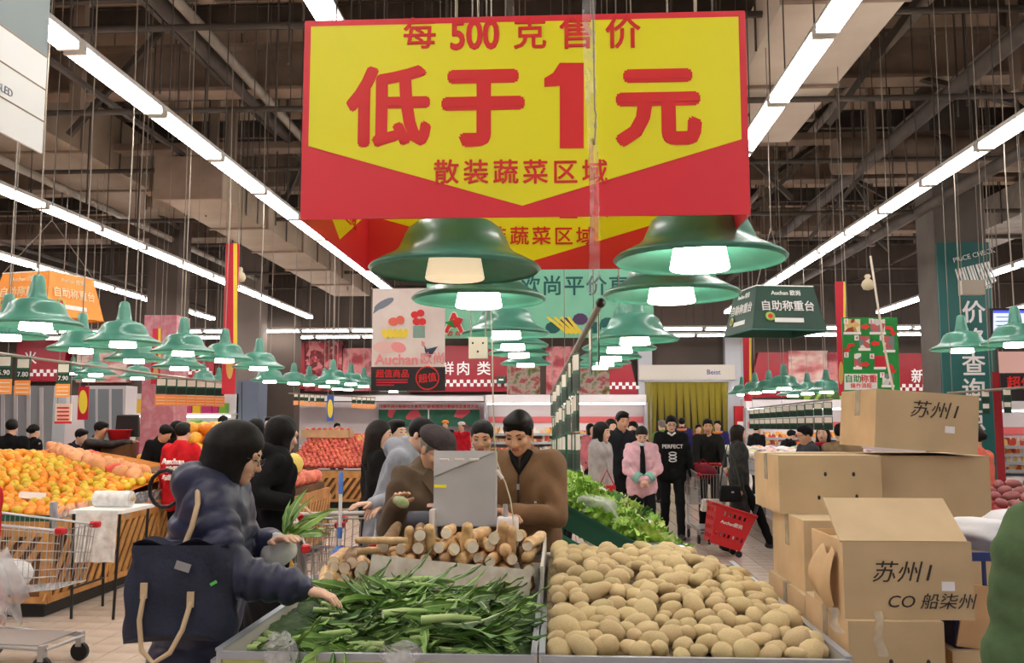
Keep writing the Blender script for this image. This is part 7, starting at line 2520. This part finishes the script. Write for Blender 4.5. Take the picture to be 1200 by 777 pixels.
def cart(label, x, y, hd_, handle_m=None, child_seat=False):
    t = thing('shopping_cart', label, 'shopping cart', (x, y, 0), -math.radians(hd_))
    L_, w0, w1, z0a, z0b, z1a, z1b = 0.86, 0.26, 0.19, 0.46, 0.55, 1.0, 0.93

    def P_(u, v, s_):
        """u along the length 0 rear .. 1 front, v bottom .. top, s side"""
        w = (w0 + (w1 - w0) * u) * (0.86 + 0.14 * v)
        zb, zt_ = z0a + (z0b - z0a) * u, z1a + (z1b - z1a) * u
        return Vector((s_ * w, (-0.4 + L_ * u) * (0.92 + 0.08 * v), zb + (zt_ - zb) * v))
    b = MB()
    for s_ in (-1, 1):
        for i in range(22):
            u = i / 21
            b.tube([P_(u, 0, s_), P_(u, 1, s_)], 0.0028, 4, cap=False)
        for v in (0.0, 0.22, 0.5, 0.78):
            b.tube([P_(0, v, s_), P_(1, v, s_)], 0.0038, 4, cap=False)
    for i in range(11):
        s_ = -1 + 2 * i / 10
        b.tube([P_(0, 0, s_), P_(1, 0, s_)], 0.003, 4, cap=False)
        b.tube([P_(1, 0, s_), P_(1, 1, s_)], 0.003, 4, cap=False)
        b.tube([P_(0, 0, s_), P_(0, 1, s_)], 0.003, 4, cap=False)
    for i in range(10):
        u = i / 9
        b.tube([P_(u, 0, -1), P_(u, 0, 1)], 0.003, 4, cap=False)
    bo = b.build('wire_basket', m_wire, t)
    bo['kind'] = 'stuff'
    rim = [P_(0, 1, -1), P_(1, 1, -1), P_(1, 1, 1), P_(0, 1, 1)]
    MB().tube(rim, 0.0085, 8, closed=True).build('basket_rim', m_wire, t)
    for s_ in (-1, 1):
        MB().tube([(s_ * 0.25, -0.42, 1.02), (s_ * 0.24, -0.36, 0.62), (s_ * 0.24, -0.3, 0.2), (s_ * 0.2, 0.4, 0.17)], 0.012, 8).build('frame_side', m_wire, t)
        inst('corner_cap', bevelled(MB().box((0, 0, 0), (0.05, 0.07, 0.045)), 'corner_cap', m_cred, 0.01, 1), t, P_(1, 1, s_))
        for y_, nm in ((-0.3, 'rear_wheel'), (0.38, 'front_wheel')):
            c = Vector((s_ * (0.24 if y_ < 0 else 0.2), y_, 0.065))
            MB().tube([c + Vector((-0.015, 0, 0)), c + Vector((0.015, 0, 0))], 0.062, 16).build(nm, m_black, t)
            MB().bb(c.x - 0.025, c.x + 0.025, c.y - 0.02, c.y + 0.02, 0.1, 0.2).build('caster_fork', m_wire, t)
    MB().tube([(-0.25, -0.43, 1.03), (0.25, -0.43, 1.03)], 0.016, 10).build('handle', handle_m or m_cred, t)
    for s_ in (-1, 1):
        MB().tube([(s_ * 0.25, -0.45, 1.03), (s_ * 0.235, -0.38, 1.01)], 0.022, 8).build('handle_end', m_cred, t)
    MB().tube([(-0.2, 0.4, 0.17), (0.2, 0.4, 0.17)], 0.012, 8).build('front_bar', m_wire, t)
    MB().bb(-0.2, 0.2, -0.25, 0.35, 0.19, 0.2).build('lower_rack', m_wire, t)
    return t


cart('grey wire shopping cart with red trim beside the orange stand', G(20, 777).x, 6.05, 95)
cart('shopping cart before the man in the grey hoodie', W(399, 493, 5.6).x, 5.6, 165, M('handle_pale', (214, 206, 200), 0.4))
cart('shopping cart beside the long black coat woman', W(318, 493, 6.2).x, 6.35, 80)
ac = cart('shopping cart with a wine red bag pushed by the smiling man', W(826, 493, 12.9).x, 12.75, 180)
wb = thing('cloth_bag', 'wine red cloth bag lying in the pushed cart', 'bag', (W(826, 493, 12.75).x, 12.95, 0.86))
inst('bag_body', ico(1, lambda p: (lambda q: (q.x * 0.2, q.y * 0.15, q.z * 0.12))(lump(3, 0.3)(p)), 'bag_body', fab((128, 34, 48)), 2), wb, (0, 0, 0.08))
MB().tube([(-0.08, 0, 0.17), (0, 0.02, 0.25), (0.08, 0, 0.17)], 0.01, 6).build('handle', fab((128, 34, 48)), wb)
for wname, (px, py, Y, r, sq, lab) in enumerate(((834, 592, 12.4, 0.13, (1.1, 0.8, 0.8), 'white carton-like pack low in the pushed cart'),)):
    p = W(px, py, Y)
    o = inst('white_pack', bevelled(MB().box((0, 0, 0), (0.3, 0.2, 0.16), taper=(0.8, 0.9)), 'white_pack', fab((226, 216, 204), 0.6), 0.02, 2), None, p)
    tag(o, lab, 'package')
p = G(20, 777)
bag('plastic_bag', 'thin white plastic bag hanging from the red jacket arm', 6, 690, 3.2, 0.1, (0.5, 0.8, 1.3), m_film, 33)
o = inst('fruit_pack', ico(1, lump(8, 0.3), 'fruit_pack', M_film('milky_film'), 2), None, (W(0, 493, 6.0).x + 0.1, 6.05, 0.62), (0, 0, 0), (0.16, 0.14, 0.11))
tag(o, 'clear bag of goods lying in the cart beside the orange stand', 'package')
# fruit in the black coat woman's cart
for k in range(3):
    o = inst('pomelo', pom, None, (W(316 + 9 * k, 493, 6.3).x, 6.2 + 0.06 * k, 0.62 + 0.14 * (k % 2)), (0, 0, 0), 0.085)
    tag(o, 'round yellow fruit in the cart beside the black coat woman', 'fruit', 'fruit in the cart')

o = inst('cloth_bag', ico(1, lambda p: (lambda q: (q.x * 0.14, q.y * 0.12, q.z * 0.17))(lump(6, 0.3)(p)), 'cloth_bag', fab((140, 26, 46)), 2), None, (W(412, 493, 5.45).x, 5.42, 0.72))
tag(o, 'dark red cloth bag inside the cart near the hoodie man', 'bag')

# red rolling basket
bp2 = G(846, 652)
rbk = thing('rolling_basket', 'red plastic rolling basket tilted on its wheels in the aisle', 'basket', (bp2.x, bp2.y, 0.0), 0.12)
body_e = MB()


def side_panel(b, A0, A1, B0, B1, nu, nv, holes, th):
    """flat wall between bottom edge A0-A1 and top edge B0-B1 with some cells left open"""
    def pt(u, v):
        return A0.lerp(A1, u).lerp(B0.lerp(B1, u), v)
    for i in range(nu):
        for j in range(nv):
            if (i, j) in holes:
                continue
            q = [pt(i / nu, j / nv), pt((i + 1) / nu, j / nv), pt((i + 1) / nu, (j + 1) / nv), pt(i / nu, (j + 1) / nv)]
            b.prism(q, th)


w0, w1, d0, d1, hb_ = 0.19, 0.255, 0.14, 0.2, 0.46
tilt = 0.3
lo_ = [Vector((-w0, -d0, 0)), Vector((w0, -d0, 0)), Vector((w0, d0, 0)), Vector((-w0, d0, 0))]
hi_ = [Vector((-w1, -d1, hb_)), Vector((w1, -d1, hb_)), Vector((w1, d1, hb_)), Vector((-w1, d1, hb_))]
Rt = Matrix.Rotation(tilt, 3, 'Y')
lo_ = [Rt @ v + Vector((0, 0, 0.13)) for v in lo_]
hi_ = [Rt @ v + Vector((0, 0, 0.13)) for v in hi_]
holes_f = {(i, j) for i in range(3, 12, 2) for j in (7,)} | {(i, j) for i in range(1, 14, 2) for j in (2,)}
holes_s = {(i, j) for i in (1, 3, 5, 7) for j in (1, 3, 5, 7)}
for i in range(4):
    b = MB()
    j = (i + 1) % 4
    nrm = (lo_[j] - lo_[i]).cross(hi_[i] - lo_[i]).normalized() * -0.006
    side_panel(b, lo_[i], lo_[j], hi_[i], hi_[j], 15 if i % 2 == 0 else 9, 9, holes_f if i % 2 == 0 else holes_s, nrm)
    b.build('slotted_side', m_cred, rbk)
MB().prism(lo_, Rt @ Vector((0, 0, 0.008))).build('bottom', m_cred, rbk)
MB().tube(hi_, 0.02, 8, closed=True).build('rim', m_cred, rbk)
for s_ in (-1, 1):
    c = lo_[1].lerp(lo_[2], 0.5 + s_ * 0.42)
    MB().tube([Vector((c.x - 0.01, c.y - 0.015, 0.04)), Vector((c.x - 0.01, c.y + 0.015, 0.04))], 0.04, 14).build('wheel', m_black, rbk)
    MB().tube([c, Vector((c.x - 0.01, c.y, 0.04))], 0.012, 6).build('axle_post', m_cred, rbk)
c = lo_[0].lerp(lo_[3], 0.5)
MB().tube([Vector((c.x, c.y - 0.1, c.z - 0.03)), Vector((c.x, c.y - 0.1, c.z + 0.03))], 0.016, 8).build('foot', m_black, rbk)
MB().tube([hi_[1].lerp(hi_[2], 0.3) - Vector((0, 0, 0.02)), hi_[1].lerp(hi_[2], 0.5) + Vector((0.1, 0.02, 0.16))], 0.022, 8).build('pull_handle', m_black, rbk)
nm_ = ((lo_[1] - lo_[0]).cross(hi_[0] - lo_[0])).normalized()
ctr = (lo_[0] + lo_[1] + hi_[0] + hi_[1]) / 4 + nm_ * 0.003
el_ = Matrix((((lo_[1] - lo_[0]).normalized()), ((hi_[0] + hi_[1] - lo_[0] - lo_[1]).normalized()), nm_)).transposed().to_euler()
text('Auchan欧尚', 0.055, rbk, ctr + (hi_[0] - lo_[0]) * 0.12, el_, m_white, 0.02)

# small white table with plastic roll in front of the oranges
tb = G(155, 703)
st_ = thing('folding_table', 'small white bagging table with black legs beside the orange stand', 'table', (tb.x + 0.05, 7.75, 0))
zt_ = 0.9
MB().bb(-0.22, 0.24, -0.3, 0.3, zt_ - 0.03, zt_).build('tabletop', m_white, st_)
for sx in (-1, 1):
    for sy in (-1, 1):
        MB().tube([(sx * 0.18, sy * 0.26, 0), (sx * 0.2, sy * 0.26, zt_ - 0.03)], 0.012, 6).build('leg', m_black, st_)
    MB().tube([(sx * 0.18, -0.26, 0.25), (sx * 0.18, 0.26, 0.25)], 0.01, 6).build('stretcher', m_black, st_)
o = MB().grid(lambda u, v: (tb.x - 0.1 + 0.36 * u, 7.43 - 0.02 * math.sin(u * 14) * v, zt_ - 0.005 - 0.42 * v), 16, 8).build('plastic_sheet', M_film('milky_film'))
tag(o, 'milky plastic sheet hanging over the edge of the bagging table', 'plastic sheet')
t = thing('bag_roll', 'roll of clear produce bags on the white bagging table', 'bag roll', (tb.x + 0.06, 7.75, zt_ + 0.07))
MB().tube([(-0.16, 0, 0), (0.16, 0, 0)], 0.07, 18).build('roll', M_film('milky_film'), t)
MB().tube([(-0.19, 0, 0), (0.19, 0, 0)], 0.018, 10).build('core', m_card, t)
# blue and white brush pole
kp_ = W(387, 655, 4.75)
t = thing('brush_pole', 'blue and white long handled brush standing behind the yams', 'brush', (kp_.x, 4.95, 0))
zt_ = W(387, 553, 4.95).z
m_bl = M('brush_blue', (92, 140, 226), 0.4)
MB().tube([(0, 0, 0.55), (0, 0, zt_ - 0.28), (0, 0, zt_ - 0.1)], 0.01, 10).build('shaft', m_white, t)
MB().tube([(0, 0, zt_ - 0.12), (0, 0, zt_ - 0.01), (0, 0, zt_)], [0.013, 0.013, 0.007], 10).build('grip', m_bl, t)
MB().tube([(0, 0, zt_ - 0.36), (0, 0, zt_ - 0.3)], 0.014, 10).build('sleeve', m_bl, t)
MB().lathe([(0.02, zt_ - 0.5), (0.05, zt_ - 0.47), (0.05, zt_ - 0.45), (0.02, zt_ - 0.4)], 14).build('collar', m_bl, t)
MB().bb(-0.04, 0.04, -0.06, 0.06, 0.0, 0.55).build('brush_head', m_bl, t)


finish_texts()
